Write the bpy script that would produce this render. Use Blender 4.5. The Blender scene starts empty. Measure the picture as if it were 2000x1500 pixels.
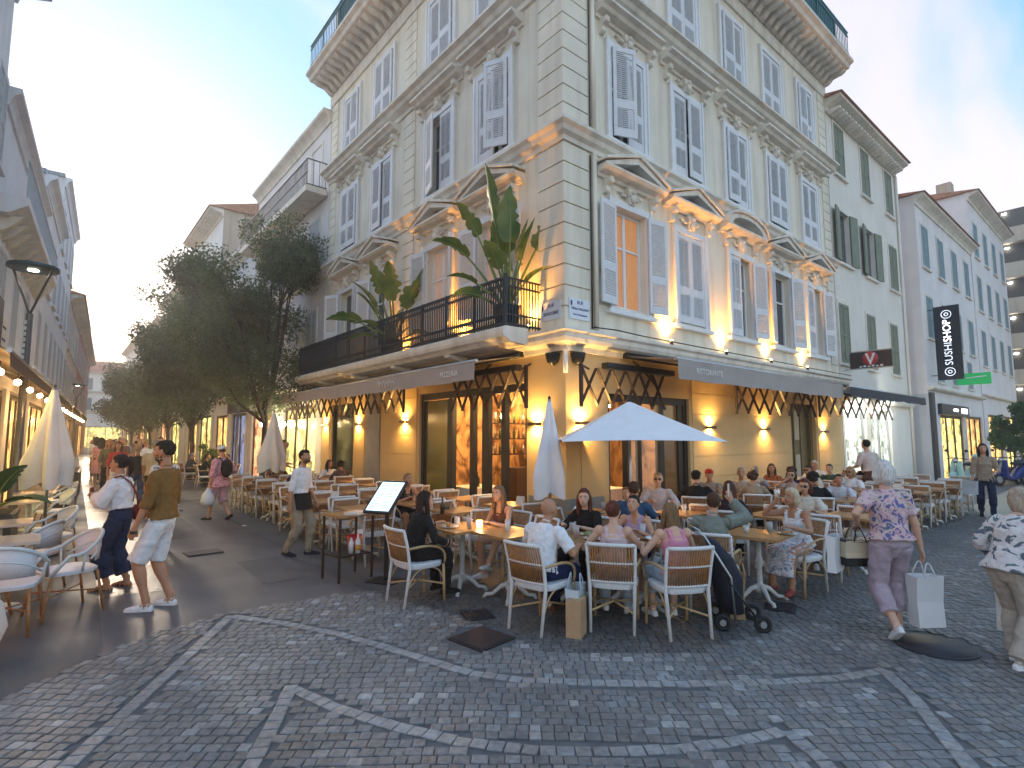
import bpy, bmesh, math, random
from mathutils import Vector, Matrix, Quaternion, kdtree
random.seed(7)
SC = bpy.context.scene
COL = SC.collection
rad = math.radians
PI = math.pi

# ------------------------------------------------------------------ camera
CAM_ANGLE = 50.1      # view direction measured from the right-hand facade (+X)
PITCH = 5.466
cam_d = bpy.data.cameras.new('camera')
cam_d.sensor_width = 36.0
cam_d.lens = 36.0 * 1066.0 / 2000.0
cam_d.clip_start = 0.05
cam_d.clip_end = 3000
cam = bpy.data.objects.new('camera', cam_d)
cam.location = (-6.49, -6.37, 1.85)
cam.rotation_euler = (rad(90 + PITCH), 0, rad(CAM_ANGLE - 90))
COL.objects.link(cam)
SC.camera = cam

# ------------------------------------------------------------------ world / sky
W = bpy.data.worlds.new('World')
SC.world = W
W.use_nodes = True
SUN_ELEV, SUN_AZ = 13.0, 92.0          # azimuth measured from +X towards +Y (down the left street)
def build_sky():
    nt = W.node_tree
    N, Lk = nt.nodes, nt.links
    N.clear()
    out = N.new('ShaderNodeOutputWorld'); bg = N.new('ShaderNodeBackground')
    sky = N.new('ShaderNodeTexSky'); sky.sky_type = 'NISHITA'; sky.sun_disc = False
    sky.sun_elevation = rad(SUN_ELEV); sky.sun_rotation = rad(90 - SUN_AZ)
    sky.air_density = 1.0; sky.dust_density = .3; sky.ozone_density = 1.0; sky.altitude = 10
    gm = N.new('ShaderNodeGamma'); gm.inputs[1].default_value = .32; Lk.new(sky.outputs[0], gm.inputs[0])      # evens out the glow round the sun
    hs = N.new('ShaderNodeHueSaturation'); hs.inputs['Saturation'].default_value = 3.2; Lk.new(gm.outputs[0], hs.inputs['Color'])
    tn = N.new('ShaderNodeMixRGB'); tn.blend_type = 'MULTIPLY'; tn.inputs[0].default_value = 1; tn.inputs[2].default_value = (1.07, .94, .92, 1); Lk.new(hs.outputs[0], tn.inputs[1])
    SKYC = tn.outputs[0]
    tc = N.new('ShaderNodeTexCoord')
    sep = N.new('ShaderNodeSeparateXYZ'); Lk.new(tc.outputs['Generated'], sep.inputs[0])
    def M(op, a, b=None, clamp=False):
        n = N.new('ShaderNodeMath'); n.operation = op; n.use_clamp = clamp
        for i, x in enumerate((a, b)):
            if x is None: continue
            if isinstance(x, (int, float)): n.inputs[i].default_value = x
            else: Lk.new(x, n.inputs[i])
        return n.outputs[0]
    zz = M('ADD', M('MAXIMUM', sep.outputs[2], 0.0), 0.22)
    comb = N.new('ShaderNodeCombineXYZ')
    Lk.new(M('DIVIDE', sep.outputs[0], zz), comb.inputs[0]); Lk.new(M('DIVIDE', sep.outputs[1], zz), comb.inputs[1])
    mp = N.new('ShaderNodeMapping'); mp.inputs['Rotation'].default_value = (0, 0, rad(25)); mp.inputs['Scale'].default_value = (.55, 1.5, 1)
    mp.inputs['Location'].default_value = (5.3, 1.35, 0)
    Lk.new(comb.outputs[0], mp.inputs[0])
    nz = N.new('ShaderNodeTexNoise'); nz.inputs['Scale'].default_value = 1.15; nz.inputs['Detail'].default_value = 6
    nz.inputs['Roughness'].default_value = .52; nz.inputs['Distortion'].default_value = .5
    Lk.new(mp.outputs[0], nz.inputs['Vector'])
    ramp = N.new('ShaderNodeValToRGB'); ramp.color_ramp.elements[0].position = .42; ramp.color_ramp.elements[1].position = .66
    ramp.color_ramp.interpolation = 'EASE'
    Lk.new(nz.outputs[0], ramp.inputs[0])
    # thin veil of cloud lit by the low sun: takes the sky's own light, a little whiter and pinker
    sat = N.new('ShaderNodeHueSaturation'); sat.inputs['Saturation'].default_value = .16; sat.inputs['Value'].default_value = 1.08
    Lk.new(SKYC, sat.inputs['Color'])
    tint = N.new('ShaderNodeMixRGB'); tint.blend_type = 'MULTIPLY'; tint.inputs[0].default_value = 1; tint.inputs[2].default_value = (1.0, .84, .85, 1)
    Lk.new(sat.outputs[0], tint.inputs[1])
    mix = N.new('ShaderNodeMixRGB'); Lk.new(M('MULTIPLY', ramp.outputs[0], .85), mix.inputs[0])
    Lk.new(SKYC, mix.inputs[1]); Lk.new(tint.outputs[0], mix.inputs[2])
    Lk.new(mix.outputs[0], bg.inputs[0]); bg.inputs[1].default_value = SKY_STRENGTH
    Lk.new(bg.outputs[0], out.inputs[0])
SKY_STRENGTH = .15
build_sky()

sun_d = bpy.data.lights.new('sun', 'SUN'); sun_d.energy = .5; sun_d.angle = rad(14); sun_d.color = (1, .82, .62)
sun = bpy.data.objects.new('sun', sun_d); COL.objects.link(sun)
sv = Vector((math.cos(rad(SUN_AZ)) * math.cos(rad(SUN_ELEV)), math.sin(rad(SUN_AZ)) * math.cos(rad(SUN_ELEV)), math.sin(rad(SUN_ELEV))))
sun.rotation_euler = (-sv).to_track_quat('-Z', 'Y').to_euler()

vs = SC.view_settings
vs.view_transform = 'Standard'; vs.look = 'None'; vs.gamma = 1; vs.use_curve_mapping = False
vs.exposure = 2.74
SC.cycles.max_bounces = 6
SC.cycles.diffuse_bounces = 3
SC.cycles.glossy_bounces = 3
SC.cycles.transmission_bounces = 4
SC.cycles.sample_clamp_indirect = 4.0
SC.cycles.caustics_reflective = False
SC.cycles.caustics_refractive = False

# ------------------------------------------------------------------ helpers
class MB:
    def __init__(s):
        s.v = []; s.f = []; s.m = []; s.sm = []
    def add(s, vs, fs, m=0, sm=False):
        o = len(s.v); s.v.extend([tuple(p) for p in vs])
        for f in fs: s.f.append(tuple(i + o for i in f)); s.m.append(m); s.sm.append(sm)
        return s
    def box(s, x0, x1, y0, y1, z0, z1, m=0):
        return s.add([(x0,y0,z0),(x1,y0,z0),(x1,y1,z0),(x0,y1,z0),(x0,y0,z1),(x1,y0,z1),(x1,y1,z1),(x0,y1,z1)],
                     [(3,2,1,0),(4,5,6,7),(0,1,5,4),(1,2,6,5),(2,3,7,6),(3,0,4,7)], m)
    def bar(s, p, q, w, h, m=0, up=(0,0,1)):
        p = Vector(p); q = Vector(q); d = (q - p).normalized(); up = Vector(up)
        a = d.cross(up)
        if a.length < 1e-4: a = d.cross(Vector((1,0,0)))
        a.normalize(); b = a.cross(d)
        vs = []
        for c in (p, q):
            for (i, j) in ((-1,-1),(1,-1),(1,1),(-1,1)): vs.append(c + a*(i*w/2) + b*(j*h/2))
        return s.add(vs, [(0,1,2,3),(7,6,5,4),(0,4,5,1),(1,5,6,2),(2,6,7,3),(3,7,4,0)], m)
    def tube(s, pts, r, n=8, m=0, caps=True, sm=True):
        pts = [Vector(p) for p in pts]; k = len(pts)
        rs = [r]*k if isinstance(r, (int, float)) else list(r)
        vs = []; prev = None
        for i in range(k):
            d = (pts[min(i+1,k-1)] - pts[max(i-1,0)])
            d = d.normalized() if d.length > 1e-9 else Vector((0,0,1))
            if prev is None:
                a = d.orthogonal().normalized()
            else:
                a = prev - d*prev.dot(d)
                a = a.normalized() if a.length > 1e-6 else d.orthogonal().normalized()
            prev = a; b = d.cross(a)
            for j in range(n):
                t = 2*PI*j/n; vs.append(pts[i] + (a*math.cos(t) + b*math.sin(t))*rs[i])
        fs = [(i*n+j, i*n+(j+1)%n, (i+1)*n+(j+1)%n, (i+1)*n+j) for i in range(k-1) for j in range(n)]
        s.add(vs, fs, m, sm)
        if caps:
            o = len(s.v) - k*n
            s.f.append(tuple(o+j for j in reversed(range(n)))); s.m.append(m); s.sm.append(False)
            s.f.append(tuple(o+(k-1)*n+j for j in range(n))); s.m.append(m); s.sm.append(False)
        return s
    def lathe(s, prof, n=16, c=(0,0,0), m=0, sm=True):
        vs = [(c[0]+r*math.cos(2*PI*j/n), c[1]+r*math.sin(2*PI*j/n), c[2]+z) for r, z in prof for j in range(n)]
        fs = [(i*n+j, i*n+(j+1)%n, (i+1)*n+(j+1)%n, (i+1)*n+j) for i in range(len(prof)-1) for j in range(n)]
        s.add(vs, fs, m, sm)
        o = len(s.v) - len(prof)*n
        if prof[0][0] > 1e-5: s.f.append(tuple(o+j for j in reversed(range(n)))); s.m.append(m); s.sm.append(False)
        if prof[-1][0] > 1e-5: s.f.append(tuple(o+(len(prof)-1)*n+j for j in range(n))); s.m.append(m); s.sm.append(False)
        return s
    def ell(s, c, r, n=12, k=8, m=0, mat=None):
        c = Vector(c); vs = []
        for i in range(k+1):
            th = PI*i/k
            for j in range(n):
                ph = 2*PI*j/n
                p = Vector((r[0]*math.sin(th)*math.cos(ph), r[1]*math.sin(th)*math.sin(ph), r[2]*math.cos(th)))
                vs.append(c + (mat @ p if mat else p))
        fs = [(i*n+j, (i+1)*n+j, (i+1)*n+(j+1)%n, i*n+(j+1)%n) for i in range(k) for j in range(n)]
        return s.add(vs, fs, m, True)
    def prism(s, poly, x0, x1, m=0):          # poly of (y,z), swept along x
        n = len(poly)
        vs = [(x0, a, b) for a, b in poly] + [(x1, a, b) for a, b in poly]
        fs = [tuple(range(n)), tuple(reversed(range(n, 2*n)))] + [(i, i+n, (i+1)%n+n, (i+1)%n) for i in range(n)]
        return s.add(vs, fs, m)
    def slab(s, poly, z0, z1, m=0):           # poly of (x,y), swept along z
        n = len(poly)
        vs = [(a, b, z0) for a, b in poly] + [(a, b, z1) for a, b in poly]
        fs = [tuple(reversed(range(n))), tuple(range(n, 2*n))] + [(i, (i+1)%n, (i+1)%n+n, i+n) for i in range(n)]
        return s.add(vs, fs, m)
    def plate(s, poly, y0, y1, m=0):          # poly of (x,z), swept along y
        n = len(poly)
        vs = [(a, y0, b) for a, b in poly] + [(a, y1, b) for a, b in poly]
        fs = [tuple(range(n)), tuple(reversed(range(n, 2*n)))] + [(i, i+n, (i+1)%n+n, (i+1)%n) for i in range(n)]
        return s.add(vs, fs, m)
    def mesh(s, name, mats, fix=True):
        me = bpy.data.meshes.new(name); me.from_pydata(s.v, [], s.f)
        for x in (mats if isinstance(mats, (list, tuple)) else [mats]): me.materials.append(x)
        if any(s.m): me.polygons.foreach_set('material_index', s.m)
        me.polygons.foreach_set('use_smooth', s.sm)
        if fix and len(s.f) < 60000:
            bm = bmesh.new(); bm.from_mesh(me); bmesh.ops.recalc_face_normals(bm, faces=bm.faces); bm.to_mesh(me); bm.free()
        me.update()
        return me
    def build(s, name, mats, parent=None, loc=None, rz=0, fix=True):
        return link(name, s.mesh(name, mats, fix), parent, loc, rz)

def link(name, me, parent=None, loc=None, rz=0):
    o = bpy.data.objects.new(name, me); COL.objects.link(o)
    if parent: o.parent = parent
    if loc: o.location = loc
    if rz: o.rotation_euler = (0, 0, rz)
    return o
def tag(o, label=None, cat=None, group=None, kind=None):
    if label: o['label'] = label
    if cat: o['category'] = cat
    if group: o['group'] = group
    if kind: o['kind'] = kind
    return o
def thing(name, label, cat, loc=(0,0,0), rz=0, group=None):
    o = bpy.data.objects.new(name, None); COL.objects.link(o); o.empty_display_size = .1
    o.location = loc; o.rotation_euler = (0, 0, rz)
    return tag(o, label, cat, group)
def dup(o, parent=None):
    c = o.copy(); COL.objects.link(c); c.parent = parent
    for ch in o.children: dup(ch, c)
    return c

_mats = {}
def mat(name, col, rough=.6, metal=0, var=0, vscale=3, bump=0, bscale=40, emit=None, estr=0, alpha=None, trans=0, spec=.5, col2=None, stretch=None, coat=0):
    if name in _mats: return _mats[name]
    m = bpy.data.materials.new(name); m.use_nodes = True; _mats[name] = m
    nt = m.node_tree; N = nt.nodes; Lk = nt.links; b = N['Principled BSDF']
    b.inputs['Base Color'].default_value = (*col, 1); b.inputs['Roughness'].default_value = rough; b.inputs['Metallic'].default_value = metal
    b.inputs['Specular IOR Level'].default_value = spec
    if coat: b.inputs['Coat Weight'].default_value = coat
    if trans: b.inputs['Transmission Weight'].default_value = trans
    if emit: b.inputs['Emission Color'].default_value = (*emit, 1); b.inputs['Emission Strength'].default_value = estr
    if alpha is not None: b.inputs['Alpha'].default_value = alpha
    if var or bump or col2:
        geo = N.new('ShaderNodeNewGeometry'); vec = geo.outputs['Position']
        if stretch:
            mp = N.new('ShaderNodeMapping'); mp.inputs['Scale'].default_value = stretch; Lk.new(vec, mp.inputs[0]); vec = mp.outputs[0]
    if var or col2:
        nz = N.new('ShaderNodeTexNoise'); nz.inputs['Scale'].default_value = vscale; nz.inputs['Detail'].default_value = 5; nz.inputs['Roughness'].default_value = .6
        Lk.new(vec, nz.inputs['Vector'])
        rp = N.new('ShaderNodeValToRGB'); rp.color_ramp.elements[0].position = .3; rp.color_ramp.elements[1].position = .7
        lo = tuple(c*(1-var) for c in col); hi = tuple(min(1, c*(1+var)) for c in col) if not col2 else col2
        rp.color_ramp.elements[0].color = (*lo, 1); rp.color_ramp.elements[1].color = (*hi, 1)
        Lk.new(nz.outputs[0], rp.inputs[0]); Lk.new(rp.outputs[0], b.inputs['Base Color'])
    if bump:
        nb = N.new('ShaderNodeTexNoise'); nb.inputs['Scale'].default_value = bscale; nb.inputs['Detail'].default_value = 4
        Lk.new(vec, nb.inputs['Vector'])
        bp = N.new('ShaderNodeBump'); bp.inputs['Strength'].default_value = bump; bp.inputs['Distance'].default_value = .01
        Lk.new(nb.outputs[0], bp.inputs['Height']); Lk.new(bp.outputs[0], b.inputs['Normal'])
    return m
def emis(name, col, s):
    return mat(name, (.02,.02,.02), emit=col, estr=s)

def wallmat(name, col, var=.07, streak=.1, bump=.25):
    """painted render: blotchy, with faint vertical rain streaks"""
    if name in _mats: return _mats[name]
    m = mat(name, col, rough=.85, var=var, vscale=.9, bump=bump, bscale=55, spec=.25)
    nt = m.node_tree; N = nt.nodes; Lk = nt.links; b = N['Principled BSDF']
    src = b.inputs['Base Color'].links[0].from_socket
    geo = N.new('ShaderNodeNewGeometry'); mp = N.new('ShaderNodeMapping'); mp.inputs['Scale'].default_value = (3.1, 3.1, .22)
    Lk.new(geo.outputs['Position'], mp.inputs[0])
    nz = N.new('ShaderNodeTexNoise'); nz.inputs['Scale'].default_value = 1.3; nz.inputs['Detail'].default_value = 6; Lk.new(mp.outputs[0], nz.inputs['Vector'])
    rp = N.new('ShaderNodeValToRGB'); rp.color_ramp.elements[0].position = .30; rp.color_ramp.elements[1].position = .54
    rp.color_ramp.elements[0].color = (1-streak*1.6, 1-streak*1.8, 1-streak*2.0, 1); rp.color_ramp.elements[1].color = (1,1,1,1)
    Lk.new(nz.outputs[0], rp.inputs[0])
    mx = N.new('ShaderNodeMixRGB'); mx.blend_type = 'MULTIPLY'; mx.inputs[0].default_value = 1
    Lk.new(src, mx.inputs[1]); Lk.new(rp.outputs[0], mx.inputs[2]); Lk.new(mx.outputs[0], b.inputs['Base Color'])
    return m

def text(name, body, size, m, parent, loc, rot, extrude=.002, align='CENTER', shear=0, sx=1):
    c = bpy.data.curves.new(name, 'FONT'); c.body = body; c.size = size; c.extrude = extrude; c.align_x = align; c.align_y = 'CENTER'; c.shear = shear
    c.materials.append(m); c.resolution_u = 3
    o = bpy.data.objects.new(name, c); COL.objects.link(o); o.parent = parent; o.location = loc; o.rotation_euler = rot; o.scale = (sx, 1, 1)
    return o
def lamp(name, kind, loc, energy, col, parent=None, size=.02, spot=None, direction=None, blend=.6):
    d = bpy.data.lights.new(name, kind); d.energy = energy; d.color = col
    if kind in ('POINT', 'SPOT'): d.shadow_soft_size = size
    if kind == 'AREA': d.shape = 'RECTANGLE'; d.size, d.size_y = size
    if spot: d.spot_size = rad(spot); d.spot_blend = blend
    o = bpy.data.objects.new(name, d); COL.objects.link(o); o.location = loc
    if direction: o.rotation_euler = Vector(direction).to_track_quat('-Z', 'Y').to_euler()
    if parent: o.parent = parent
    return o

# ------------------------------------------------------------------ common materials
M_cream = wallmat('cream_render', (.85, .775, .64), var=.07, streak=.11)
M_creamL = wallmat('ground_floor_render', (.68, .48, .24), streak=.03, bump=.15)  # cream wall given a deeper ochre to carry the warm lamp light
M_trim = wallmat('stone_trim', (.82, .76, .67), var=.1, streak=.12)
M_white = mat('white_paint', (.82, .81, .815), rough=.5, var=.05, vscale=6)
M_shut = mat('shutter_paint', (.75, .745, .76), rough=.55, var=.06, vscale=8)
M_dark = mat('dark_interior', (.03, .03, .035), rough=.8)
M_glass = mat('window_glass', (.05, .06, .07), rough=.06, spec=.8)
M_black = mat('black_metal', (.02, .02, .022), rough=.45, metal=.3)
M_iron = mat('dark_blue_iron', (.018, .028, .04), rough=.5, metal=.2)
M_green = mat('green_iron', (.03, .12, .12), rough=.5)
M_wood = mat('table_wood', (.42, .22, .085), rough=.38, var=.25, vscale=9, stretch=(1, 7, 1), coat=.2)
M_steel = mat('steel', (.45, .46, .48), rough=.35, metal=.9)
M_lead = mat('zinc_flashing', (.30, .31, .33), rough=.5, metal=.4, var=.15)
M_tile = mat('roof_tiles', (.42, .20, .12), rough=.85, var=.3, vscale=6, bump=.6, bscale=12)
M_warm = emis('warm_bulb', (1, .62, .25), 28)
M_brown = mat('dark_brown_wood', (.035,.016,.012), rough=.5)
# ------------------------------------------------------------------ ground
def asphalt(name, col, rough, patch):
    m = mat(name, col, rough=rough, var=.22, vscale=1.2, bump=.35, bscale=160, spec=.5)
    nt = m.node_tree; N = nt.nodes; Lk = nt.links; b = N['Principled BSDF']
    geo = N.new('ShaderNodeNewGeometry'); nz = N.new('ShaderNodeTexNoise'); nz.inputs['Scale'].default_value = .7; nz.inputs['Detail'].default_value = 5
    Lk.new(geo.outputs['Position'], nz.inputs['Vector'])
    mr = N.new('ShaderNodeMapRange'); mr.inputs[1].default_value = .35; mr.inputs[2].default_value = .65
    mr.inputs[3].default_value = rough - patch; mr.inputs[4].default_value = rough + patch
    Lk.new(nz.outputs[0], mr.inputs[0]); Lk.new(mr.outputs[0], b.inputs['Roughness'])
    return m
M_asph = asphalt('street_asphalt', (.105, .102, .110), .45, .1)
M_terr = asphalt('terrace_paving', (.09, .09, .095), .62, .1)
M_mort = mat('sett_mortar', (.115, .115, .12), rough=.8, var=.2, vscale=8, bump=.4, bscale=120)
g = MB(); g.add([(-300,-300,0),(300,-300,0),(300,400,0),(-300,400,0)], [(0,1,2,3)])
tag(g.build('ground', M_asph, fix=False), 'grey asphalt street running between the buildings', 'street', kind='structure')
# darker paving along the left terrace, and a pale strip painted as sky sheen
g = MB(); g.add([(-9.6,-4,.004),(-6.06,-.6,.004),(-5.98,1.6,.004),(-5.62,17.2,.004),(-4.6,60,.004),(-9,60,.004)], [(0,1,2,3,4,5)])
tag(g.build('terrace_paving', M_terr, fix=False), 'dark paving under the chairs of the left terrace', 'paving', kind='structure')
M_strip = asphalt('polished_stone', (.13, .125, .12), .30, .08)  # paler, smoother asphalt imitating the sky's reflection on the street
g = MB(); g.add([(-5.975,1.62,.004),(-5.3,1.5,.004),(-4.95,17.2,.004),(-3.9,60,.004),(-4.59,60,.004),(-5.615,17.2,.004)], [(0,1,2,3,4,5)])
tag(g.build('gutter_strip', M_strip, fix=False), 'pale strip painted as sky sheen along the left terrace', 'paving', kind='structure')
# terrace of the corner restaurant
g = MB(); g.add([(-3.35,11,.004),(-3.5,0,.004),(-3.2,-1.6,.004),(-3.1,-2.9,.004),(-2.2,-3.65,.004),(-.6,-3.9,.004),(9.5,-3.9,.004),(12,-3.0,.004),(12,.1,.004),(.1,.1,.004),(.1,11,.004)], [tuple(range(11))])
tag(g.build('corner_terrace_paving', M_terr, fix=False), 'dark paving under the corner restaurant tables', 'paving', kind='structure')
# lit pale paving further down the right-hand street
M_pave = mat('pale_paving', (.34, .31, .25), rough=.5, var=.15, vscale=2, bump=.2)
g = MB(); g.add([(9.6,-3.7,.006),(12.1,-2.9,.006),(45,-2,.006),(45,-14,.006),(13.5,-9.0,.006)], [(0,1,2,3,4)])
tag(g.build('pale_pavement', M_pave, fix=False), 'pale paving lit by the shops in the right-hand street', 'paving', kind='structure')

# --- granite setts
Fh = Vector((math.cos(rad(CAM_ANGLE)), math.sin(rad(CAM_ANGLE)), 0)); Rh = Vector((math.sin(rad(CAM_ANGLE)), -math.cos(rad(CAM_ANGLE)), 0))
PLAZA = [(-8.6,-2.6),(-6.62,-.95),(-5.66,-.12),(-4.92,.08),(-3.75,-.02),(-3.05,-.45),(-2.3,-1.3),(-1.5,-2.0),(-.3,-2.7),(4.0,-3.0),(9.3,-3.3),(10.5,-7.5),(4,-9),(-2.4,-8.3),(-8.2,-4.2)]
def inside(x, y, poly):
    c = False; n = len(poly)
    for i in range(n):
        x1, y1 = poly[i]; x2, y2 = poly[(i+1) % n]
        if (y1 > y) != (y2 > y) and x < (x2-x1)*(y-y1)/(y2-y1)+x1: c = not c
    return c
LINE_A = [(-6.6,-2.6),(-6.32,-2.28),(-5.62,-1.12),(-4.98,-.06)]
LINE_B = [(-4.98,-.06),(-4.62,-.66),(-4.32,-1.3),(-4.10,-2.0),(-3.88,-2.75),(-3.66,-3.09),(-3.28,-3.47),(-2.82,-3.88),(-2.28,-4.3),(-1.78,-4.62),(-1.35,-4.80)]
LINE_C = [(-1.35,-4.80),(-1.72,-5.08),(-2.05,-5.28),(-2.49,-5.55)]
LINE_D = [(-5.85,-3.4),(-5.53,-2.94),(-5.28,-2.53),(-5.04,-2.10)]
LINE_E = [(-5.04,-2.10),(-4.90,-2.62),(-4.70,-3.10),(-4.48,-3.50),(-4.20,-3.86),(-3.90,-4.12),(-3.55,-4.38),(-3.2,-4.56),(-2.85,-4.70)]
LINE_F = [(-2.85,-4.70),(-3.0,-4.95),(-3.2,-5.2)]
LINES = [LINE_A, LINE_B, LINE_C, LINE_D, LINE_E, LINE_F]
def seg_dist(x, y, l):
    best = 9
    for (a, b), (c, d) in zip(l, l[1:]):
        vx, vy = c-a, d-b; t = max(0, min(1, ((x-a)*vx+(y-b)*vy)/(vx*vx+vy*vy)))
        best = min(best, math.hypot(x-a-vx*t, y-b-vy*t))
    return best
base = MB(); base.add([(x, y, .005) for x, y in PLAZA], [tuple(range(len(PLAZA)))])
plaza = tag(base.build('plaza', M_mort, fix=False), 'plaza paved with grey granite setts and pale curved lines', 'plaza', kind='structure')
plaza_setts = []     # (x,y,angle,w,l,tone)
rnd = random.Random(3)
TERR = [(-3.5,0),(-3.2,-1.6),(-3.1,-2.9),(-2.2,-3.65),(-.6,-3.9),(9.5,-3.9),(9.5,0)]
HOLES = [(-3.02,-1.66,.22),(-.35,-3.55,.22),(-3.38,-2.22,.34),(-.42,-4.92,.375)]
row = -9
cx0, cy0 = -6.49, -6.37
v = 1.9
while v < 13.5:
    near = v < 9
    pitch = .086
    u = -9.0 + rnd.random()*.1
    while u < 12:
        w = rnd.uniform(.072, .105)
        wob = .03*math.sin(u*1.7+v*.6)
        x = cx0 + Fh.x*(v+wob) + Rh.x*(u+w/2); y = cy0 + Fh.y*(v+wob) + Rh.y*(u+w/2)
        if abs(u) < v*.98+.6 and inside(x, y, PLAZA) and all(math.hypot(x-a, y-b) > r for a, b, r in HOLES):
            if min(seg_dist(x, y, l) for l in LINES) > .080:
                t = rnd.random()
                tone = rnd.uniform(.185, .23) if t < .80 else rnd.uniform(.23, .29) if t < .93 else rnd.uniform(.30, .40)
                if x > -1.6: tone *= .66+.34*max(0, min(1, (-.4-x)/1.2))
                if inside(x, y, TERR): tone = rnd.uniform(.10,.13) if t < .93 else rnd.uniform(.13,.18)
                plaza_setts.append((x, y, math.atan2(Rh.y, Rh.x)+rnd.uniform(-.05, .05), w-.007, pitch-.007, tone))
        u += w
    v += pitch
for l in LINES:
    pts = [Vector((a, b, 0)) for a, b in l]
    acc = 0.06
    for a, b in zip(pts, pts[1:]):
        d = b-a; L_ = d.length; d.normalize()
        while acc < L_:
            p = a + d*acc
            if inside(p.x, p.y, PLAZA): plaza_setts.append((p.x, p.y, math.atan2(d.y, d.x)+rnd.uniform(-.04,.04), .096, .088+rnd.uniform(0,.014), rnd.uniform(.29, .37)))
            acc += .104
        acc -= L_
def sett_verts(w, l, h, top, bev=.007):
    a, b = w/2, l/2; c, d = a-bev, b-bev
    return [(-a,-b,0),(a,-b,0),(a,b,0),(-a,b,0),(-a,-b,h),(a,-b,h),(a,b,h),(-a,b,h),(-c,-d,top),(c,-d,top),(c,d,top),(-c,d,top)]
SETT_F = [(0,1,5,4),(1,2,6,5),(2,3,7,6),(3,0,4,7),(4,5,9,8),(5,6,10,9),(6,7,11,10),(7,4,8,11),(8,9,10,11)]
def sett_mat(name, attr):
    m = mat(name, (.1,.1,.1), rough=.5, bump=.5, bscale=130)
    nt = m.node_tree; N = nt.nodes; Lk = nt.links; b = N['Principled BSDF']
    if attr:
        a = N.new('ShaderNodeAttribute'); a.attribute_name = 'tone'; src = a.outputs['Color']
    else:
        a = N.new('ShaderNodeObjectInfo'); src = a.outputs['Color']
    geo = N.new('ShaderNodeNewGeometry'); nz = N.new('ShaderNodeTexNoise'); nz.inputs['Scale'].default_value = 26; nz.inputs['Detail'].default_value = 4
    Lk.new(geo.outputs['Position'], nz.inputs['Vector'])
    nl = N.new('ShaderNodeTexNoise'); nl.inputs['Scale'].default_value = .9; nl.inputs['Detail'].default_value = 6; nl.inputs['Roughness'].default_value = .65; Lk.new(geo.outputs['Position'], nl.inputs['Vector'])
    rl = N.new('ShaderNodeValToRGB'); rl.color_ramp.elements[0].position = .36; rl.color_ramp.elements[1].position = .60; rl.color_ramp.elements[0].color = (.74,.73,.72,1); rl.color_ramp.elements[1].color = (1.08,1.08,1.08,1); Lk.new(nl.outputs[0], rl.inputs[0])
    worn = N.new('ShaderNodeMixRGB'); worn.blend_type = 'MULTIPLY'; worn.inputs[0].default_value = 1; Lk.new(src, worn.inputs[1]); Lk.new(rl.outputs[0], worn.inputs[2]); src = worn.outputs[0]
    rp = N.new('ShaderNodeValToRGB'); rp.color_ramp.elements[0].color = (.7,.7,.7,1); rp.color_ramp.elements[1].color = (1.25,1.23,1.2,1)
    rp.color_ramp.elements[0].position = .3; rp.color_ramp.elements[1].position = .7
    Lk.new(nz.outputs[0], rp.inputs[0])
    mx = N.new('ShaderNodeMixRGB'); mx.blend_type = 'MULTIPLY'; mx.inputs[0].default_value = 1
    Lk.new(src, mx.inputs[1]); Lk.new(rp.outputs[0], mx.inputs[2]); Lk.new(mx.outputs[0], b.inputs['Base Color'])
    return m
M_settA = sett_mat('granite_setts', True); M_settO = sett_mat('granite_sett', False)
def tone_col(t):
    k = rnd.uniform(-.05, .05)
    return (t*(1.03+k), t*1.0, t*(1.0-k), 1)
plaza_setts.sort(key=lambda q: math.hypot(q[0]+6.49, q[1]+6.37))
def in_view(q):
    dx, dy = q[0]+6.49, q[1]+6.37; f = dx*Fh.x+dy*Fh.y; r = dx*Rh.x+dy*Rh.y
    return abs(r) < f*.95 and f > 2.65
vis = [q for q in plaza_setts if in_view(q)]; near_setts = vis[:300]; far_setts = vis[300:]
shapes = [MB().add(sett_verts(.098*s, .093*r, .009, .0125), SETT_F).mesh('sett', M_settO, fix=False) for s, r in ((1,1),(.93,1.0),(1.08,.97))]
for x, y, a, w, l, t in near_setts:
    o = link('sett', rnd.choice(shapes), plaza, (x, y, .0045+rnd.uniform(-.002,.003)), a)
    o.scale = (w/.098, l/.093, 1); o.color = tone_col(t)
mb = MB(); cols = []
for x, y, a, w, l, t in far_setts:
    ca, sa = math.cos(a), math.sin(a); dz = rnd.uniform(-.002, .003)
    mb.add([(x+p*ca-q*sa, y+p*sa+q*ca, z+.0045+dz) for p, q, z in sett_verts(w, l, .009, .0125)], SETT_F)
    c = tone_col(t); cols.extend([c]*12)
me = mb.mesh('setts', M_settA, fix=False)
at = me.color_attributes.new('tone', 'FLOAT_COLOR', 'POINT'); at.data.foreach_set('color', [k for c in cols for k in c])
tag(link('setts', me, plaza), kind='stuff')

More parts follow.
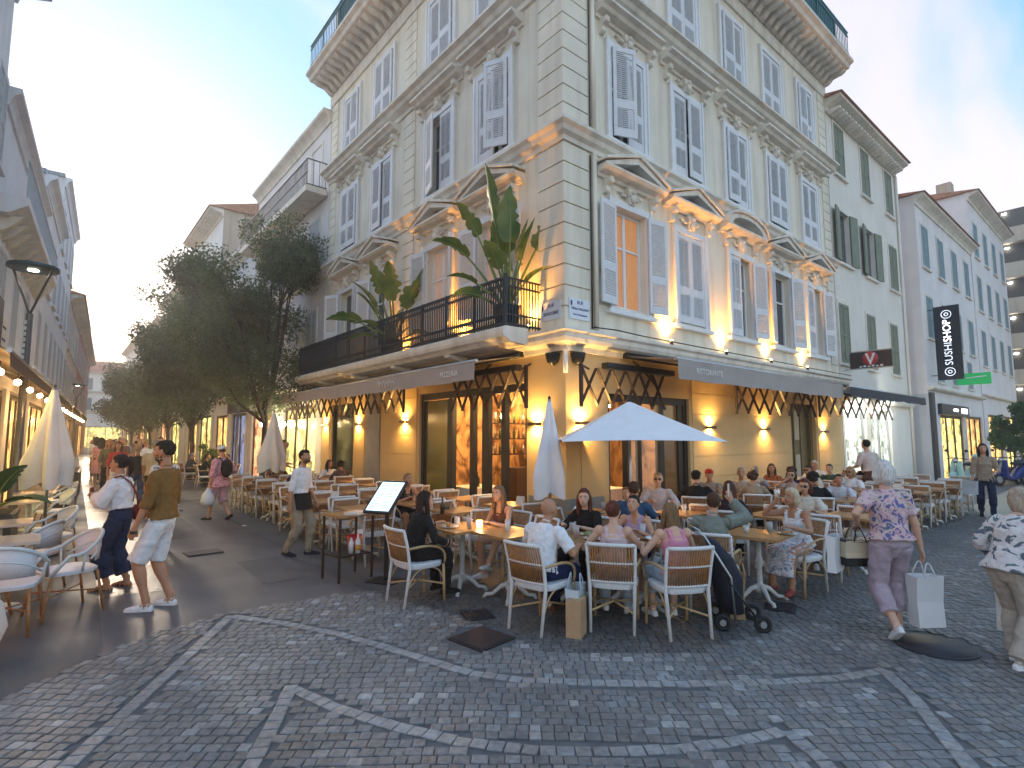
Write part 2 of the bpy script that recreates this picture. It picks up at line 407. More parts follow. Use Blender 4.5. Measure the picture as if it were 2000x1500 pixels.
# --- manhole covers and drains
M_cover = mat('cast_iron_cover', (.045, .042, .05), rough=.5, metal=.5, bump=.6, bscale=90)
def cover(label, loc, rz, w, l, ring=True, bars=0, name='manhole_cover'):
    t = thing(name, label, 'manhole cover', loc, rz)
    MB().box(-w/2, w/2, -l/2, l/2, .001, .016).build('frame', M_cover, t)
    if bars:
        for i in range(bars):
            x = -w/2 + w*(i+.5)/bars
            MB().box(x-.012, x+.012, -l/2+.03, l/2-.03, .0165, .026).build('bar', M_cover, t)
    else:
        MB().box(-w/2+.02, w/2-.02, -l/2+.02, l/2-.02, .0165, .021).build('plate', M_cover, t)
cover('square dark metal cover set in the cobbles', (-3.38,-2.22,.004), rad(8), .44, .44)
cover('dark slotted drain grate beside the man in white', (-3.02,-1.66,.004), rad(-20), .30, .30, bars=7, name='drain_grate')
cover('small dark drain grate behind the pushchair', (-.35,-3.55,.004), rad(20), .34, .30, bars=7, name='drain_grate')
M_patch = asphalt('asphalt_patch', (.075,.074,.08), .55, .08)
for nm, x0, x1, y0, y1 in (('patch_a',-5.0,-4.2,5.2,8.6),('patch_b',-4.6,-3.75,13.5,17.5),('patch_c',-4.35,-3.8,1.0,2.6)):
    gq = MB(); gq.add([(x0,y0,.0035),(x1,y0+.05,.0035),(x1+.06,y1,.0035),(x0+.04,y1-.04,.0035)], [(0,1,2,3)]); tag(gq.build('asphalt_patch', M_patch, fix=False), 'darker square-cut repair in the asphalt of the left street', 'asphalt repair', kind='structure')
cover('rectangular iron cover in the middle of the left street', (-4.55,3.6,.001), rad(3), .5, .38)
cover('small square iron cover further up the left street', (-4.1,9.6,.001), rad(3), .36, .36)
t = thing('manhole_cover', 'round dark manhole cover by the woman with white hair', 'manhole cover', (-.42,-4.92,.004))
MB().lathe([(.31,0),(.31,.012),(.28,.014)], 40).build('frame', M_cover, t)
MB().lathe([(.276,.0142),(.276,.017),(.0,.017)], 40).build('plate', M_cover, t)

# ------------------------------------------------------------------ corner building
BLD = thing('corner_building', 'cream corner building with pediments, white shutters and restaurant below', 'building')
LEN_R, LEN_L = 12.02, 10.75
HALF = PI/2
def fx(side, s): return s if side == 'R' else -s
def fr(side): return 0 if side == 'R' else -HALF
def fpos(side, s, d, z): return (s, -d, z) if side == 'R' else (-d, s, z)
def wall(mb, x0, x1, z0, z1, ops, y=0, depth=.22, m=0, mr=None):
    xs = sorted({x0, x1, *[o[0] for o in ops], *[o[1] for o in ops]}); zs = sorted({z0, z1, *[o[2] for o in ops], *[o[3] for o in ops]})
    xs = [x for x in xs if x0-1e-6 <= x <= x1+1e-6]; zs = [z for z in zs if z0-1e-6 <= z <= z1+1e-6]
    for a, b in zip(xs, xs[1:]):
        for c, d in zip(zs, zs[1:]):
            mx, mz = (a+b)/2, (c+d)/2
            if any(o[0] < mx < o[1] and o[2] < mz < o[3] for o in ops): continue
            mb.add([(a,y,c),(b,y,c),(b,y,d),(a,y,d)], [(0,1,2,3)], m)
    for a, b, c, d in ops:
        c2 = max(c, z0); d2 = min(d, z1); k = m if mr is None else mr
        Y = y+depth
        mb.add([(a,y,c2),(a,Y,c2),(a,Y,d2),(a,y,d2)], [(0,1,2,3)], k)
        mb.add([(b,y,c2),(b,Y,c2),(b,Y,d2),(b,y,d2)], [(3,2,1,0)], k)
        mb.add([(a,y,d2),(b,y,d2),(b,Y,d2),(a,Y,d2)], [(3,2,1,0)], k)
        if c > z0+1e-6: mb.add([(a,y,c2),(b,y,c2),(b,Y,c2),(a,Y,c2)], [(0,1,2,3)], k)
    return mb

BAYS = {'R': [1.78, 3.85, 6.05, 8.2, 10.38], 'L': [1.95, 3.98, 6.87, 9.02]}
WW = 1.0
FLO = [(4.22, 6.16), (7.5, 9.32), (10.58, 12.36)]
GF_OPS = {'R': [(1.07, 3.65, -1, 2.62), (8.45, 10.05, -1, 2.75)], 'L': [(.98, 4.74, -1, 2.82), (6.70, 7.52, -1, 2.9), (8.37, 10.0, .75, 2.8)]}
M_door = mat('olive_door', (.16, .115, .04), rough=.5, var=.15)
for side, ln in (('R', LEN_R), ('L', LEN_L)):
    ops = [tuple(sorted((fx(side, a), fx(side, b))))+(c, d) for a, b, c, d in GF_OPS[side]]
    a, b = sorted((fx(side, 0), fx(side, ln)))
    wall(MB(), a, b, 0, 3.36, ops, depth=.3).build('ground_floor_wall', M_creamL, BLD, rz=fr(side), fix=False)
    ops = []
    for z0, z1 in FLO:
        for c in BAYS[side]:
            p, q = sorted((fx(side, c-WW/2), fx(side, c+WW/2))); ops.append((p, q, z0, z1))
    wall(MB(), a, b, 3.36, 13.3, ops, depth=.22).build('upper_wall', M_cream, BLD, rz=fr(side), fix=False)
    # rear closing walls and roof come with the attic below

def band(name, prof, m, l_end=LEN_L, r_end=LEN_R, parent=BLD):
    """a moulding of profile (projection, height) mitred round the corner"""
    n = len(prof); mb = MB(); vs = []
    for d, z in prof: vs.append((-d, l_end, z))
    for d, z in prof: vs.append((-d, -d, z))
    for d, z in prof: vs.append((r_end, -d, z))
    fs = [(k*n+i, k*n+(i+1)%n, (k+1)*n+(i+1)%n, (k+1)*n+i) for k in range(2) for i in range(n)]
    fs += [tuple(range(n)), tuple(reversed(range(2*n, 3*n)))]
    return mb.add(vs, fs).build(name, m, parent)
band('ledge', [(-.05,3.28),(.06,3.28),(.08,3.36),(.26,3.40),(.30,3.46),(.30,3.53),(.36,3.56),(.36,3.61),(.05,3.66),(-.05,3.66)], M_trim)
band('string_course', [(-.05,6.98),(.05,6.98),(.06,7.06),(.14,7.10),(.17,7.17),(.24,7.22),(.24,7.28),(.03,7.32),(-.05,7.32)], M_trim)
band('cornice', [(-.05,10.06),(.06,10.06),(.07,10.16),(.22,10.22),(.26,10.30),(.36,10.34),(.36,10.40),(.03,10.46),(-.05,10.46)], M_trim)
band('frieze', [(-.05,12.75),(.05,12.75),(.07,12.82),(.07,13.10),(-.05,13.10)], M_trim)
band('roof_cornice', [(-.05,13.12),(.10,13.12),(.14,13.20),(.14,13.33),(.78,13.36),(.82,13.46),(.92,13.52),(.92,13.60),(-.9,13.64),(-.9,13.12)], M_trim)
# modillions under the roof cornice
mod = MB().prism([(-.70,13.30),(-.70,13.355),(-.09,13.355),(-.09,13.08),(-.2,13.10),(-.34,13.22),(-.6,13.24)], -.085, .085).mesh('modillion', M_trim)
for side, ln in (('R', LEN_R), ('L', LEN_L)):
    s = .18
    while s < ln-.1:
        link('modillion', mod, BLD, (s, 0, 0) if side == 'R' else (0, s, 0), fr(side)); s += .335
# attic set back behind the roof balcony
at_m = MB()
at_m.add([(.95,10.7,13.62),(.95,.95,13.62),(12,.95,13.62),(.95,10.7,16.3),(.95,.95,16.3),(12,.95,16.3)], [(0,1,4,3),(1,2,5,4)])
at_m.build('attic_wall', M_cream, BLD, fix=False)
rf = MB(); rf.slab([(.45,10.75),(.45,.45),(12.2,.45),(12.2,10.75)], 16.3, 16.55); rf.build('roof', M_lead, BLD)
# roof balcony railing
def railing(name, side, s0, s1, d, z0, z1, m, step, parent, rail=.03, mid=True, ret=None):
    o_ = MB(); X = lambda s: fx(side, s)
    for z in ([z0+.05, z1] + ([z1-.14, z0+.22] if mid else [])):
        o_.bar((X(s0), -d, z), (X(s1), -d, z), rail, rail if z < z1 else rail*1.3)
    r = o_.build(name, m, parent, rz=fr(side))
    mb = MB(); s = s0
    while s <= s1+1e-6:
        mb.bar((X(s), -d, z0), (X(s), -d, z1), .018, .018); s += step
    s = s0
    while s <= s1+1e-6:
        mb.bar((X(s), -d, z0), (X(s), -d, z1+.03), .035, .035); s += max(step*10, .9)
    if mid:
        s = s0+step/2
        while s < s1:            # little rings and scrolls between the bars
            mb.tube([(X(s)+.035*math.cos(t*PI/4), -d, z0+.135+.06*math.sin(t*PI/4)) for t in range(9)], .009, 4, caps=False)
            mb.tube([(X(s)+.03*math.cos(t*PI/4), -d, z1-.07+.045*math.sin(t*PI/4)) for t in range(9)], .009, 4, caps=False)
            s += step
    tag(mb.build('balusters', m, r), kind='stuff')
    return r
railing('roof_railing', 'R', -.8, 12.0, .8, 13.62, 14.55, M_green, .13, BLD)
railing('roof_railing', 'L', -.8, 10.7, .8, 13.62, 14.55, M_green, .13, BLD)
M_screen = mat('green_screen', (.05,.16,.17), rough=.6, var=.2)
for side, a, b in (('R',-.7,11.0),('L',1.2,8.5)):
    p, q = sorted((fx(side,a), fx(side,b))); MB().box(p, q, -.775, -.765, 13.72, 14.45).build('privacy_screen', M_screen, BLD, rz=fr(side))
# end closing walls + body
MB().box(.3, 11.9, .31, 10.7, 13.0, 13.1).build('roof_slab', M_lead, BLD)
MB().box(12.021, 12.06, .05, 10.7, 0, 16.3).build('party_wall', M_cream, BLD)
MB().box(0.02, 12.0, 10.751, 10.78, 0, 16.3).build('party_wall', M_cream, BLD)
MB().box(.31, 11.9, .5, .52, 3.7, 13.0).build('inner_wall', M_dark, BLD)
MB().box(.5, .52, .53, 10.6, 3.7, 13.0).build('inner_wall', M_dark, BLD)

# quoins: each block its own piece
def quoin_stack(z0, z1, n, wl, wr):
    h = (z1-z0)/n
    for i in range(n):
        a, b = z0+i*h+.014, z0+(i+1)*h-.014; p = .028
        MB().slab([(-p,-p),(wr,-p),(wr,-.002),(-.002,-.002),(-.002,wl),(-p,wl)], a, b).build('quoin', M_cream, BLD)
quoin_stack(3.68, 6.96, 9, .62, .62); quoin_stack(7.34, 10.04, 8, .62, .62); quoin_stack(10.48, 12.74, 7, .62, .62)
def quoin_strip(side, c, w):
    for z0, z1, n in ((3.68,6.96,10),(7.34,10.04,9),(10.48,12.74,8)):
        h = (z1-z0)/n; me = MB().box(-w/2, w/2, -.028, -.002, .012, h-.012).mesh('quoin', M_cream)
        for i in range(n): link('quoin', me, BLD, fpos(side, c, 0, z0+i*h), fr(side))
quoin_strip('R', 11.68, .5); quoin_strip('L', 5.42, .55); quoin_strip('L', 10.42, .5)

# --- window pieces (local: x along the wall, -y outwards, z=0 at the opening's foot)
def shutter_mesh(w, h, sgn, m, nu=24, nl=11, split=.36, t=.035):
    mb = MB(); st = .065; x = lambda a, b: (min(a*sgn, b*sgn), max(a*sgn, b*sgn))
    def bx(a, b, z0, z1, th=t): p, q = x(a, b); mb.box(p, q, -th/2, th/2, z0, z1)
    bx(0, st, 0, h); bx(w-st, w, 0, h)
    zm = h*split
    bx(st, w-st, 0, .15); bx(st, w-st, h-.1, h); bx(st, w-st, zm-.08, zm+.08)
    for z0, z1, n in ((.15, zm-.08, nl), (zm+.08, h-.1, nu)):
        p = (z1-z0)/n
        for i in range(n):
            zc = z0+(i+.5)*p
            a, b = x(st, w-st); k = p*.36
            mb.add([(a,-.013,zc-k),(b,-.013,zc-k),(b,.013,zc+k*.7),(a,.013,zc+k*.7),(a,-.013,zc-k+.018),(b,-.013,zc-k+.018),(b,.013,zc+k*.7+.018),(a,.013,zc+k*.7+.018)],
                   [(3,2,1,0),(4,5,6,7),(0,1,5,4),(1,2,6,5),(2,3,7,6),(3,0,4,7)])
    for z in (.2, h-.25): p, q = x(-.02, .05); mb.box(p, q, -t/2-.008, -t/2-.0005, z, z+.03)
    return mb.mesh('shutter', m)
def surround_mesh(w, h, m, jw=.13, pr=.055):
    mb = MB()
    for s in (-1, 1):
        a, b = sorted((s*w/2, s*(w/2+jw))); mb.box(a, b, -pr, -.001, -.06, h+jw)
        a, b = sorted((s*(w/2+jw-.035), s*(w/2+jw+.02))); mb.box(a, b, -pr-.025, -pr-.0005, -.06, h+jw+.02)
    mb.box(-w/2, w/2, -pr, -.001, h, h+jw)
    mb.box(-w/2-jw-.1, w/2+jw+.1, -.11, -.0015, -.14, -.061)
    return mb.mesh('window', m)
def casement_mesh(w, h):
    mb = MB(); f = .06
    for a, b in ((-w/2, -w/2+f), (w/2-f, w/2), (-f*.6, f*.6)): mb.box(a, b, .13, .17, 0, h)
    for z0, z1 in ((0, f*1.3), (h-f, h), (h*.62, h*.62+.04)):
        for a, b in ((-w/2+f, -f*.6), (f*.6, w/2-f)): mb.box(a, b, .132, .168, z0, z1)
    return mb.mesh('casement', M_white)
def console(parent, x, z, s=1.0):
    mb = MB().prism([(-.001,0),(-.05*s,.0),(-.09*s,.07*s),(-.08*s,.14*s),(-.16*s,.2*s),(-.19*s,.28*s),(-.001,.28*s)], -.055*s, .055*s)
    mb.tube([(-.062*s,-.15*s,.21*s),(.062*s,-.15*s,.21*s)], .042*s, 8)
    return mb.build('console', M_trim, parent, (x, 0, z))
_con = MB().prism([(-.001,0),(-.05,.0),(-.09,.07),(-.08,.14),(-.16,.2),(-.19,.28),(-.001,.28)], -.055, .055)
_con.tube([(-.062,-.15,.21),(.062,-.15,.21)], .042, 8); _con.ell((0,-.09,.03),(.05,.045,.05),8,6)
CON = _con.mesh('console', M_trim)
_key = MB().plate([(-.09,0),(.09,0),(.13,.3),(-.13,.3)], -.10, -.001)
for c, r in (((0,-.12,.1),(.075,.05,.09)),((-.09,-.1,.18),(.05,.04,.05)),((.09,-.1,.18),(.05,.04,.05)),((0,-.13,.22),(.06,.05,.05)),((-.19,-.05,.14),(.08,.035,.03)),((.19,-.05,.14),(.08,.035,.03)),((-.3,-.04,.19),(.07,.03,.025)),((.3,-.04,.19),(.07,.03,.025))): _key.ell(c, r, 8, 6)
KEY = _key.mesh('keystone', M_trim)
def hood_mesh(w, z0):
    return MB().prism([(-.001,z0),(-.05,z0),(-.06,z0+.06),(-.20,z0+.09),(-.24,z0+.15),(-.33,z0+.18),(-.33,z0+.23),(-.001,z0+.26)], -w/2, w/2).mesh('hood', M_trim)
def pediment(parent, kind, z0, w, H):
    """raking pediment: cornice below, two raking (or one curved) mouldings above, dark sunk panel"""
    mb = MB()
    mb.prism([(-.001,z0),(-.06,z0),(-.08,z0+.05),(-.22,z0+.08),(-.28,z0+.13),(-.28,z0+.17),(-.001,z0+.17)], -w/2, w/2)
    top = z0+.17
    if kind == 'tri':
        for s in (-1, 1):
            P0 = (s*w/2*1.02, top); P1 = (0, top+H)
            dx, dz = P1[0]-P0[0], P1[1]-P0[1]; L_ = math.hypot(dx, dz); nx, nz = -dz/L_*s*-1, abs(dx)/L_
            th = .12
            poly = [(P0[0], P0[1]+.002), (P0[0]*.80, P0[1]+.002), (0, P1[1]-th), (0, P1[1]+.01)] 
            mb.plate(poly, -.27+.004*s, -.001)
            poly2 = [(P0[0]*1.02, P0[1]+.04), (P0[0]*1.02, P0[1]+.085), (0, P1[1]+.075), (0, P1[1]+.012)]
            mb.plate(poly2, -.32+.004*s, -.001)
    else:
        n = 14
        for i in range(n):
            t0, t1 = PI*i/n, PI*(i+1)/n
            o = lambda t, k: (-math.cos(t)*w/2*k, top+.003+math.sin(t)*H*(1.0 if k > .9 else .72))
            mb.plate([o(t0,1.0), o(t1,1.0), o(t1,.78), o(t0,.78)], -.27, -.001)
            o2 = lambda t, k: (-math.cos(t)*w/2*1.03, top+.01+math.sin(t)*H+k)
            mb.plate([o2(t0,0), o2(t1,0), o2(t1,.06), o2(t0,.06)], -.32, -.001)
    p = mb.build('pediment', M_trim, parent)
    pm = MB()
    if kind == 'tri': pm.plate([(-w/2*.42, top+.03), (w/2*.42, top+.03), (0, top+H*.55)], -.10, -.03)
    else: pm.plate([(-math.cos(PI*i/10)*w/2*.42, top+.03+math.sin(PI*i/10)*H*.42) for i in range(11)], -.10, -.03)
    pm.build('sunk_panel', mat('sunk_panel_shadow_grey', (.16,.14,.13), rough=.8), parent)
    MB().plate([(-w/2*.80,top+.001),(w/2*.80,top+.001),(0,top+H*.80)] if kind == 'tri' else [(-math.cos(PI*i/10)*w/2*.8, top+.001+math.sin(PI*i/10)*H*.72) for i in range(11)], -.028, -.002).build('tympanum', M_trim, parent)
SH = {}
def shutters(win, w, h, state, m, key, **kw):
    k = (key, round(w,2), round(h,2))
    if k not in SH: SH[k] = (shutter_mesh(w/2-.004, h-.02, 1, m, **kw), shutter_mesh(w/2-.004, h-.02, -1, m, **kw))
    L_, R_ = SH[k]
    for me, s, a in ((L_, -1, state[0]), (R_, 1, state[1])):
        if a is None: continue
        y = -.015 if abs(a) < 1 else -.085
        o = link('shutter', me, win, (s*(w/2-.002), y, .01), rad(-a if s < 0 else a))
PANE = {}
def glazing(win, w, h, m, key):
    k = (key, w, h)
    if k not in PANE:
        PANE[k] = MB().box(-w/2, w/2, .174, .18, 0, h).mesh('pane', m)
    if ('c', w, h) not in PANE: PANE[('c', w, h)] = casement_mesh(w, h)
    link('casement', PANE[('c', w, h)], win); link('pane', PANE[k], win)
M_litcurt = mat('lit_curtain', (.45,.22,.10), rough=.8, emit=(1,.42,.14), estr=.05, var=.2, vscale=4, stretch=(12,12,1))
M_curt2 = mat('pale_curtain', (.50,.36,.30), rough=.9, emit=(1,.6,.4), estr=.03, var=.2, vscale=4, stretch=(12,12,1))
SUR = {}
for fl, (z0, z1) in enumerate(FLO):
    h = z1-z0
    SUR[fl] = surround_mesh(WW, h, M_white if fl else M_white)
    HOOD = hood_mesh(1.86, h+.42)
    for side in 'RL':
        for i, c in enumerate(BAYS[side]):
            w_ = link('window', SUR[fl], BLD, fpos(side, c, 0, z0), fr(side))
            lit = fl == 0 and ((side, i) in (('R', 0), ('L', 0), ('L', 1)))
            glazing(w_, WW, h, (M_litcurt if side == 'R' else M_curt2) if lit else M_glass, ('lit'+side) if lit else 'g')
            if fl == 0:
                st = {('R',0):(172,172), ('R',1):(0,0), ('R',2):(0,168), ('R',3):(165,165), ('R',4):(0,170), ('L',0):(170,170), ('L',1):(168,150), ('L',2):(160,165), ('L',3):(150,165)}[(side,i)]
            elif fl == 1: st = {('R',0):(22,0), ('L',0):(0,28), ('L',1):(16,0)}.get((side,i), ((i*7+2) % 3, (i*3) % 2))
            else: st = ((i*5+1) % 2, (i*3+(side == 'L')) % 3)
            shutters(w_, WW, h, st, M_shut, 'main')
            if fl == 0:
                for s in (-1, 1): link('console', CON, w_, (s*.70, 0, h+.16))
                link('keystone', KEY, w_, (0, 0, h+.12))
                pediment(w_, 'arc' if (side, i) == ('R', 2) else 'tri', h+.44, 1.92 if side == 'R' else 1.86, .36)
            elif fl == 1:
                for s in (-1, 1): link('console', CON, w_, (s*.74, 0, h+.14))
                link('keystone', KEY, w_, (0, 0, h+.12)); link('hood', HOOD, w_)
# downpipe and cables at the corner
MB().tube([(.72,-.07,3.7),(.72,-.07,6.95)], .045, 8).tube([(.72,-.07,7.34),(.72,-.07,10.03)], .045, 8).tube([(.72,-.07,10.48),(.72,-.07,13.1)], .045, 8).build('downpipe', M_cream, BLD)
cb = MB(); cb.tube([(.63,-.05,3.72),(.635,-.05,5),(.63,-.05,6.9)], .014, 5).tube([(.63,-.06,3.75),(.9,-.38,3.68),(1.6,-.385,3.66),(3.4,-.383,3.66),(6.5,-.386,3.665),(9,-.383,3.66),(11.8,-.385,3.665)], .012, 5)
cb.tube([(.64,-.05,7.35),(.64,-.05,10.0)], .012, 5); cb.build('cable', M_black, BLD)
# ------------------------------------------------------------------ restaurant front
def mural():
    m = mat('leaf_mural', (.70, .42, .16), rough=.8)
    nt = m.node_tree; N = nt.nodes; Lk = nt.links; b = N['Principled BSDF']
    geo = N.new('ShaderNodeNewGeometry')
    mp = N.new('ShaderNodeMapping'); mp.inputs['Scale'].default_value = (.7, .7, .5); Lk.new(geo.outputs['Position'], mp.inputs[0])
    nz = N.new('ShaderNodeTexNoise'); nz.inputs['Scale'].default_value = 2.4; nz.inputs['Detail'].default_value = 7; nz.inputs['Distortion'].default_value = 2.2
    Lk.new(mp.outputs[0], nz.inputs['Vector'])
    rp = N.new('ShaderNodeValToRGB'); e = rp.color_ramp.elements
    e[0].position = .36; e[0].color = (.13,.06,.02,1); e[1].position = .58; e[1].color = (.66,.42,.20,1)
    Lk.new(nz.outputs[0], rp.inputs[0]); Lk.new(rp.outputs[0], b.inputs['Base Color'])
    return m
M_mural = mural()
M_rfloor = mat('wooden_floor', (.30,.15,.06), rough=.4, var=.2, vscale=5)
M_ceil = mat('dark_ceiling', (.12,.07,.04), rough=.8)
ROOM = MB()
x0, x1, y0, y1, zc = .31, 6.4, .31, 6.4, 3.25
ROOM.add([(x0,y0,.012),(x1,y0,.012),(x1,y1,.012),(x0,y1,.012)], [(0,1,2,3)], 1)
ROOM.add([(x0,y0,zc),(x1,y0,zc),(x1,y1,zc),(x0,y1,zc)], [(3,2,1,0)], 2)
ROOM.add([(x1,y0,0),(x1,y1,0),(x1,y1,zc),(x1,y0,zc),(x0,y1,0),(x0,y1,zc)], [(0,1,2,3),(1,4,5,2)], 0)
ROOM.add([(3.6,3.2,.02),(3.6,y1,.02),(3.6,y1,zc-.01),(3.6,3.2,zc-.01),(3.75,3.2,.02),(3.75,3.2,zc-.01)], [(0,1,2,3),(0,3,5,4)], 0)
# inside faces of the street walls round the openings
wall(ROOM, x0, x1, 0, zc, [(1.07,3.65,-1,2.62)], y=.302, depth=.001, m=2)
ROOM.build('dining_room', [M_mural, M_rfloor, M_ceil], BLD, fix=False)
wall(MB(), -y1, -y0, 0, zc, [(-4.74,-.98,-1,2.82)], y=.302, depth=.001).build('inner_wall', M_ceil, BLD, rz=-HALF, fix=False)
# shallow rooms behind the other openings of the left front
M_bistro = mat('bistro_interior', (.30,.22,.05), rough=.7, var=.5, vscale=3)
MB().add([(1.8,6.45,0),(1.8,10.6,0),(1.8,10.6,3.2),(1.8,6.45,3.2)], [(0,1,2,3)]).build('back_wall', M_bistro, BLD, fix=False)
MB().box(.31, .33, 6.66, 7.56, 0, 3.0).build('side_door', mat('grey_door', (.22,.22,.23), rough=.6), BLD)
MB().box(.22, .30, 8.45, 10.05, 0, 2.75).build('service_door', M_door, BLD).matrix_world = Matrix.Rotation(-HALF, 4, 'Z') @ Matrix.Translation((0,0,0))
bpy.data.objects['service_door'].matrix_world = Matrix.Identity(4)
_o = bpy.data.objects['service_door']; bpy.data.objects.remove(_o)
sd = MB().box(8.46, 10.04, .20, .26, 0, 2.74).build('service_door', M_door, BLD)
MB().box(9.1, 9.38, .185, .199, .5, 1.35).box(9.1, 9.38, .185, .199, 1.75, 2.55).build('door_panel', mat('door_panel_paint', (.52,.46,.34), rough=.6), sd)
MB().box(8.46, 8.6, .10, .199, 0, 2.74).box(9.0, 9.06, .17, .199, 0, 2.74).box(9.42, 9.48, .17, .199, 0, 2.74).box(9.9, 10.04, .1, .199, 0, 2.74).build('door_frame', M_door, sd)
# horizontal courses of the ground floor wall: thin raised bands with recessed joints
def courses(side, s0, s1, z0, z1, n, y=.016):
    h = (z1-z0)/n; p, q = sorted((fx(side, s0), fx(side, s1)))
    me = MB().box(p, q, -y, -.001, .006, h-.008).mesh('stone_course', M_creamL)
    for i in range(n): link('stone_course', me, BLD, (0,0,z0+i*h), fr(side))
courses('R', 3.75, 8.35, .1, 3.2, 7); courses('R', 10.15, 11.9, .1, 3.2, 7); courses('R', .35, .98, .1, 3.2, 1)
courses('L', 4.85, 6.6, .1, 3.2, 7); courses('L', 7.62, 8.28, .1, 3.2, 7); courses('L', 10.1, 10.7, .1, 3.2, 7)
# grey plinth at the corner
MB().slab([(-.03,-.03),(.9,-.03),(.9,-.002),(-.002,-.002),(-.002,.9),(-.03,.9)], 0, .82).build('plinth', mat('grey_plinth', (.26,.27,.27), rough=.6, var=.12), BLD)
# white downpipe at the corner pier with two black bowls
MB().tube([(-.05,-.05,2.9),(-.05,-.05,3.3)], .04, 8).build('corner_pipe', M_white, BLD)
bw = MB()
for x, y in ((-.08,.22),(.22,-.08)): bw.lathe([(.02,-.18),(.10,-.12),(.13,0),(.13,.03)], 14, (x, y, 3.22))
bw.build('loudspeaker_bowl', M_black, BLD)
# picture-window front of the left opening: dark frame, posts, folded glass leaf
def frame_set(side, s0, s1, ztop, posts, name):
    X = lambda a, b: sorted((fx(side, a), fx(side, b)))
    mb = MB(); a, b = X(s0, s1); mb.box(a, b, .06, .2, ztop-.14, ztop-.001)
    for s in (s0+.05, s1-.05): a, b = X(s-.05, s+.05); mb.box(a, b, .058, .2, 0, ztop-.141)
    f = mb.build('door_frame', M_black, BLD, rz=fr(side))
    for s, w in posts:
        a, b = X(s-w/2, s+w/2); MB().box(a, b, .08, .19, .005, ztop-.142).build('post', M_black, f)
    return f
M_doorglass = mat('green_tinted_glass', (.20,.17,.03), rough=.12, spec=.8)
fL = frame_set('L', .98, 4.74, 2.82, ((3.55,.13),(2.78,.12),(2.32,.2),(1.75,.12)), 'left')
MB().box(-4.6,-3.65,.10,.12,.1,2.66).build('pane', M_doorglass, fL)
lf = MB(); lf.box(-4.62,-4.55,.09,.13,.1,2.66).box(-3.7,-3.62,.09,.13,.1,2.66); lf.build('leaf_frame', M_black, fL)
fR = frame_set('R', 1.07, 3.65, 2.62, ((1.74,.13),(2.1,.05),(2.78,.16),(3.42,.14)), 'right')
M_clear = mat('clear_glass', (.9,.85,.7), rough=.02, alpha=.18)
MB().box(2.87,3.34,.13,.136,.05,2.47).build('pane', mat('amber_glass', (.28,.14,.05), rough=.1, spec=.8), fR)
MB().box(1.83,2.06,.13,.136,.05,2.47).box(2.14,2.69,.13,.136,.05,2.47).build('pane', M_clear, fR)
# window and door further along the left front
wf = MB(); wf.box(-9.99,-9.9,.05,.14,.76,2.79).box(-8.47,-8.38,.05,.14,.76,2.79).box(-9.899,-8.471,.05,.14,2.68,2.79).box(-9.899,-8.471,.05,.14,.76,.86)
w0 = wf.build('shop_window', M_black, BLD, rz=-HALF)
MB().box(-9.899,-8.471,.1,.106,.861,2.679).build('pane', mat('dim_glass', (.05,.06,.045), rough=.08, spec=.9), w0)
MB().box(-9.8,-8.55,.14,.17,2.28,2.32).build('tube_light', emis('yellow_tube', (1,.82,.2), 5), w0)
MB().prism([(-.03,.0),(-.03,3.3),(-.0015,3.3),(-.0015,0)], -7.5, -6.72).build('pilaster_face', mat('grey_pilaster', (.30,.29,.29), rough=.7, var=.1), BLD, rz=-HALF)

# lights inside
for x, y, e in ((1.6,2.6,30),(2.6,4.6,34),(2.3,1.4,16),(4.8,2.2,26),(1.2,5.0,14)):
    lamp('dining_light', 'POINT', (x,y,2.7), e, (1,.56,.2), size=.12)
lamp('bistro_light', 'POINT', (1.1,8.9,2.5), 12, (1,.8,.3), size=.1)
def pendant(label, x, y, z, r=.05):
    t = thing('pendant_lamp', label, 'pendant lamp', (x,y,0))
    MB().tube([(0,0,3.24),(0,0,z+r)], .006, 5).build('cord', M_black, t)
    MB().lathe([(.02,.03),(.03,.0),(.035,-.02)], 10, (0,0,z+r)).build('socket', M_black, t)
    MB().ell((0,0,z),(r,r,r),12,8).build('bulb', M_warm, t)
pendant('glowing pendant bulb behind the left restaurant doors', 1.0, 2.9, 2.28)
pendant('glowing pendant bulb beside the closed parasol, high in the doorway', .75, 1.35, 2.5, .03)
pendant('glowing pendant bulb at the left edge of the right doorway', 1.35, .8, 2.25, .05)
pendant('glowing pendant bulb just above the open white parasol', 2.0, .75, 2.46, .035)
# dining tables inside
M_linen = mat('white_linen', (.75,.72,.68), rough=.9)
def cloth_table(label, x, y, w, l, rz=0):
    t = thing('dining_table', label, 'table', (x,y,.015), rz)
    MB().box(-w/2,w/2,-l/2,l/2,.70,.73).build('table_top', M_wood, t)
    for a in (-1,1):
        for b in (-1,1): MB().bar((a*(w/2-.06),b*(l/2-.06),0),(a*(w/2-.06),b*(l/2-.06),.70),.05,.05).build('leg', M_black, t)
    mb = MB(); n = 10; ring = []
    for i in range(4*n):
        k, f = divmod(i, n); f /= n
        c = [(-1,-1),(1,-1),(1,1),(-1,1),(-1,-1)]; a = c[k]; b = c[k+1]
        ring.append(((a[0]+(b[0]-a[0])*f)*(w/2+.012), (a[1]+(b[1]-a[1])*f)*(l/2+.012)))
    vs = [(p[0],p[1],.737) for p in ring] + [(p[0]*(1.03+.03*math.sin(i*1.9)),p[1]*(1.03+.03*math.sin(i*1.9)),.40+.05*math.sin(i*.8)) for i, p in enumerate(ring)]
    N_ = len(ring); mb.add(vs, [tuple(range(N_))]+[(i,(i+1)%N_,(i+1)%N_+N_,i+N_) for i in range(N_)])
    tag(mb.build('tablecloth', M_linen, None, (x,y,.015), rz, fix=False), 'white cloth draped over '+label, 'tablecloth')
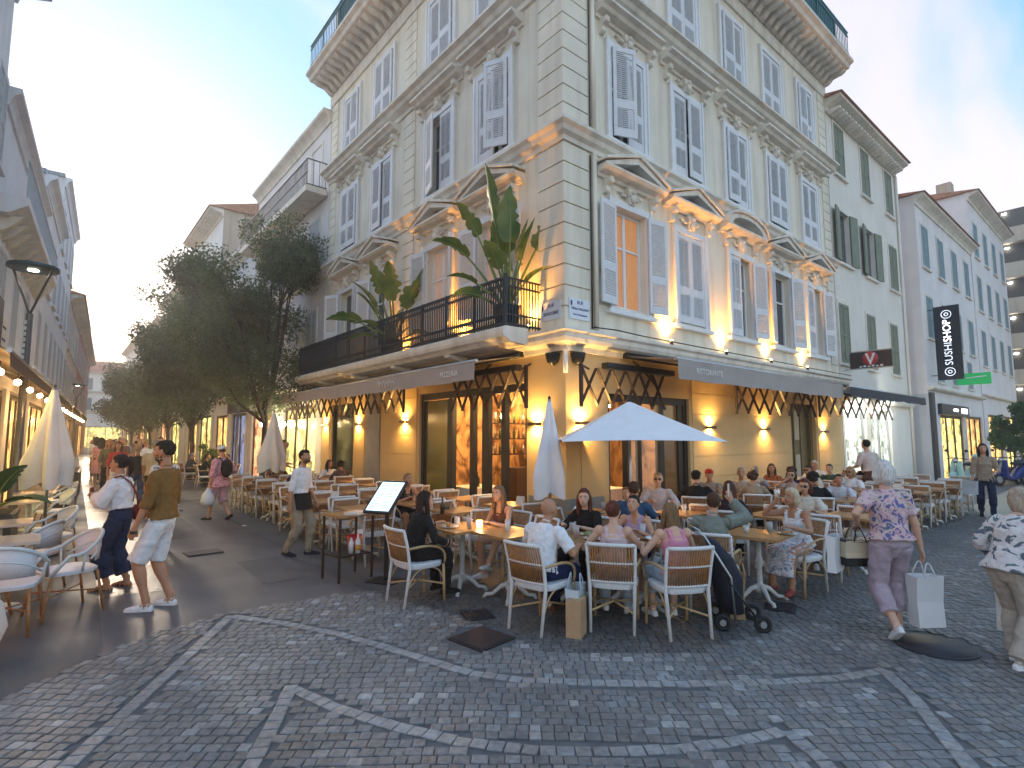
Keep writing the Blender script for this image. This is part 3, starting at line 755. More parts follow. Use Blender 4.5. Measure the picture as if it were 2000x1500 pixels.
cloth_table('dining table in the left doorway of the restaurant', .75, 3.5, .8, .9)
cloth_table('dining table further inside the left doorway', 1.4, 1.7, .8, .8)
cloth_table('dining table inside the right doorway', 1.5, 1.2, .7, .7)
cloth_table('dining table behind the open parasol in the right doorway', 2.6, 1.5, .8, .7)
# bar with bottles at the back of the room
bar_ = thing('bar_counter', 'dark bar counter with bottle shelves deep inside the right doorway', 'bar', (3.2,4.2,.015))
MB().box(-.9,.3,-.25,.25,0,1.05).build('counter', M_brown, bar_)
for z in (1.35,1.75,2.15):
    MB().box(-1.0,.35,.5,.75,z,z+.03).build('shelf', M_brown, bar_)
    for i in range(8): MB().lathe([(.035,0),(.037,.16),(.014,.22),(.014,.28)], 8, (-.9+i*.16,.62,z+.031)).build('bottle', (M_steel, mat('green_bottle', (.03,.08,.03), rough=.15), mat('amber_bottle', (.25,.1,.02), rough=.15))[i % 3], bar_)
mb = MB().lathe([(.045,0),(.05,.1),(.045,.2),(.018,.24),(.016,.32)], 10, (.62,3.3,.76)); tag(mb.build('wine_bottle', mat('dark_bottle', (.015,.02,.012), rough=.1)), 'dark wine bottle on the white clothed table in the doorway', 'bottle')

# lattice scissor arms under the awnings
def lattice(label, side, s0, s1, z0, z1, n, d=.32):
    t = thing('scissor_arm', label, 'awning arm', (0,0,0), fr(side))
    st = (s1-s0)/n; X = lambda s: fx(side, s)
    for i in range(n):
        a, b = s0+i*st, s0+(i+1)*st
        MB().bar((X(a),-d,z0),(X(b),-d,z1),.018,.052,up=(0,1,0)).build('slat', M_brown, t)
        MB().bar((X(a),-d-.024,z1),(X(b),-d-.024,z0),.018,.052,up=(0,1,0)).build('slat', M_brown, t)
    MB().bar((X(s0),-d-.012,z0-.03),(X(s0),-d-.012,z1+.05),.05,.05).build('upright', M_brown, t)
    MB().bar((X(s0+.6*st),-d+.02,z1-.02),(X(s0+.6*st),-.02,z1+.12),.03,.03).build('bracket', M_brown, t)
    MB().bar((X(s1-.5*st),-d+.02,z1-.2),(X(s1-.5*st),-.02,z1+.12),.03,.03).build('bracket', M_brown, t)
lattice('dark folding lattice arm right of the corner, above the open parasol', 'R', .02, 2.3, 2.35, 2.98, 6)
lattice('dark folding lattice arm under the long right awning', 'R', 5.0, 9.2, 2.36, 3.0, 8)
lattice('dark folding lattice arm in front of the bright shop window', 'R', 9.5, 15.6, 2.40, 3.05, 9)
lattice('dark folding lattice arm left of the corner, over the restaurant doors', 'L', .62, 2.9, 2.35, 3.02, 6)
lattice('dark folding lattice arm under the left awning lettering', 'L', 4.9, 8.3, 2.42, 3.05, 8)
lattice('dark folding lattice arm at the far end of the left front', 'L', 8.6, 12.8, 2.42, 3.0, 9)

# awnings
M_awn = mat('taupe_awning', (.40,.345,.32), rough=.85, var=.08, vscale=3, bump=.15, bscale=200)
M_awd = mat('dark_awning', (.05,.05,.06), rough=.85)
M_letter = mat('pale_lettering', (.84,.82,.80), rough=.7)
def awning(label, side, s0, s1, d, zf, zw, drop, m, words=(), sag=.0):
    t = thing('awning', label, 'awning', (0,0,0), fr(side))
    X = lambda s: fx(side, s); n = 14; mb = MB(); vs = []
    for i in range(n+1):
        s = s0+(s1-s0)*i/n; k = sag*math.sin(i*2.3)
        vs += [(X(s),-.12,zw),(X(s),-d,zf+k*.4),(X(s),-d-.01,zf-drop+k)]
    mb.add(vs, [(i*3+j,(i+1)*3+j,(i+1)*3+j+1,i*3+j+1) for i in range(n) for j in range(2)])
    o = mb.build('fabric', m, t, fix=False)
    sm = o.modifiers.new('thick','SOLIDIFY'); sm.thickness = .006
    MB().tube([(X(s0-.04),-d+.02,zf+.015),(X(s1+.04),-d+.02,zf+.015)], .028, 8).build('front_bar', M_steel, t)
    MB().tube([(X(s0-.02),-.1,zw+.02),(X(s1+.02),-.1,zw+.02)], .06, 10).build('roller', M_black, t)
    for s in (s0+.25*(s1-s0), s0+.8*(s1-s0)):
        MB().bar((X(s),-.1,zw-.1),(X(s+.25),-d*.55,zf-.09),.03,.05).bar((X(s+.25),-d*.55,zf-.09),(X(s),-d+.04,zf-.03),.03,.05).build('folding_arm', M_black, t)
    for body, s, size, sh in words:
        text('lettering', body, size, M_letter, t, (X(s),-d-.022,zf-drop*.5), (HALF,0,0), shear=sh)
    return t
def script_squiggle():
    # pale brush-script wordmark in the middle of the left awning: unreadable in the photograph, so only its strokes
    t = bpy.data.objects['awning']; mb = MB(); pts = []
    for i in range(90):
        f = i/89; a = f*11*PI
        pts.append((-4.5+.72*f+.03*math.sin(a), -1.178, 2.945+(.032+.028*math.sin(f*9+1)**2)*math.cos(a)))
    mb.tube(pts, .0075, 4); mb.tube([(-4.52,-1.178,2.90),(-4.50,-1.178,3.04),(-4.40,-1.178,2.97),(-4.47,-1.178,2.91)], .009, 4)
    mb.build('lettering', M_letter, t)
awning('taupe awning over the left restaurant doors with pale lettering', 'L', 1.0, 7.5, 1.15, 3.10, 3.30, .31, M_awn, (('PIZZERIA', 1.75, .14, 0),), .010)
script_squiggle()
awning('taupe awning over the far end of the left front', 'L', 7.65, 12.6, 1.05, 3.12, 3.32, .27, M_awn, (), .01)
awning('long taupe awning lettered RISTORANTE on the right front', 'R', 1.45, 8.7, 1.2, 3.14, 3.30, .34, M_awn, (('RISTORANTE', 2.42, .15, 0),), .012)
awning('sagging dark awning at the far end of the right front', 'R', 8.75, 15.4, 1.35, 3.08, 3.32, .22, M_awd, (), .02)
# heater bars on the right front under the ledge
for label, s, sd in (('black infrared heater bar high on the right front', .75, 'R'), ('black infrared heater bar high on the left front', .95, 'L')):
    t = thing('heater_bar', label, 'heater', (0,0,0), fr(sd)); X = lambda s: fx(sd, s); a, b = sorted((X(s), X(s+2.0)))
    MB().box(a, b, -.28, -.14, 3.02, 3.12).build('body', M_black, t)
    MB().bar(((a+b)/2,-.2,3.12),((a+b)/2,-.05,3.25),.03,.03).build('bracket', M_black, t)

# wall lamps: up-and-down light from a narrow metal band
M_glow = emis('lamp_glow', (1,.66,.2), 30)
def sconce(label, side, s, z, e=17):
    t = thing('wall_lamp', label, 'wall lamp', fpos(side, s, 0, z), fr(side), 'up-and-down wall lamps')
    mb = MB(); mb.box(-.12,.12,-.13,-.122,-.028,.028).box(-.12,-.112,-.122,-.018,-.028,.028).box(.112,.12,-.122,-.018,-.028,.028)
    mb.build('shade', mat('bronze_lamp', (.08,.05,.03), rough=.4, metal=.6), t)
    MB().box(-.05,.05,-.075,-.06,-.010,.010).build('bulb', M_glow, t)
    lamp('light', 'SPOT', (0,-.085,.02), e, (1,.60,.17), t, .03, 155, (0,.25,1), .8)
    lamp('light', 'SPOT', (0,-.085,-.02), e*.8, (1,.60,.17), t, .03, 155, (0,.25,-1), .8)
sconce('lit wall lamp on the right front, first from the corner', 'R', .32, 2.07)
sconce('lit wall lamp on the right front, just right of the doorway', 'R', 4.38, 2.04)
sconce('lit wall lamp in the middle of the right front', 'R', 6.88, 2.02)
sconce('lit wall lamp between the brown door and the bright shop', 'R', 10.5, 1.98)
sconce('lit wall lamp on the left front, first from the corner', 'L', .70, 2.06)
sconce('lit wall lamp left of the left restaurant doors', 'L', 5.38, 2.19)
sconce('lit wall lamp between the grey pilaster and the dark window', 'L', 8.0, 2.18)
sconce('lit wall lamp left of the dark window', 'L', 10.38, 2.2)
def uplight(label, side, s, d, z, e, ang=58):
    t = thing('uplight', label, 'spotlight', fpos(side, s, d, z), fr(side), 'spotlights washing the facade')
    MB().tube([(0,0,0),(0,.01,.09)], .032, 10).build('housing', M_black, t)
    MB().tube([(0,.011,.091),(0,.012,.097)], .026, 10).build('lens', M_glow, t)
    lamp('light', 'SPOT', (0,.02,.13), e, (1,.42,.065), t, .02, ang, (0,.20,1), 1.0)
for i, (s, nm) in enumerate(((2.86,'first'),(4.98,'second'),(7.15,'third'),(9.3,'fourth'))):
    uplight('small lit spotlight on the right ledge, %s from the corner' % nm, 'R', s, .16, 3.66, 50, 116)
for s, nm in ((.75,'behind the large banana plant'),(2.95,'behind the middle of the balcony railing'),(5.4,'behind the small banana plant')):
    uplight('lit spotlight on the balcony floor '+nm, 'L', s, .17, 3.70, 46, 116)

# ------------------------------------------------------------------ balcony on the left front
BAL = thing('balcony', 'long balcony with dark ornate railing on the left front', 'balcony')
by0, by1, bd = .52, 10.7, .92
pr = [(.0,3.40),(bd-.16,3.42),(bd-.10,3.47),(bd-.02,3.50),(bd,3.56),(bd,3.64),(bd-.06,3.68),(.04,3.68)]
n = len(pr); vs = []
for y in (by0, by1):
    for d, z in pr: vs.append((-max(d, .365) if d < .3 else -d, y, z))
MB().add(vs, [tuple(range(n)), tuple(reversed(range(n,2*n)))]+[(i,(i+1)%n,(i+1)%n+n,i+n) for i in range(n)]).build('slab', M_trim, BAL)
railing('railing', 'L', by0+.06, by1-.05, bd-.1, 3.68, 4.52, M_iron, .066, BAL)
for z in (3.73, 3.9, 4.38, 4.52): r2 = MB().bar((-bd+.12, by0+.06, z), (-.03, by0+.06, z), .03, .03).build('side_rail', M_iron, BAL)
mb = MB(); x = -bd+.18
while x < -.05: mb.bar((x, by0+.06, 3.68), (x, by0+.06, 4.52), .018, .018); x += .066
tag(mb.build('balusters', M_iron, r2), kind='stuff')
MB().bar((-bd+.1, by0+.06, 3.68), (-bd+.1, by0+.06, 4.58), .05, .05).build('corner_post', M_iron, BAL)
for y in (2.4, 4.6, 6.8, 9.0):
    MB().prism([(-.36,3.39),(-.80,3.41),(-.78,3.36),(-.55,3.30),(-.37,3.29)], -y-.09, -y+.09).build('bracket', M_trim, BAL, rz=-HALF)

# street name plates
M_plate = mat('white_enamel', (.72,.75,.82), rough=.3)
M_navy = mat('navy_lettering', (.03,.05,.18), rough=.5)
def plate(label, side, s0, s1, z0, z1, lines):
    t = thing('street_sign', label, 'street sign', (0,0,0), fr(side)); a, b = sorted((fx(side,s0), fx(side,s1)))
    MB().box(a, b, -.048, -.03, z0, z1).build('plate', M_plate, t)
    MB().plate([(a+.03,z1-.05),(a+.07,z1-.05),(a+.07,z1-.12),(a+.05,z1-.145),(a+.03,z1-.12)], -.053, -.049).build('crest', M_navy, t)
    for body, z, size, sx in lines: text('lettering', body, size, M_navy, t, ((a+b)/2+.015, -.051, z), (HALF,0,0), sx=sx)
plate('white enamel street plate on the left face of the corner', 'L', .06, .55, 3.84, 4.16, (('RUE', 4.09, .085, 1), ('ROUGUIERE', 3.95, .085, .78)))
plate('white enamel street plate on the right face of the corner', 'R', .06, .56, 3.84, 4.20, (('RUE', 4.13, .085, 1), ('Hélène VAGLIANO', 4.02, .062, .84), ('Rue de Chateaudun', 3.92, .045, .95)))
# ------------------------------------------------------------------ neighbouring houses
def tint(base, name): return wallmat(name, base)
def simple_shutter(w, h, sgn, m):
    mb = MB(); a, b = sorted((0, sgn*w)); mb.box(a, b, -.018, .012, 0, h)
    st = .05
    x0, x1 = sorted((sgn*st, sgn*(w-st)))
    n = 14
    for i in range(n):
        z = .1+(h-.2)*i/n; mb.add([(x0,-.019,z),(x1,-.019,z),(x1,-.032,z+(h-.2)/n*.72),(x0,-.032,z+(h-.2)/n*.72)], [(0,1,2,3)])
    for p, q, c, d in ((0,st,0,h),(w-st,w,0,h)):
        u, v_ = sorted((sgn*p, sgn*q)); mb.box(u, v_, -.036, -.0185, c, d)
    for c, d in ((0,.1),(h*.45,h*.45+.07),(h-.1,h)): mb.box(x0, x1, -.036, -.0186, c, d)
    return mb.mesh('shutter', m)
def house(name, label, loc, rz, L_, H, wins, wm, sm, gf=(), depth=8, roofm=None, eave=.5, frame=M_trim, roof='flat', bands=(), state=None, side_walls=True, sills=True, cat='building'):
    """wins: (x, z, w, h) openings; gf: (x0, x1, z0, z1) ground-floor openings; local -y faces the street"""
    B = thing(name, label, cat, loc, rz)
    ops = [(x-w/2, x+w/2, z, z+h) for x, z, w, h in wins]+list(gf)
    wall(MB(), 0, L_, 0, H, ops, depth=.16).build('wall', wm, B, fix=False)
    if side_walls:
        MB().add([(0,0,0),(0,depth,0),(0,depth,H),(0,0,H)], [(0,1,2,3)]).build('side_wall', wm, B, fix=False)
        MB().add([(L_,0,0),(L_,depth,0),(L_,depth,H),(L_,0,H)], [(0,1,2,3)]).build('side_wall', wm, B, fix=False)
    MB().add([(0,.4,0),(L_,.4,0),(L_,.4,H),(0,.4,H)], [(0,1,2,3)]).build('inner_wall', M_dark, B, fix=False)
    MB().prism([(-.001,H-.42),(-.05,H-.42),(-.08,H-.3),(-eave*.5,H-.2),(-eave,H-.1),(-eave,H),(-.001,H+.0)], -.05, L_+.05).build('cornice', frame, B)
    if roof == 'flat': MB().box(-.1, L_+.1, -.002, depth, H+.001, H+.15).build('roof', roofm or M_lead, B)
    else:
        MB().prism([(-eave-.08,H+.005),(depth*.5,H+roof),(depth,H+.005)], -.15, L_+.15).build('roof', roofm or M_tile, B)
    for z, p in bands: MB().prism([(-.001,z),(-p*.6,z),(-p,z+.06),(-p,z+.12),(-.001,z+.16)], 0, L_).build('string_course', frame, B)
    for i, (x, z, w, h) in enumerate(wins):
        k = ('sw', round(w,2), round(h,2), frame.name)
        if k not in SH:
            mb = MB(); jw = .09
            mb.box(-w/2-jw,-w/2,-.03,-.001,-.02,h+jw).box(w/2,w/2+jw,-.03,-.001,-.02,h+jw).box(-w/2,w/2,-.03,-.001,h,h+jw).box(-w/2-jw-.05,w/2+jw+.05,-.09,-.0012,-.1,-.021)
            SH[k] = mb.mesh('window', frame)
        o = link('window', SH[k], B, (x,0,z))
        k2 = ('pane', round(w,2), round(h,2))
        if k2 not in SH: SH[k2] = MB().box(-w/2,w/2,.12,.125,0,h).mesh('pane', M_glass)
        link('pane', SH[k2], o)
        st = state(i) if state else (0,0)
        if st is not None:
            k3 = ('ss', round(w,2), round(h,2), sm.name)
            if k3 not in SH: SH[k3] = (simple_shutter(w/2-.003, h-.01, 1, sm), simple_shutter(w/2-.003, h-.01, -1, sm))
            for me, s, a in ((SH[k3][0],-1,st[0]),(SH[k3][1],1,st[1])):
                link('shutter', me, o, (s*(w/2-.002), -.0 if abs(a) < 2 else -.07, .005), rad(-a if s < 0 else a))
    return B
def shopfront(B, x0, x1, z0, z1, m, frame=M_black, posts=2, y=.13):
    mb = MB().box(x0, x1, y-.05, y+.0, z1-.12, z1-.001)
    for i in range(posts+1):
        x = x0+(x1-x0)*i/posts; a = min(max(x-.04, x0+.001), x1-.081); mb.box(a, a+.08, y-.052, y+.001, max(z0,0), z1-.121)
    f = mb.build('shopfront', frame, B)
    MB().box(x0, x1, y+.01, y+.016, max(z0,0), z1).build('pane', m, f)
def shopglow(name, c1, c2, s, scale=3):
    m = mat(name, (.1,.1,.1), rough=.2, spec=.6)
    nt = m.node_tree; N = nt.nodes; Lk = nt.links; b = N['Principled BSDF']
    geo = N.new('ShaderNodeNewGeometry'); nz = N.new('ShaderNodeTexVoronoi'); nz.inputs['Scale'].default_value = scale
    Lk.new(geo.outputs['Position'], nz.inputs['Vector'])
    n2 = N.new('ShaderNodeTexNoise'); n2.inputs['Scale'].default_value = scale*2.2; n2.inputs['Detail'].default_value = 5; Lk.new(geo.outputs['Position'], n2.inputs['Vector'])
    mx = N.new('ShaderNodeMixRGB'); mx.inputs[0].default_value = .55; Lk.new(nz.outputs['Color'], mx.inputs[1]); Lk.new(n2.outputs[0], mx.inputs[2])
    bw = N.new('ShaderNodeRGBToBW'); Lk.new(mx.outputs[0], bw.inputs[0])
    rp = N.new('ShaderNodeValToRGB'); e = rp.color_ramp.elements; e[0].position = .32; e[0].color = (*c1,1); e[1].position = .62; e[1].color = (*c2,1)
    Lk.new(bw.outputs[0], rp.inputs[0]); Lk.new(rp.outputs[0], b.inputs['Emission Color']); b.inputs['Emission Strength'].default_value = s
    return m
G_warm = shopglow('warm_shop_interior', (.16,.05,.01), (1,.55,.16), .34)
G_cool = shopglow('bright_shop_interior', (.10,.16,.10), (.95,1,.88), .2, 4)
G_yel = shopglow('yellow_shop_interior', (.10,.07,.01), (1,.78,.25), .34)
G_pink = shopglow('amber_shop_interior', (.2,.04,.02), (1,.5,.22), .34)
M_gsh = mat('olive_shutters', (.21,.23,.165), rough=.7, var=.15, vscale=5)
M_bsh = mat('blue_grey_shutters', (.22,.31,.36), rough=.7, var=.15, vscale=5)
M_wsh = mat('pale_shutters', (.50,.53,.56), rough=.7, var=.12, vscale=5)
W_white = wallmat('white_render', (.82,.765,.69), streak=.025); W_pinkw = wallmat('pinkish_white_render', (.82,.775,.775), streak=.03)
W_tan = wallmat('tan_render', (.52,.42,.33)); W_greyw = wallmat('grey_white_render', (.84,.83,.85), streak=.04); W_peach = wallmat('peach_render', (.66,.50,.40))
# white house with olive shutters, next along the right front
gw = []
for x in (1.0, 3.45, 6.05):
    gw += [(x,10.45,.85,1.75)]
for x in (1.0, 3.45, 6.05): gw += [(x,7.45,.95,1.75)]
for x in (.55, 3.05, 5.55): gw += [(x,4.15,.85,1.9)]
HG = house('white_house', 'plain white house with olive green shutters beside the corner building', (12.07,0,0), 0, 7.0, 12.75, gw, W_white, M_gsh, gf=[(.15,2.05,-1,2.75),(2.45,4.6,-1,2.75)], eave=.5, frame=M_trim, roof=.9,
           state=lambda i: (171,172) if i in (3,4) else (0,0))
shopfront(HG, .15, 2.05, 0, 2.75, G_cool, M_steel, 1); shopfront(HG, 2.45, 4.6, 0, 2.75, G_cool, M_steel, 2)
md = MB().prism([(-.40,12.36),(-.40,12.44),(-.05,12.44),(-.05,12.28)], -.06, .06).mesh('modillion', M_trim)
x = .2
while x < 6.9: link('modillion', md, HG, (x,0,0)); x += .28
MB().tube([(6.94,-.06,.0),(6.94,-.06,12.3)], .05, 8).build('downpipe', W_white, HG)
MB().prism([(-.001,2.95),(-.16,2.95),(-.22,3.05),(-.001,3.12)], 0, 7.0).build('shop_ledge', M_trim, HG)
lamp('shop_light', 'POINT', (13.2,-.35,2.6), 16, (.95,1,.9), size=.2); lamp('shop_light', 'POINT', (15.6,-.35,2.6), 16, (.95,1,.9), size=.2)
# hanging sign with the red V
SV = thing('hanging_sign', 'dark hanging sign with a white V in a red disc', 'shop sign', (12.0,-.1,0))
MB().box(.36,.39,-1.22,-.10,3.92,4.42).build('panel', mat('dark_sign_panel', (.03,.022,.026), rough=.4), SV)
MB().lathe([(.21,0),(.21,.006),(0,.006)], 28).build('disc', mat('sign_red', (.55,.05,.06), rough=.5), SV).matrix_world = Matrix.Translation((0,0,0))
d_ = [c for c in SV.children if c.name.startswith('disc')][0]; d_.matrix_world = Matrix.Identity(4); d_.location = (.354,-.66,4.20); d_.rotation_euler = (0,-HALF,0)
MB().add([(.345,-.52,4.36),(.345,-.59,4.36),(.345,-.66,4.14),(.345,-.73,4.36),(.345,-.80,4.36),(.345,-.66,3.99)], [(0,1,2,5),(2,3,4,5)]).build('letter_v', M_white, SV, fix=False)
for i in range(6): MB().box(.347,.355,-.98+i*.11,-.91+i*.11,3.945,4.0-.02*(i % 2)).build('blurred_letter', M_letter, SV)
MB().bar((.375,0.08,4.44),(.375,-1.25,4.44),.025,.025).bar((.375,.08,3.90),(.375,-1.25,3.90),.025,.025).build('bracket', M_steel, SV)
# house with blue shutters and the tall black sign
bw_ = []
for z, h in ((8.9,1.8),(5.9,1.75)):
    for x in (1.1,3.6,6.1,8.6): bw_.append((x,z,1.0,h))
for x in (2.2,4.6,7.6): bw_.append((x,4.25-.1,.9,1.3))
HS = house('blue_shuttered_house', 'pinkish white house with blue shutters and a tall black shop sign', (20.2,-.35,0), 0, 10.0, 11.8, bw_, W_pinkw, M_bsh, gf=[(1.6,5.6,-1,2.75),(6.2,9.6,-1,2.8)], eave=.35, frame=M_trim, roof=.9, bands=((3.7,.22),), depth=10)
shopfront(HS, 1.6,5.6,0,2.75, G_yel, M_black, 3); shopfront(HS, 6.2,9.6,0,2.8, G_warm, M_black, 3)
MB().box(1.3,6.0,-.16,-.002,2.76,3.2).build('fascia', mat('navy_fascia', (.015,.02,.05), rough=.4), HS)
MB().box(3.2,3.9,-.17,-.161,2.93,3.03).build('lit_lettering', emis('white_neon', (.8,.9,1), 3), HS); MB().box(4.6,5.6,-.17,-.161,2.88,3.08).build('lit_lettering', emis('white_neon2', (.8,.9,1), 3), HS)
MB().box(.05,.55,-.1,-.002,0,3.6).build('dark_pilaster', mat('dark_pilaster', (.02,.02,.035), rough=.5), HS)
MB().box(-.004,-.001,.0,1.2,0,3.55).build('side_cladding', wallmat('pale_cladding', (.62,.63,.66)), HS)
SS = thing('vertical_sign', 'tall black vertical sign lettered SUSHI SHOP', 'shop sign', (20.9,-.45,0))
MB().box(-.05,.05,-.95,-.12,4.1,7.1).build('panel', mat('black_sign', (.012,.013,.025), rough=.35), SS)
MB().bar((0,0.1,7.0),(0,-.5,7.0),.03,.03).bar((0,.1,4.3),(0,-.5,4.3),.03,.03).build('bracket', M_black, SS)
M_sgw = emis('sign_white', (.9,.93,1), .75); M_sgg = emis('sign_grey', (.55,.6,.7), .35)
def sign_text(body, z, size, m, al='LEFT'):
    o = text('lettering', body, size, m, SS, (-.056,-.535,z), (0,0,0), align=al); 
    o.matrix_basis = Matrix.Translation((-.058,-.535,z)) @ Matrix(((0,0,-1,0),(0,1,0,0),(1,0,0,0),(0,0,0,1))) @ Matrix.Identity(4)
    return o
sign_text('SUSHI', 4.68, .36, M_sgg); sign_text('SHOP', 5.62, .36, M_sgw)
for z in (4.42, 6.75):
    rg = MB()
    for r, w in ((.16,.026),(.06,.03)): rg.tube([(-.058,-.535+r*math.cos(k*PI/10),z+r*math.sin(k*PI/10)) for k in range(21)], w*.6, 4)
    rg.build('ring_emblem', M_sgg, SS)
GS_ = thing('green_sign', 'flat green sign projecting over the far shops', 'shop sign', (24.2,-.45,0))
MB().box(-.04,.04,-1.25,-.1,4.1,4.6).build('panel', mat('green_sign_paint', (.01,.22,.06), rough=.4, emit=(.01,.3,.08), estr=.12), GS_)
MB().tube([(-.05,-.4,4.38),(-.05,-.8,4.42),(-.05,-1.1,4.44)], .03, 5).build('swoosh', M_white, GS_)
MB().bar((0,.1,4.7),(0,-.3,4.7),.04,.04).build('bracket', M_black, GS_)
# taller house behind it
fw = [(x,z,1.0,1.9) for z in (11.6,8.6,5.6) for x in (1.4,3.9,6.4,8.9)]
HF = house('far_right_house', 'taller pale house with blue shutters at the end of the right row', (30.4,-.35,0), 0, 10.2, 14.9, fw, W_pinkw, M_bsh, gf=[(1,4.6,-1,3),(5.4,9,-1,3)], eave=.5, frame=M_trim, roof=1.0, bands=((3.9,.2),), depth=10)
shopfront(HF,1,4.6,0,3,G_warm); shopfront(HF,5.4,9,0,3,G_yel)
MB().box(2.2,2.9,1.0,1.7,15.0,16.6).build('chimney', W_tan, HF)
# multi-storey car park at the far end
PK = thing('car_park', 'concrete multi-storey car park with dark open decks', 'car park', (46,-12,0))
for i in range(6):
    MB().box(0,10,0,14,2.9+i*2.6,4.0+i*2.6).build('parapet', wallmat('concrete', (.55,.5,.42)), PK)
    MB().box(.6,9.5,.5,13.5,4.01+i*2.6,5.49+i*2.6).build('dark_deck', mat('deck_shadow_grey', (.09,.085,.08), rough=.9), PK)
    MB().ell((.45,12.2,5.2+i*2.6),(.04,.14,.05),8,6).build('deck_light', emis('deck_white', (1,.95,.85), 8), PK)
for y in (.3,7,13.7): MB().box(.1,.5,y-.25,y+.25,0,2.89).build('column', wallmat('concrete', (.55,.5,.42)), PK)
shop_end = MB().box(.9,.95,.5,13.5,.1,2.8).build('ground_floor_glow', G_yel, PK)

# --- left street, right-hand row beyond the corner building (facing -X)
def left_row(name, label, y0, y1, H, wins, wm, sm, **k):
    return house(name, label, (0,y1,0), -HALF, y1-y0, H, wins, wm, sm, **k)
w2 = [(x,z,.95,1.85) for z in (4.2,7.4) for x in (1.2,3.3,5.4,7.2)]
H2 = left_row('pale_house', 'pale house with a long dark top-floor balcony next to the corner building', 10.8, 19.2, 12.7, w2, W_pinkw, M_wsh, gf=[(.4,3.2,-1,2.9),(4.6,7.9,-1,2.9)], eave=.3, roof='flat', bands=((3.4,.25),(7.0,.12)), depth=9)
shopfront(H2,.4,3.2,0,2.9,G_pink,M_brown,2); shopfront(H2,4.6,7.9,0,2.9,G_yel,M_brown,3)
MB().box(0,8.35,-.75,-.05,9.75,9.95).build('balcony_slab', M_trim, H2)
mb = MB()
for z in (10.0,10.4,10.85): mb.bar((.05,-.7,z),(8.3,-.7,z),.03,.03)
rl = mb.build('balcony_railing', M_iron, H2); mb = MB(); x = .05
while x < 8.3: mb.bar((x,-.7,9.95),(x,-.7,10.85),.016,.016); x += .12
x = 8.3
for y in (-.7,-.5,-.3,-.1): mb.bar((x,y,9.95),(x,y,10.85),.016,.016)
for z in (10.0,10.85): mb.bar((8.3,-.7,z),(8.3,-.05,z),.03,.03)
tag(mb.build('balusters', M_iron, rl), kind='stuff')
for x in (1.2,3.3,5.4,7.2): o = link('window', SH[('sw',.95,1.85,M_trim.name)], H2, (x,0,10.0)); link('pane', SH[('pane',.95,1.85)], o)
MB().box(2.0,2.5,1,1.5,12.9,14.0).build('chimney', W_peach, H2)
w3 = [(x,z,.95,1.9) for z in (4.4,7.6,10.6) for x in (1.3,3.6,5.9)]
H3 = left_row('tan_house', 'pale house with a bare tan side wall behind the trees', 26.3, 34.0, 14.4, w3, W_greyw, M_wsh, gf=[(.6,3.4,-1,3),(4.2,7.2,-1,3)], roof=1.6, depth=9, eave=.7)
shopfront(H3,.6,3.4,0,3,G_warm); shopfront(H3,4.2,7.2,0,3,G_yel)
MB().add([(7.706,0,0),(7.706,9,0),(7.706,9,14.4),(7.706,4.5,16.0),(7.706,0,14.4)], [(0,1,2,3,4)]).build('tan_side', W_tan, H3, fix=False)
H3b = left_row('navy_shop_house', 'low house with a dark navy shopfront behind the first tree', 19.3, 26.2, 10.6, [(x,z,.9,1.8) for z in (4.3,7.4) for x in (1.2,3.4,5.6)], W_greyw, M_wsh, gf=[(.5,3.1,-1,2.9),(3.9,6.4,-1,2.9)], roof='flat', eave=.4, bands=((3.6,.2),), depth=9, roofm=mat('blue_slate', (.10,.16,.24), rough=.6))
shopfront(H3b,.5,3.1,0,2.9,G_warm); shopfront(H3b,3.9,6.4,0,2.9,shopglow('navy_shop', (.006,.012,.05), (.10,.12,.20), .4))
MB().box(3.5,6.8,-.12,-.002,2.92,3.5).build('fascia', mat('navy_paint', (.02,.03,.09), rough=.4), H3b)
for nm, lb, a, b, h, wm, sh in (('distant_house','grey white house half hidden by the far trees',34.2,46,12.4,W_greyw,M_wsh),('distant_house','peach house far down the right side of the left street',46.2,60,11.6,W_peach,M_bsh),('distant_house','last white house on the right of the left street',60.2,78,12.2,W_white,M_wsh)):
    n_ = int((b-a)/2.4)
    Hx = left_row(nm, lb, a, b, h, [(1.4+i*2.35,z,1.0,1.9) for z in (4.2,7.3) for i in range(n_)], wm, sh, gf=[(.8,4.5,-1,3),(6,9.5,-1,3)], roof=1.4, depth=8)
    shopfront(Hx,.8,4.5,0,3,G_pink); shopfront(Hx,6,9.5,0,3,G_yel)

# --- left row (facing +X), slightly splayed
LTH = rad(86.5); LQ = Vector((-8.25,0,0)); LU = Vector((math.cos(LTH), math.sin(LTH), 0)); LO = Vector((math.sin(LTH), -math.cos(LTH), 0))
def lrow(name, label, s0, s1, H, wins, wm, sm, **k):
    p = LQ+LU*s0
    return house(name, label, tuple(p), LTH, s1-s0, H, wins, wm, sm, **k)
def lw(L_, zs, w=1.0, h=1.9, p=2.3): return [(1.2+i*p,z,w,h) for z in zs for i in range(int((L_-1.6)/p)+1)]
M_ltrim = wallmat('pale_grey_trim', (.82,.81,.83), streak=.05)
A0 = lrow('ornate_left_house', 'tall ornate house whose cornice overhangs the top left corner', -2, 8.9, 11.6, lw(10.9,(4.2,7.4)), W_greyw, M_wsh, gf=[(1,4.5,-1,3),(5.5,10,-1,3)], eave=.6, frame=M_ltrim, depth=9)
A1 = lrow('balcony_left_house', 'grey house with a deep bracketed balcony on the left of the street', 9.0, 17.0, 9.3, lw(8,(4.1,)), W_greyw, M_wsh, gf=[(.4,3.6,-1,3.05),(4.2,7.7,-1,3.05)], frame=M_ltrim, eave=.25, bands=((3.45,.3),), depth=9)
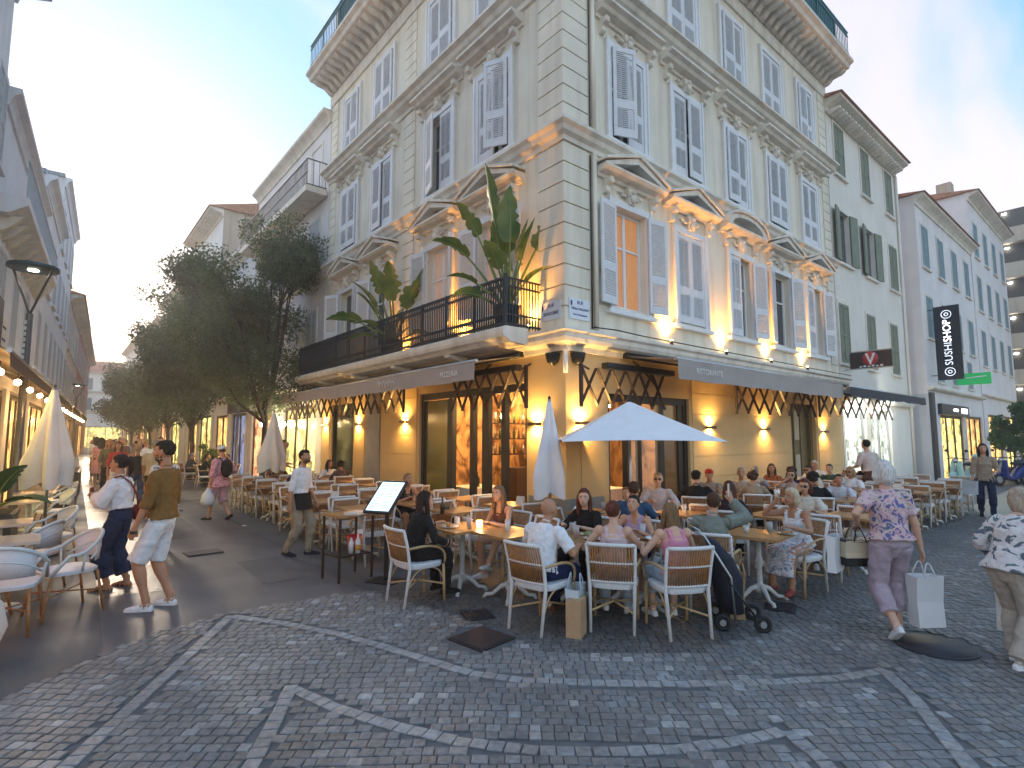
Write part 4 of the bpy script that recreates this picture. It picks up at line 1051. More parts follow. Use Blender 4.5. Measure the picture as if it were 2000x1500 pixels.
MB().prism([(-.001,6.55),(-.18,6.55),(-.5,6.78),(-.5,6.95),(-.001,6.95)], 0, 8).build('balcony_slab', M_ltrim, A1)
for i in range(12): MB().prism([(-.001,6.2),(-.16,6.3),(-.42,6.6),(-.001,6.56)], .3+i*.66, .5+i*.66).build('bracket', M_trim, A1)
mb = MB(); mb.bar((0,-.45,7.75),(8,-.45,7.75),.04,.04); rl = mb.build('balcony_railing', M_wsh, A1); mb = MB()
for i in range(64): mb.bar((.06+i*.125,-.45,6.95),(.06+i*.125,-.45,7.75),.018,.018)
tag(mb.build('balusters', M_wsh, rl), kind='stuff')
A2 = lrow('plain_left_house', 'narrow pale house with white pilasters on the left of the street', 17.1, 23.9, 10.6, lw(6.8,(4.2,7.2)), W_pinkw, M_wsh, gf=[(.5,6.2,-1,3.0)], frame=M_ltrim, eave=.3, depth=9, bands=((3.5,.25),))
A3 = lrow('tall_left_house', 'tallest pinkish house in the left row', 24.0, 32.9, 13.2, lw(8.9,(4.2,7.2,10.2)), W_pinkw, M_wsh, gf=[(.8,4,-1,3),(5,8.2,-1,3)], frame=M_ltrim, eave=.25, depth=9)
A4 = lrow('tiled_left_house', 'house with red tiled eaves far along the left row', 33.0, 45.9, 9.9, lw(12.9,(4.1,6.9)), W_peach, M_wsh, gf=[(.8,5,-1,3),(6,11,-1,3)], eave=.6, roof=1.3, depth=9)
A5 = lrow('last_left_house', 'red rendered last house of the left row', 46.0, 74, 10.2, lw(28,(4.1,7.0),p=3), wallmat('red_render', (.50,.22,.17)), M_wsh, gf=[(.8,8,-1,3),(10,20,-1,3)], eave=.5, roof=1.4, depth=9)
for B_, sp in ((A0,((1,4.5),(5.5,10))),(A1,((.4,3.6),(4.2,7.7))),(A2,((.5,6.2),)),(A3,((.8,4),(5,8.2))),(A4,((.8,5),(6,11))),(A5,((.8,8),(10,20)))):
    for i, (a, b) in enumerate(sp): shopfront(B_, a, b, 0, 3.0, (G_pink, G_warm, G_yel)[(i+int(a*3)) % 3], M_brown, 3)
M_lawn = mat('brown_awning', (.10,.055,.035), rough=.8)
for B_, a, b, lb in ((A0,4.5,10.6,'brown awning at the left edge above the near shop'),(A1,.3,7.8,'brown awning above the bulbs behind the closed left parasol'),(A2,.4,6.4,'brown awning along the narrow house on the left'),(A3,.5,8.5,'brown awning of the far left terrace')):
    t = thing('shop_awning', lb, 'awning', tuple(B_.location), LTH)
    MB().add([(a,-.05,3.32),(b,-.05,3.32),(b,-1.15,2.86),(a,-1.15,2.86),(b,-1.16,2.68),(a,-1.16,2.68)], [(0,1,2,3),(3,2,4,5)]).build('fabric', M_lawn, t, fix=False)
    MB().tube([(a,-1.14,2.87),(b,-1.14,2.87)], .03, 6).build('front_bar', M_steel, t)
    i = 0; x = a+.6
    while x < b: 
        MB().ell((x,-1.0,2.66),(.045,.045,.045),10,8).build('bulb', M_warm, t); MB().tube([(x,-1.0,2.68),(x,-1.0,2.8)], .008, 4).build('bulb_cord', M_black, t); x += 1.7
    p = LQ+LU*0; c = Vector(B_.location)+LU*((a+b)/2)+LO*.8
    lamp('awning_light', 'POINT', (c.x,c.y,2.5), 7, (1,.55,.2), size=.15)
# shop sign on the left
t = thing('wall_sign', 'pale wall sign with dark characters on the near left house', 'shop sign', tuple(LQ+LU*9.9), LTH)
MB().box(0,1.25,-.09,-.04,3.8,4.55).build('panel', W_white, t)
ch = MB(); ch.bar((.33,-.095,3.95),(.33,-.095,4.35),.05,.012,up=(0,1,0)).bar((.22,-.095,4.2),(.42,-.095,4.42),.05,.012,up=(0,1,0))
for z in (4.33,4.05): ch.bar((.55,-.095,z),(.95,-.095,z),.012,.055)
ch.bar((.2,-.095,3.87),(1.05,-.095,3.87),.012,.025); ch.build('characters', M_black, t)
t = thing('dark_sign', 'dark sign board cut by the left edge of the picture', 'shop sign', tuple(LQ+LU*8.95), LTH)
MB().box(.1,.85,-.16,-.04,3.5,4.8).build('panel', M_black, t)

# aerials and chimney pipes on the roofs
for B_, x, y, z in ((H2,6.4,2.2,12.85),(H2,3.0,3.0,12.85),(HG,2.5,3.0,13.2),(HS,7.0,3.0,12.4),(H3,5.5,3.0,15.2),(A2,3.0,1.2,10.75),(A3,5.0,1.0,13.35)):
    am = MB().bar((x,y,z-.6),(x,y,z+1.5),.03,.03)
    for k in range(5): am.bar((x-.3+.04*k,y,z+1.0+.11*k),(x+.3-.04*k,y,z+1.0+.11*k),.012,.012)
    am.bar((x,y-.5,z+1.25),(x,y+.3,z+1.25),.014,.014); am.build('aerial', M_steel, B_)
for x in (1.4,1.75): MB().tube([(x,1.2,12.8),(x,1.2,14.3)], .09, 8).build('flue_pipe', M_lead, H2)
# --- end of the street
ew = [(1.2+i*2.1,z,.95,1.9) for z in (6.1,9.3) for i in range(7)]
HE = house('end_house', 'white house with a red roof closing the far end of the left street', (-8,104,0), rad(3), 16, 12.2, ew, W_white, mat('grey_shutters', (.2,.22,.26), rough=.7), gf=[(1,15,-1,3.4)], eave=.5, roof=2.2, roofm=mat('red_tiles', (.45,.14,.10), rough=.9, var=.2, vscale=8), depth=8)
shopfront(HE,1,15,0,3.4,G_yel,M_brown,6)
for z in (5.8,9.0): MB().box(.3,15.7,-.5,-.002,z,z+.12).build('balcony', W_white, HE)
# ------------------------------------------------------------------ terrace furniture
M_cane = mat('natural_cane', (.50,.33,.16), rough=.5, var=.2, vscale=14)
M_rod = mat('brown_rattan', (.36,.165,.055), rough=.45, var=.3, vscale=22)
M_bind = mat('white_binding', (.74,.73,.72), rough=.6, var=.12, vscale=60, bump=.6, bscale=180)
M_weave = mat('white_woven_seat', (.72,.72,.74), rough=.7, var=.1, vscale=80, bump=.7, bscale=160)
def arc(p, q, r, n=8):
    p, q, r = Vector(p), Vector(q), Vector(r); return [p*(1-t)**2+r*2*t*(1-t)+q*t*t for t in [i/n for i in range(n+1)]]
def chair_meshes():
    P = []
    for s in (-1, 1):
        P.append(('leg', MB().tube([(.225,.215*s,0),(.205,.215*s,.42)], [.015,.017], 7).mesh('leg', M_cane)))
        P.append(('leg', MB().tube([(-.275,.20*s,0),(-.215,.21*s,.43),(-.255,.22*s,.65),(-.305,.225*s,.83)], [.015,.018,.017,.015], 7).mesh('leg', M_bind)))
        P.append(('arm', MB().tube([(-.25,.225*s,.63)]+arc((-.12,.25*s,.645),(.215,.218*s,.43),(.24,.27*s,.66)), .014, 7).mesh('arm', M_cane)))
        P.append(('brace', MB().tube(arc((.215,.215*s,.22),(.02,.215*s,.405),(.17,.215*s,.40)), .009, 5).tube(arc((-.235,.21*s,.22),(-.03,.215*s,.405),(-.17,.215*s,.40)), .009, 5).mesh('brace', M_cane)))
    seat = MB(); n = 20; ring = []
    for i in range(n):
        a = 2*PI*i/n; c, s_ = math.cos(a), math.sin(a); k = (abs(c)**4+abs(s_)**4)**-.25
        ring.append((c*k*.232, s_*k*.235))
    vs = []
    for z, f in ((.40,.97),(.42,1.0),(.445,1.0),(.458,.94)): vs += [(x*f,y*f,z) for x, y in ring]
    fs = [(j*n+i,j*n+(i+1)%n,(j+1)*n+(i+1)%n,(j+1)*n+i) for j in range(3) for i in range(n)]+[tuple(range(3*n,4*n)),tuple(reversed(range(n)))]
    P.append(('seat', seat.add(vs, fs).mesh('seat', M_weave)))
    def back(y, z):
        t = (z-.43)/.40; return (-.215-.05*t-.045*t*t+ -.035*(1-(y/.22)**2), y, z)
    rods = MB()
    for i in range(17):
        y = -.195+.39*i/16; rods.tube([back(y,.475),back(y,.64),back(y,.82)], .0095, 5)
    P.append(('backrest', rods.mesh('backrest', M_rod)))
    for z, r in ((.83,.019),(.655,.012),(.475,.013)):
        P.append(('rail', MB().tube([back(-.222+.444*i/8,z) for i in range(9)], r, 7).mesh('rail', M_bind)))
    P.append(('stretcher', MB().tube([(.21,.21,.20),(0,0,.235),(-.25,-.2,.20)], .011, 6).tube([(.21,-.21,.20),(0,0,.235),(-.25,.2,.20)], .011, 6).mesh('stretcher', M_cane)))
    return P
CHP = chair_meshes()
def chair(x, y, a, label, group=None):
    t = thing('rattan_chair', label, 'chair', (x,y,.006), rad(a), group)
    for n_, me in CHP:
        o = link(n_, me, t)
        if n_ in ('backrest',): o['kind'] = 'stuff'
    return t
M_castiron = mat('white_cast_iron', (.55,.54,.52), rough=.6, var=.15, vscale=30)
def table_meshes():
    P = [('table_top', MB().box(-.31,.31,-.31,.31,.715,.745).mesh('table_top', M_wood))]
    P.append(('column', MB().lathe([(.05,.10),(.06,.14),(.03,.2),(.028,.38),(.045,.44),(.028,.5),(.03,.66),(.10,.70),(.12,.714)], 12).mesh('column', M_castiron)))
    for i in range(4):
        a = PI/4+i*HALF; c, s = math.cos(a), math.sin(a)
        P.append(('foot', MB().tube([(0,0,.17),(c*.1,s*.1,.14),(c*.2,s*.2,.05),(c*.28,s*.28,.045),(c*.30,s*.30,.0)], [.03,.028,.022,.022,.026], 7).mesh('foot', M_castiron)))
    return P
TBP = table_meshes()
def table(x, y, a, label, group=None):
    t = thing('bistro_table', label, 'table', (x,y,.006), rad(a), group)
    for n_, me in TBP: link(n_, me, t)
    return t
GRP_R = 'rattan chairs on the right terrace'; GRP_L = 'rattan chairs on the left terrace'
# near tables and their chairs (x, y, facing angle)
chair(-3.24,-.82,0,'rattan chair holding the dark-haired woman in black, nearest the menu stand', GRP_L)
chair(-2.72,-2.33,8,'rattan chair holding the bald man in a white T-shirt', GRP_R)
chair(-2.16,-2.76,35,'rattan chair holding the red-haired woman, beside the brown box', GRP_R)
chair(-1.82,-3.24,60,'rattan chair holding the long-haired woman in a pink top', GRP_R)
chair(-.92,-3.12,20,'rattan chair beside the dark pushchair, holding the woman in green', GRP_R)
chair(.40,-3.42,172,'rattan chair holding the woman in a white vest', GRP_R)
chair(-1.92,-.72,185,'rattan chair holding the long-haired girl facing the woman in black', GRP_L)
chair(-2.02,-1.32,175,'empty rattan chair next to the long-haired girl, showing its white-bound back', GRP_L)
chair(-1.25,-2.35,200,'rattan chair holding the girl in a lilac top', GRP_R)
chair(-1.50,-1.80,190,'rattan chair holding the long-haired woman in black', GRP_R)
table(-2.60,-.78,0,'wooden bistro table between the woman in black and the girl')
table(-2.38,-1.42,0,'wooden bistro table left of the bald man')
table(-2.02,-2.12,10,'wooden bistro table in front of the bald man')
table(-1.52,-2.66,38,'wooden bistro table carrying the white napkin')
table(-.28,-3.30,8,'wooden bistro table between the women in green and white')
# second row
for x, y, a, lb in ((-.95,-1.15,-60,'rattan chair holding the small boy by the corner pier'),(-.55,-1.75,200,'rattan chair holding the man in a blue shirt'),(.15,-1.1,215,'rattan chair holding the child beside the parasol pole'),
                    (1.15,-.95,225,'rattan chair holding the grey-haired man with glasses'),(1.25,-1.75,30,'empty rattan chair right of the parasol pole, seen from behind'),(2.05,-1.1,30,'rattan chair holding the man in a black cap'),
                    (2.0,-2.55,25,'empty rattan chair with white-bound back behind the woman in white'),(1.45,-3.35,12,'empty rattan chair at the table edge, right of the woman in white'),(.85,-2.35,30,'rattan chair holding the long brown-haired woman'),
                    (1.9,-2.95,195,'rattan chair holding the woman in sunglasses'),(3.1,-.75,200,'rattan chair holding the person in a red cap'),(3.2,-1.55,35,'rattan chair holding the curly-haired woman'),
                    (4.1,-.85,200,'rattan chair holding the red-faced older man'),(4.25,-1.75,205,'rattan chair holding the woman drinking'),(3.5,-2.45,30,'rattan chair holding the person in black, seen from behind'),(4.6,-2.45,195,'rattan chair holding the boy in a white shirt'),
                    (-.05,-2.6,20,'empty rattan chair behind the woman in green'),(2.75,-3.3,20,'empty rattan chair at the street edge of the right terrace')):
    chair(x, y, a, lb, GRP_R)
for x, y, a, lb in ((-.35,-.95,20,'wooden table with food in front of the blue-shirted man'),(.55,-1.75,10,'wooden table in the middle of the terrace with a candle'),(2.7,-1.1,0,'wooden table beside the man in a black cap'),(1.35,-2.75,0,'wooden table in front of the woman in sunglasses'),
                    (3.7,-1.25,0,'wooden table between the curly-haired woman and the drinkers'),(4.05,-2.5,0,'wooden table between the person in black and the boy'),(2.15,-3.45,0,'empty wooden table near the white-haired woman with bags')):
    table(x, y, 0, lb)
# empty rows further along the right front
ORD = ('first','second','third','fourth','fifth','sixth','seventh','eighth','ninth')
LANE = ('against the wall','second from the wall','third from the wall','at the street edge')
k = 0
for i, x in enumerate((5.6,6.75,7.9,9.05,10.2)):
    for j, y in enumerate((-.55,-1.35,-2.15,-2.95)):
        if (i, j) == (0, 3): continue
        wh = '%s rank of the right terrace, %s' % (ORD[i], LANE[j])
        chair(x-.42+random.uniform(-.05,.05), y+random.uniform(-.06,.06), random.uniform(-8,8)+random.choice((0,0,20)), 'chair, back to the corner, '+wh, 'empty chairs in the far right rows')
        if j < 3 or i > 1: chair(x+.5+random.uniform(-.04,.04), y+random.uniform(-.06,.06), 180+random.uniform(-8,8), 'chair facing the corner, '+wh, 'empty chairs in the far right rows')
        table(x+.04, y, 0, 'empty wooden table, '+wh, 'empty tables in the far right rows')
# left terrace rows
LANEL = ('against the wall','in the middle lane','on the street side')
for i, y in enumerate((.55,1.75,2.95,4.15,5.35,6.55,7.75,8.95)):
    for j, x in enumerate((-.75,-1.75,-2.75)):
        if y < 1 and j == 2: continue
        if 5.2 < y and j == 2: x = -2.6
        wh = '%s row of the left terrace, %s' % (ORD[i], LANEL[j]); grp = 'empty chairs in the left terrace rows'
        chair(x+random.uniform(-.05,.05), y-.42+random.uniform(-.05,.05), 90+random.uniform(-9,9), 'chair, back to the corner, '+wh, grp)
        chair(x+random.uniform(-.05,.05), y+.44+random.uniform(-.05,.05), 270+random.uniform(-9,9), 'chair facing the corner, '+wh, grp)
        table(x, y+.02, 0, 'empty wooden table, '+wh, 'empty tables in the left terrace rows')

# --- small things on the tables
M_clearg = mat('drinking_glass', (.85,.88,.9), rough=.03, alpha=.35)
M_beer = mat('amber_drink', (.35,.12,.02), rough=.1); M_cola = mat('cola', (.03,.012,.008), rough=.1); M_ceramic = mat('white_ceramic', (.78,.77,.75), rough=.25)
Z = .753
def glass(x, y, m, label, h=.13, name='drinking_glass'):
    t = thing(name, label, 'glass', (x,y,Z)); MB().lathe([(.028,0),(.036,h)], 12).build('glass', M_clearg, t); MB().lathe([(.025,.006),(.032,h*.75)], 10).build('drink', m, t)
def candle(x, y, label):
    t = thing('candle_holder', label, 'candle', (x,y,Z)); MB().lathe([(.035,0),(.04,.075),(.036,.075),(.032,.01)], 12).build('cup', mat('candle_glass', (.7,.35,.1), rough=.2, emit=(1,.5,.12), estr=2.0), t)
    MB().ell((0,0,.05),(.012,.012,.025),8,6).build('flame', M_warm, t); lamp('light','POINT',(0,0,.11),.7,(1,.55,.2),t,.02)
def plate_(x, y, label, food=None):
    t = thing('plate', label, 'plate', (x,y,Z)); MB().lathe([(.06,0),(.11,.012),(.115,.016),(.06,.006),(0,.006)], 20).build('dish', M_ceramic, t)
    if food:
        mb = MB(); r = random.Random(int(x*100))
        for i in range(7): mb.ell((r.uniform(-.05,.05),r.uniform(-.05,.05),.02),(.025,.02,.015),7,5)
        mb.build('food', food, t)
M_food = mat('roasted_food', (.42,.2,.06), rough=.7, var=.4, vscale=30); M_salad = mat('salad', (.25,.28,.06), rough=.7, var=.4, vscale=30)
glass(-2.62,-.95,M_beer,'tall glass of amber beer on the girl’s table'.replace('’s',"'s")); candle(-2.45,-.92,'lit candle in a glass on the girl\'s table')
plate_(-2.75,-.72,'plate of food before the woman in black', M_food); glass(-2.6,-.66,M_clearg,'clear water glass before the woman in black',.11)
glass(-2.36,-1.35,M_clearg,'clear glass on the table left of the bald man')
t = thing('napkin', 'crumpled white napkin on the lilac girl\'s table', 'napkin', (-1.58,-2.74,Z)); 
mb = MB(); r_ = random.Random(5); vs = [(.09*(i-2)/2+r_.uniform(-.01,.01),.07*(j-2)/2+r_.uniform(-.01,.01),r_.uniform(.004,.04)) for i in range(5) for j in range(5)]
mb.add(vs, [(i*5+j,(i+1)*5+j,(i+1)*5+j+1,i*5+j+1) for i in range(4) for j in range(4)]).build('cloth', M_linen, t, fix=False)
candle(.5,-1.7,'lit candle on the table by the parasol pole'); glass(-.2,-.95,M_cola,'dark drink beside the blue-shirted man'); plate_(-.42,-1.02,'plate of pasta before the blue-shirted man', M_food)
glass(-.02,-2.55,M_cola,'tall dark cola glass behind the woman in green',.16); glass(-.35,-3.2,M_ceramic,'white cup on the table of the woman in white',.08,'coffee_cup')
plate_(2.7,-1.1,'white plate on the table of the man in a black cap', M_salad); glass(3.65,-1.3,M_beer,'beer glass on the curly-haired woman\'s table'); plate_(4.0,-2.5,'white plate before the boy in a white shirt', M_food)
glass(1.4,-2.8,M_clearg,'clear glass before the woman in sunglasses')
mb = MB().lathe([(.03,0),(.032,.12),(.012,.17),(.012,.24)], 10, (-2.2,.3,Z)); tag(mb.build('beer_bottle', mat('brown_bottle', (.05,.02,.008), rough=.12)), 'dark brown bottle on a table near the restaurant doors', 'bottle')

# ashtrays and folded menus left on empty tables
AT = MB().lathe([(.05,0),(.055,.03),(.045,.03),(.04,.008),(0,.008)], 14).mesh('ashtray', mat('smoked_glass', (.06,.05,.045), rough=.15)); MN = MB().prism([(-.05,0),(-.048,0),(0,.13),(.048,0),(.05,0),(.001,.136),(-.001,.136)], -.07, .07).mesh('menu_card', mat('menu_card_paper', (.6,.56,.5), rough=.7))
ra = random.Random(2)
for o in [o for o in bpy.data.objects if str(o.get('label','')).startswith('empty wooden table,')]:
    if ra.random() < .75:
        a = link('ashtray', AT, None, (o.location.x+ra.uniform(-.2,.2), o.location.y+ra.uniform(-.2,.2), Z)); tag(a, 'ashtray standing on the '+o['label'].replace('empty wooden ',''), 'ashtray', 'ashtrays on the empty tables')
    if ra.random() < .5:
        a = link('menu_card', MN, None, (o.location.x+ra.uniform(-.2,.2), o.location.y+ra.uniform(-.2,.2), Z), ra.uniform(0,3)); tag(a, 'folded menu card on the '+o['label'].replace('empty wooden ',''), 'menu card', 'menu cards on the empty tables')
lt = MB().add([(-.05,-.03,.004),(.05,-.035,.012),(.055,.03,.006),(0,.045,.02),(-.05,.035,.005)], [(0,1,3,4),(1,2,3)]).build('paper_scrap', M_linen, None, (-3.35,6.0,.003), fix=False); tag(lt, 'scrap of white paper lying on the left street', 'litter')
# --- umbrellas
M_canvas = mat('white_canvas', (.80,.80,.83), rough=.8, var=.05, vscale=4)
M_canvasw = mat('ivory_canvas', (.76,.71,.66), rough=.8, var=.07, vscale=4)
def closed_parasol(label, x, y, ztop, zbot, r, m, tilt=0):
    t = thing('closed_parasol', label, 'parasol', (x,y,.006))
    MB().tube([(0,0,.06),(0,0,ztop+.04)], .022, 10).build('pole', M_steel, t)
    MB().lathe([(.0,ztop+.09),(.02,ztop+.08),(.022,ztop+.04),(.0,ztop+.03)], 10).build('finial', M_black, t)
    MB().lathe([(.26,0),(.26,.05),(.05,.07),(.05,.14)], 18).build('base', M_black, t)
    mb = MB(); n = 48; rows = 16; vs = []; rr = random.Random(int(x*31+y*7))
    ph = [rr.uniform(-.3,.3) for _ in range(8)]
    for i in range(rows+1):
        f = i/rows; z = ztop-(ztop-zbot)*f
        base = .035+ (r-.035)*min(1,(f/.78))**1.0 if f < .78 else r*(1-(f-.78)*.55)
        amp = .10+.34*f
        for j in range(n):
            a = 2*PI*j/n
            fold = 1+amp*math.cos(4*a+.8*f)+amp*.35*math.cos(8*a+1.3+f*2)+.08*f*math.sin(3*a+i*.4)
            zz = z-(.10*f**3)*(1+math.cos(4*a+.8))*(.5 if i == rows else .35)
            vs.append((base*fold*math.cos(a+.3*f)+tilt*f, base*fold*math.sin(a+.3*f), zz))
    mb.add(vs, [(i*n+j,i*n+(j+1)%n,(i+1)*n+(j+1)%n,(i+1)*n+j) for i in range(rows) for j in range(n)], 0, True)
    mb.build('canopy', m, t, fix=False)
closed_parasol('tall closed ivory parasol on the left terrace, beside the lamp post', -6.52, 5.0, 2.58, 1.12, .245, M_canvasw)
closed_parasol('closed ivory parasol behind the waiter', -2.15, 8.4, 2.42, 1.02, .26, M_canvasw)
closed_parasol('closed white parasol in front of the corner pier', -.78, -.42, 2.36, 1.02, .22, M_canvas)
UO = thing('open_parasol', 'open square white parasol over the middle tables', 'parasol', (.13,-1.20,.006), rad(CAM_ANGLE-90)+rad(-2))
MB().tube([(0,0,.06),(0,0,2.36)], .022, 10).build('pole', M_steel, UO)
MB().lathe([(.25,0),(.25,.06),(.05,.08),(.05,.2)], 18).build('base', M_black, UO)
MB().lathe([(.0,2.45),(.025,2.43),(.03,2.36)], 10).build('finial', M_black, UO)
hw, zr, za = 1.07, 1.775, 2.37; n = 12; vs = [(0,0,za)]; ringn = 4*n
cs = [(-hw,-hw),(hw,-hw),(hw,hw),(-hw,hw),(-hw,-hw)]
for k in range(1, 7):
    f = k/6
    for i in range(ringn):
        q, g_ = divmod(i, n); g_ /= n; a, b = cs[q], cs[q+1]
        x, y = a[0]+(b[0]-a[0])*g_, a[1]+(b[1]-a[1])*g_
        e = 1-(.035*math.sin(PI*g_)*f)
        vs.append((x*f*e, y*f*e, za+(zr-za)*f**1.03+.02*math.sin(PI*g_)*f*f-.015*math.sin(PI*f)))
fs = [(0,1+i,1+(i+1)%ringn) for i in range(ringn)]+[(1+(k-1)*ringn+i,1+k*ringn+i,1+k*ringn+(i+1)%ringn,1+(k-1)*ringn+(i+1)%ringn) for k in range(1,6) for i in range(ringn)]
co = MB().add(vs, fs, 0, False).build('canopy', M_canvas, UO, fix=False)
sm_ = co.modifiers.new('thick','SOLIDIFY'); sm_.thickness = .004
for c in cs[:4]: MB().bar((0,0,za-.08),(c[0]*.97,c[1]*.97,zr-.005),.02,.02).build('rib', M_wood, UO)
MB().lathe([(.035,1.98),(.035,2.06)], 10).build('runner', M_black, UO)
for c in cs[:4]: MB().bar((0,0,2.0),(c[0]*.5,c[1]*.5,zr+.25),.014,.014).build('strut', M_wood, UO)

# --- host stand, menu board
M_menu = emis('lit_menu_sheet', (.55,.80,.92), .36)
T = thing('menu_stand', 'black menu stand with a tilted lit menu panel', 'menu stand', (-3.12,.18,.006), rad(-62))
MB().box(-.2,.2,-.16,.16,0,.012).build('base', M_black, T); MB().box(-.02,.02,-.02,.02,.012,.98).build('post', M_black, T)
PT = Matrix.Translation((0,-.02,1.05)) @ Matrix.Rotation(rad(-48),4,'X')
def placed(mb, name, m, parent, M4):
    o = mb.build(name, m, parent); o.matrix_local = M4; return o
placed(MB().box(-.20,.20,-.03,.0,-.27,.27), 'frame', M_black, T, PT); placed(MB().box(-.17,.17,-.036,-.031,-.24,.24), 'menu_sheet', M_menu, T, PT)
pr_ = MB()
for i in range(16):
    z = .2-i*.026; 
    if i in (5,10): continue
    pr_.box(-.15,-.15+.1+.04*math.sin(i*2.1),-.0375,-.0365,z,z+.008).box(.01,.01+.1+.035*math.cos(i*1.7),-.0375,-.0365,z,z+.008)
placed(pr_, 'print', mat('menu_print', (.15,.2,.25)), T, PT)['kind'] = 'stuff'
T = thing('host_table', 'tall brown metal side table with a wooden top by the menu stand', 'table', (-3.42,.68,.006), rad(8))
for a in (-.24,.24):
    for b in (-.2,.2): MB().bar((a,b,0),(a,b,.80),.026,.026).build('leg', M_brown, T)
MB().box(-.26,.26,-.22,.22,.801,.83).build('table_top', M_wood, T); MB().box(-.225,.225,-.185,.185,.30,.32).build('shelf', M_brown, T)
tag(MB().lathe([(.08,0),(.105,.2),(.10,.2),(.075,.01)], 16, (-3.30,.74,.328)).build('red_bucket', mat('red_plastic', (.55,.02,.03), rough=.4)), 'red bucket on the shelf of the side table', 'bucket')
tag(MB().lathe([(.032,0),(.034,.14),(.014,.17),(.014,.2)], 12, (-3.42,.58,.328)).build('spray_bottle', M_ceramic), 'white spray bottle beside the red bucket', 'bottle')
tb = thing('sauce_bottle', 'white bottle with an orange label on the side table shelf', 'bottle', (-3.34,.55,.328)); MB().lathe([(.034,0),(.036,.15),(.015,.19),(.012,.24)], 12).build('body', M_ceramic, tb); MB().lathe([(.037,.04),(.037,.11)], 12).build('label_band', mat('orange_label', (.7,.3,.05)), tb)
mb = MB()
st = thing('menu_pile', 'pile of white menus lying on the side table', 'menus', (-3.36,.52,.838), rad(30))
for i in range(4):
    o = MB().box(-.15,.15,-.11,.11,.0+i*.007,.006+i*.007).build('menu', M_ceramic, st); o.rotation_euler = (rad(0),0,rad(random.uniform(-6,6)))

# --- left terrace (pale metal tub chairs)
M_alu = mat('pale_blue_cane', (.55,.62,.66), rough=.4, var=.1); M_seatw = mat('white_mesh_seat', (.68,.68,.72), rough=.6, bump=.5, bscale=120)
def tub_chair(x, y, a, label):
    t = thing('tub_chair', label, 'chair', (x,y,.006), rad(a), 'pale tub chairs on the left terrace')
    hoop = []
    for i in range(17):
        th = -1.95+3.9*i/16 ; hoop.append((-.27*math.cos(th)+ -.02, .29*math.sin(th), .62+.20*max(0,math.cos(th))**1.0))
    MB().tube([(.23,-.25,.44)]+hoop+[(.23,.25,.44)], .018, 8).build('hoop', M_alu, t)
    MB().tube([(p[0]*.96,p[1]*.96,p[2]-.13) for p in hoop[3:-3]], .011, 6).build('lower_hoop', M_alu, t)
    mb = MB()
    vs = []; k = hoop[4:-4]
    for f in (0,.5,1): vs += [(p[0]*(1-.05*f),p[1]*(1-.05*f),p[2]-.015-(p[2]-.52)*f*.9) for p in k]
    m_ = len(k); mb.add(vs, [(j*m_+i,j*m_+i+1,(j+1)*m_+i+1,(j+1)*m_+i) for j in range(2) for i in range(m_-1)], 0, True); o = mb.build('backrest', M_seatw, t, fix=False); o.modifiers.new('t','SOLIDIFY').thickness = .008
    for i in (2,14): MB().tube([hoop[i],(hoop[i][0]*.9,hoop[i][1]*.85,.44)], .012, 6).build('arm_post', M_alu, t)
    sv_ = MB(); n = 20; vs = []
    for z, f in ((.42,.98),(.45,1),(.462,.95)):
        for i in range(n):
            th = 2*PI*i/n; c, s = math.cos(th), math.sin(th); kk = (abs(c)**4+abs(s)**4)**-.25; vs.append((c*kk*.235*f,s*kk*.24*f,z))
    sv_.add(vs, [(j*n+i,j*n+(i+1)%n,(j+1)*n+(i+1)%n,(j+1)*n+i) for j in range(2) for i in range(n)]+[tuple(range(2*n,3*n)),tuple(reversed(range(n)))]).build('seat', M_seatw, t)
    for a_, b_ in ((1,1),(1,-1),(-1,1),(-1,-1)): MB().tube([(.20*a_,.20*b_,.42),(.27*a_,.23*b_,0)], .014, 7).build('leg', M_rod, t)
    MB().tube([(.23,.215,.22),(-.23,-.215,.22)], .008, 5).tube([(.23,-.215,.22),(-.23,.215,.22)], .008, 5).build('stretcher', M_rod, t)
tub_chair(-6.30,1.22,200,'pale tub chair with white seat turned toward the street, beside the couple')
tub_chair(-6.74,.82,80,'nearest pale tub chair, cut by the left edge of the picture')
tub_chair(-6.62,2.45,150,'pale tub chair in the middle of the left terrace')
tub_chair(-6.45,3.9,200,'pale tub chair below the closed left parasol')
tub_chair(-7.05,1.6,20,'pale tub chair tucked under the left terrace table')
tub_chair(-6.4,7.2,200,'pale tub chair beyond the closed left parasol')
tub_chair(-6.3,9.3,190,'furthest pale tub chair along the left terrace')
M_glasstop = mat('pale_table_top', (.55,.50,.46), rough=.15)
def round_table(x, y, label):
    t = thing('cafe_table', label, 'table', (x,y,.006)); MB().box(-.32,.32,-.32,.32,.70,.73).build('table_top', M_glasstop, t)
    MB().tube([(0,0,.03),(0,0,.70)], .03, 10).build('column', M_alu, t); MB().lathe([(.22,0),(.21,.02),(.04,.04)], 18).build('base', M_alu, t)
round_table(-6.85,1.78,'pale square café table between the tub chairs'); round_table(-6.95,3.4,'pale square café table beside the planter'); round_table(-6.75,6.4,'pale square café table beyond the left parasol'); round_table(-6.7,8.2,'furthest pale square café table on the left')
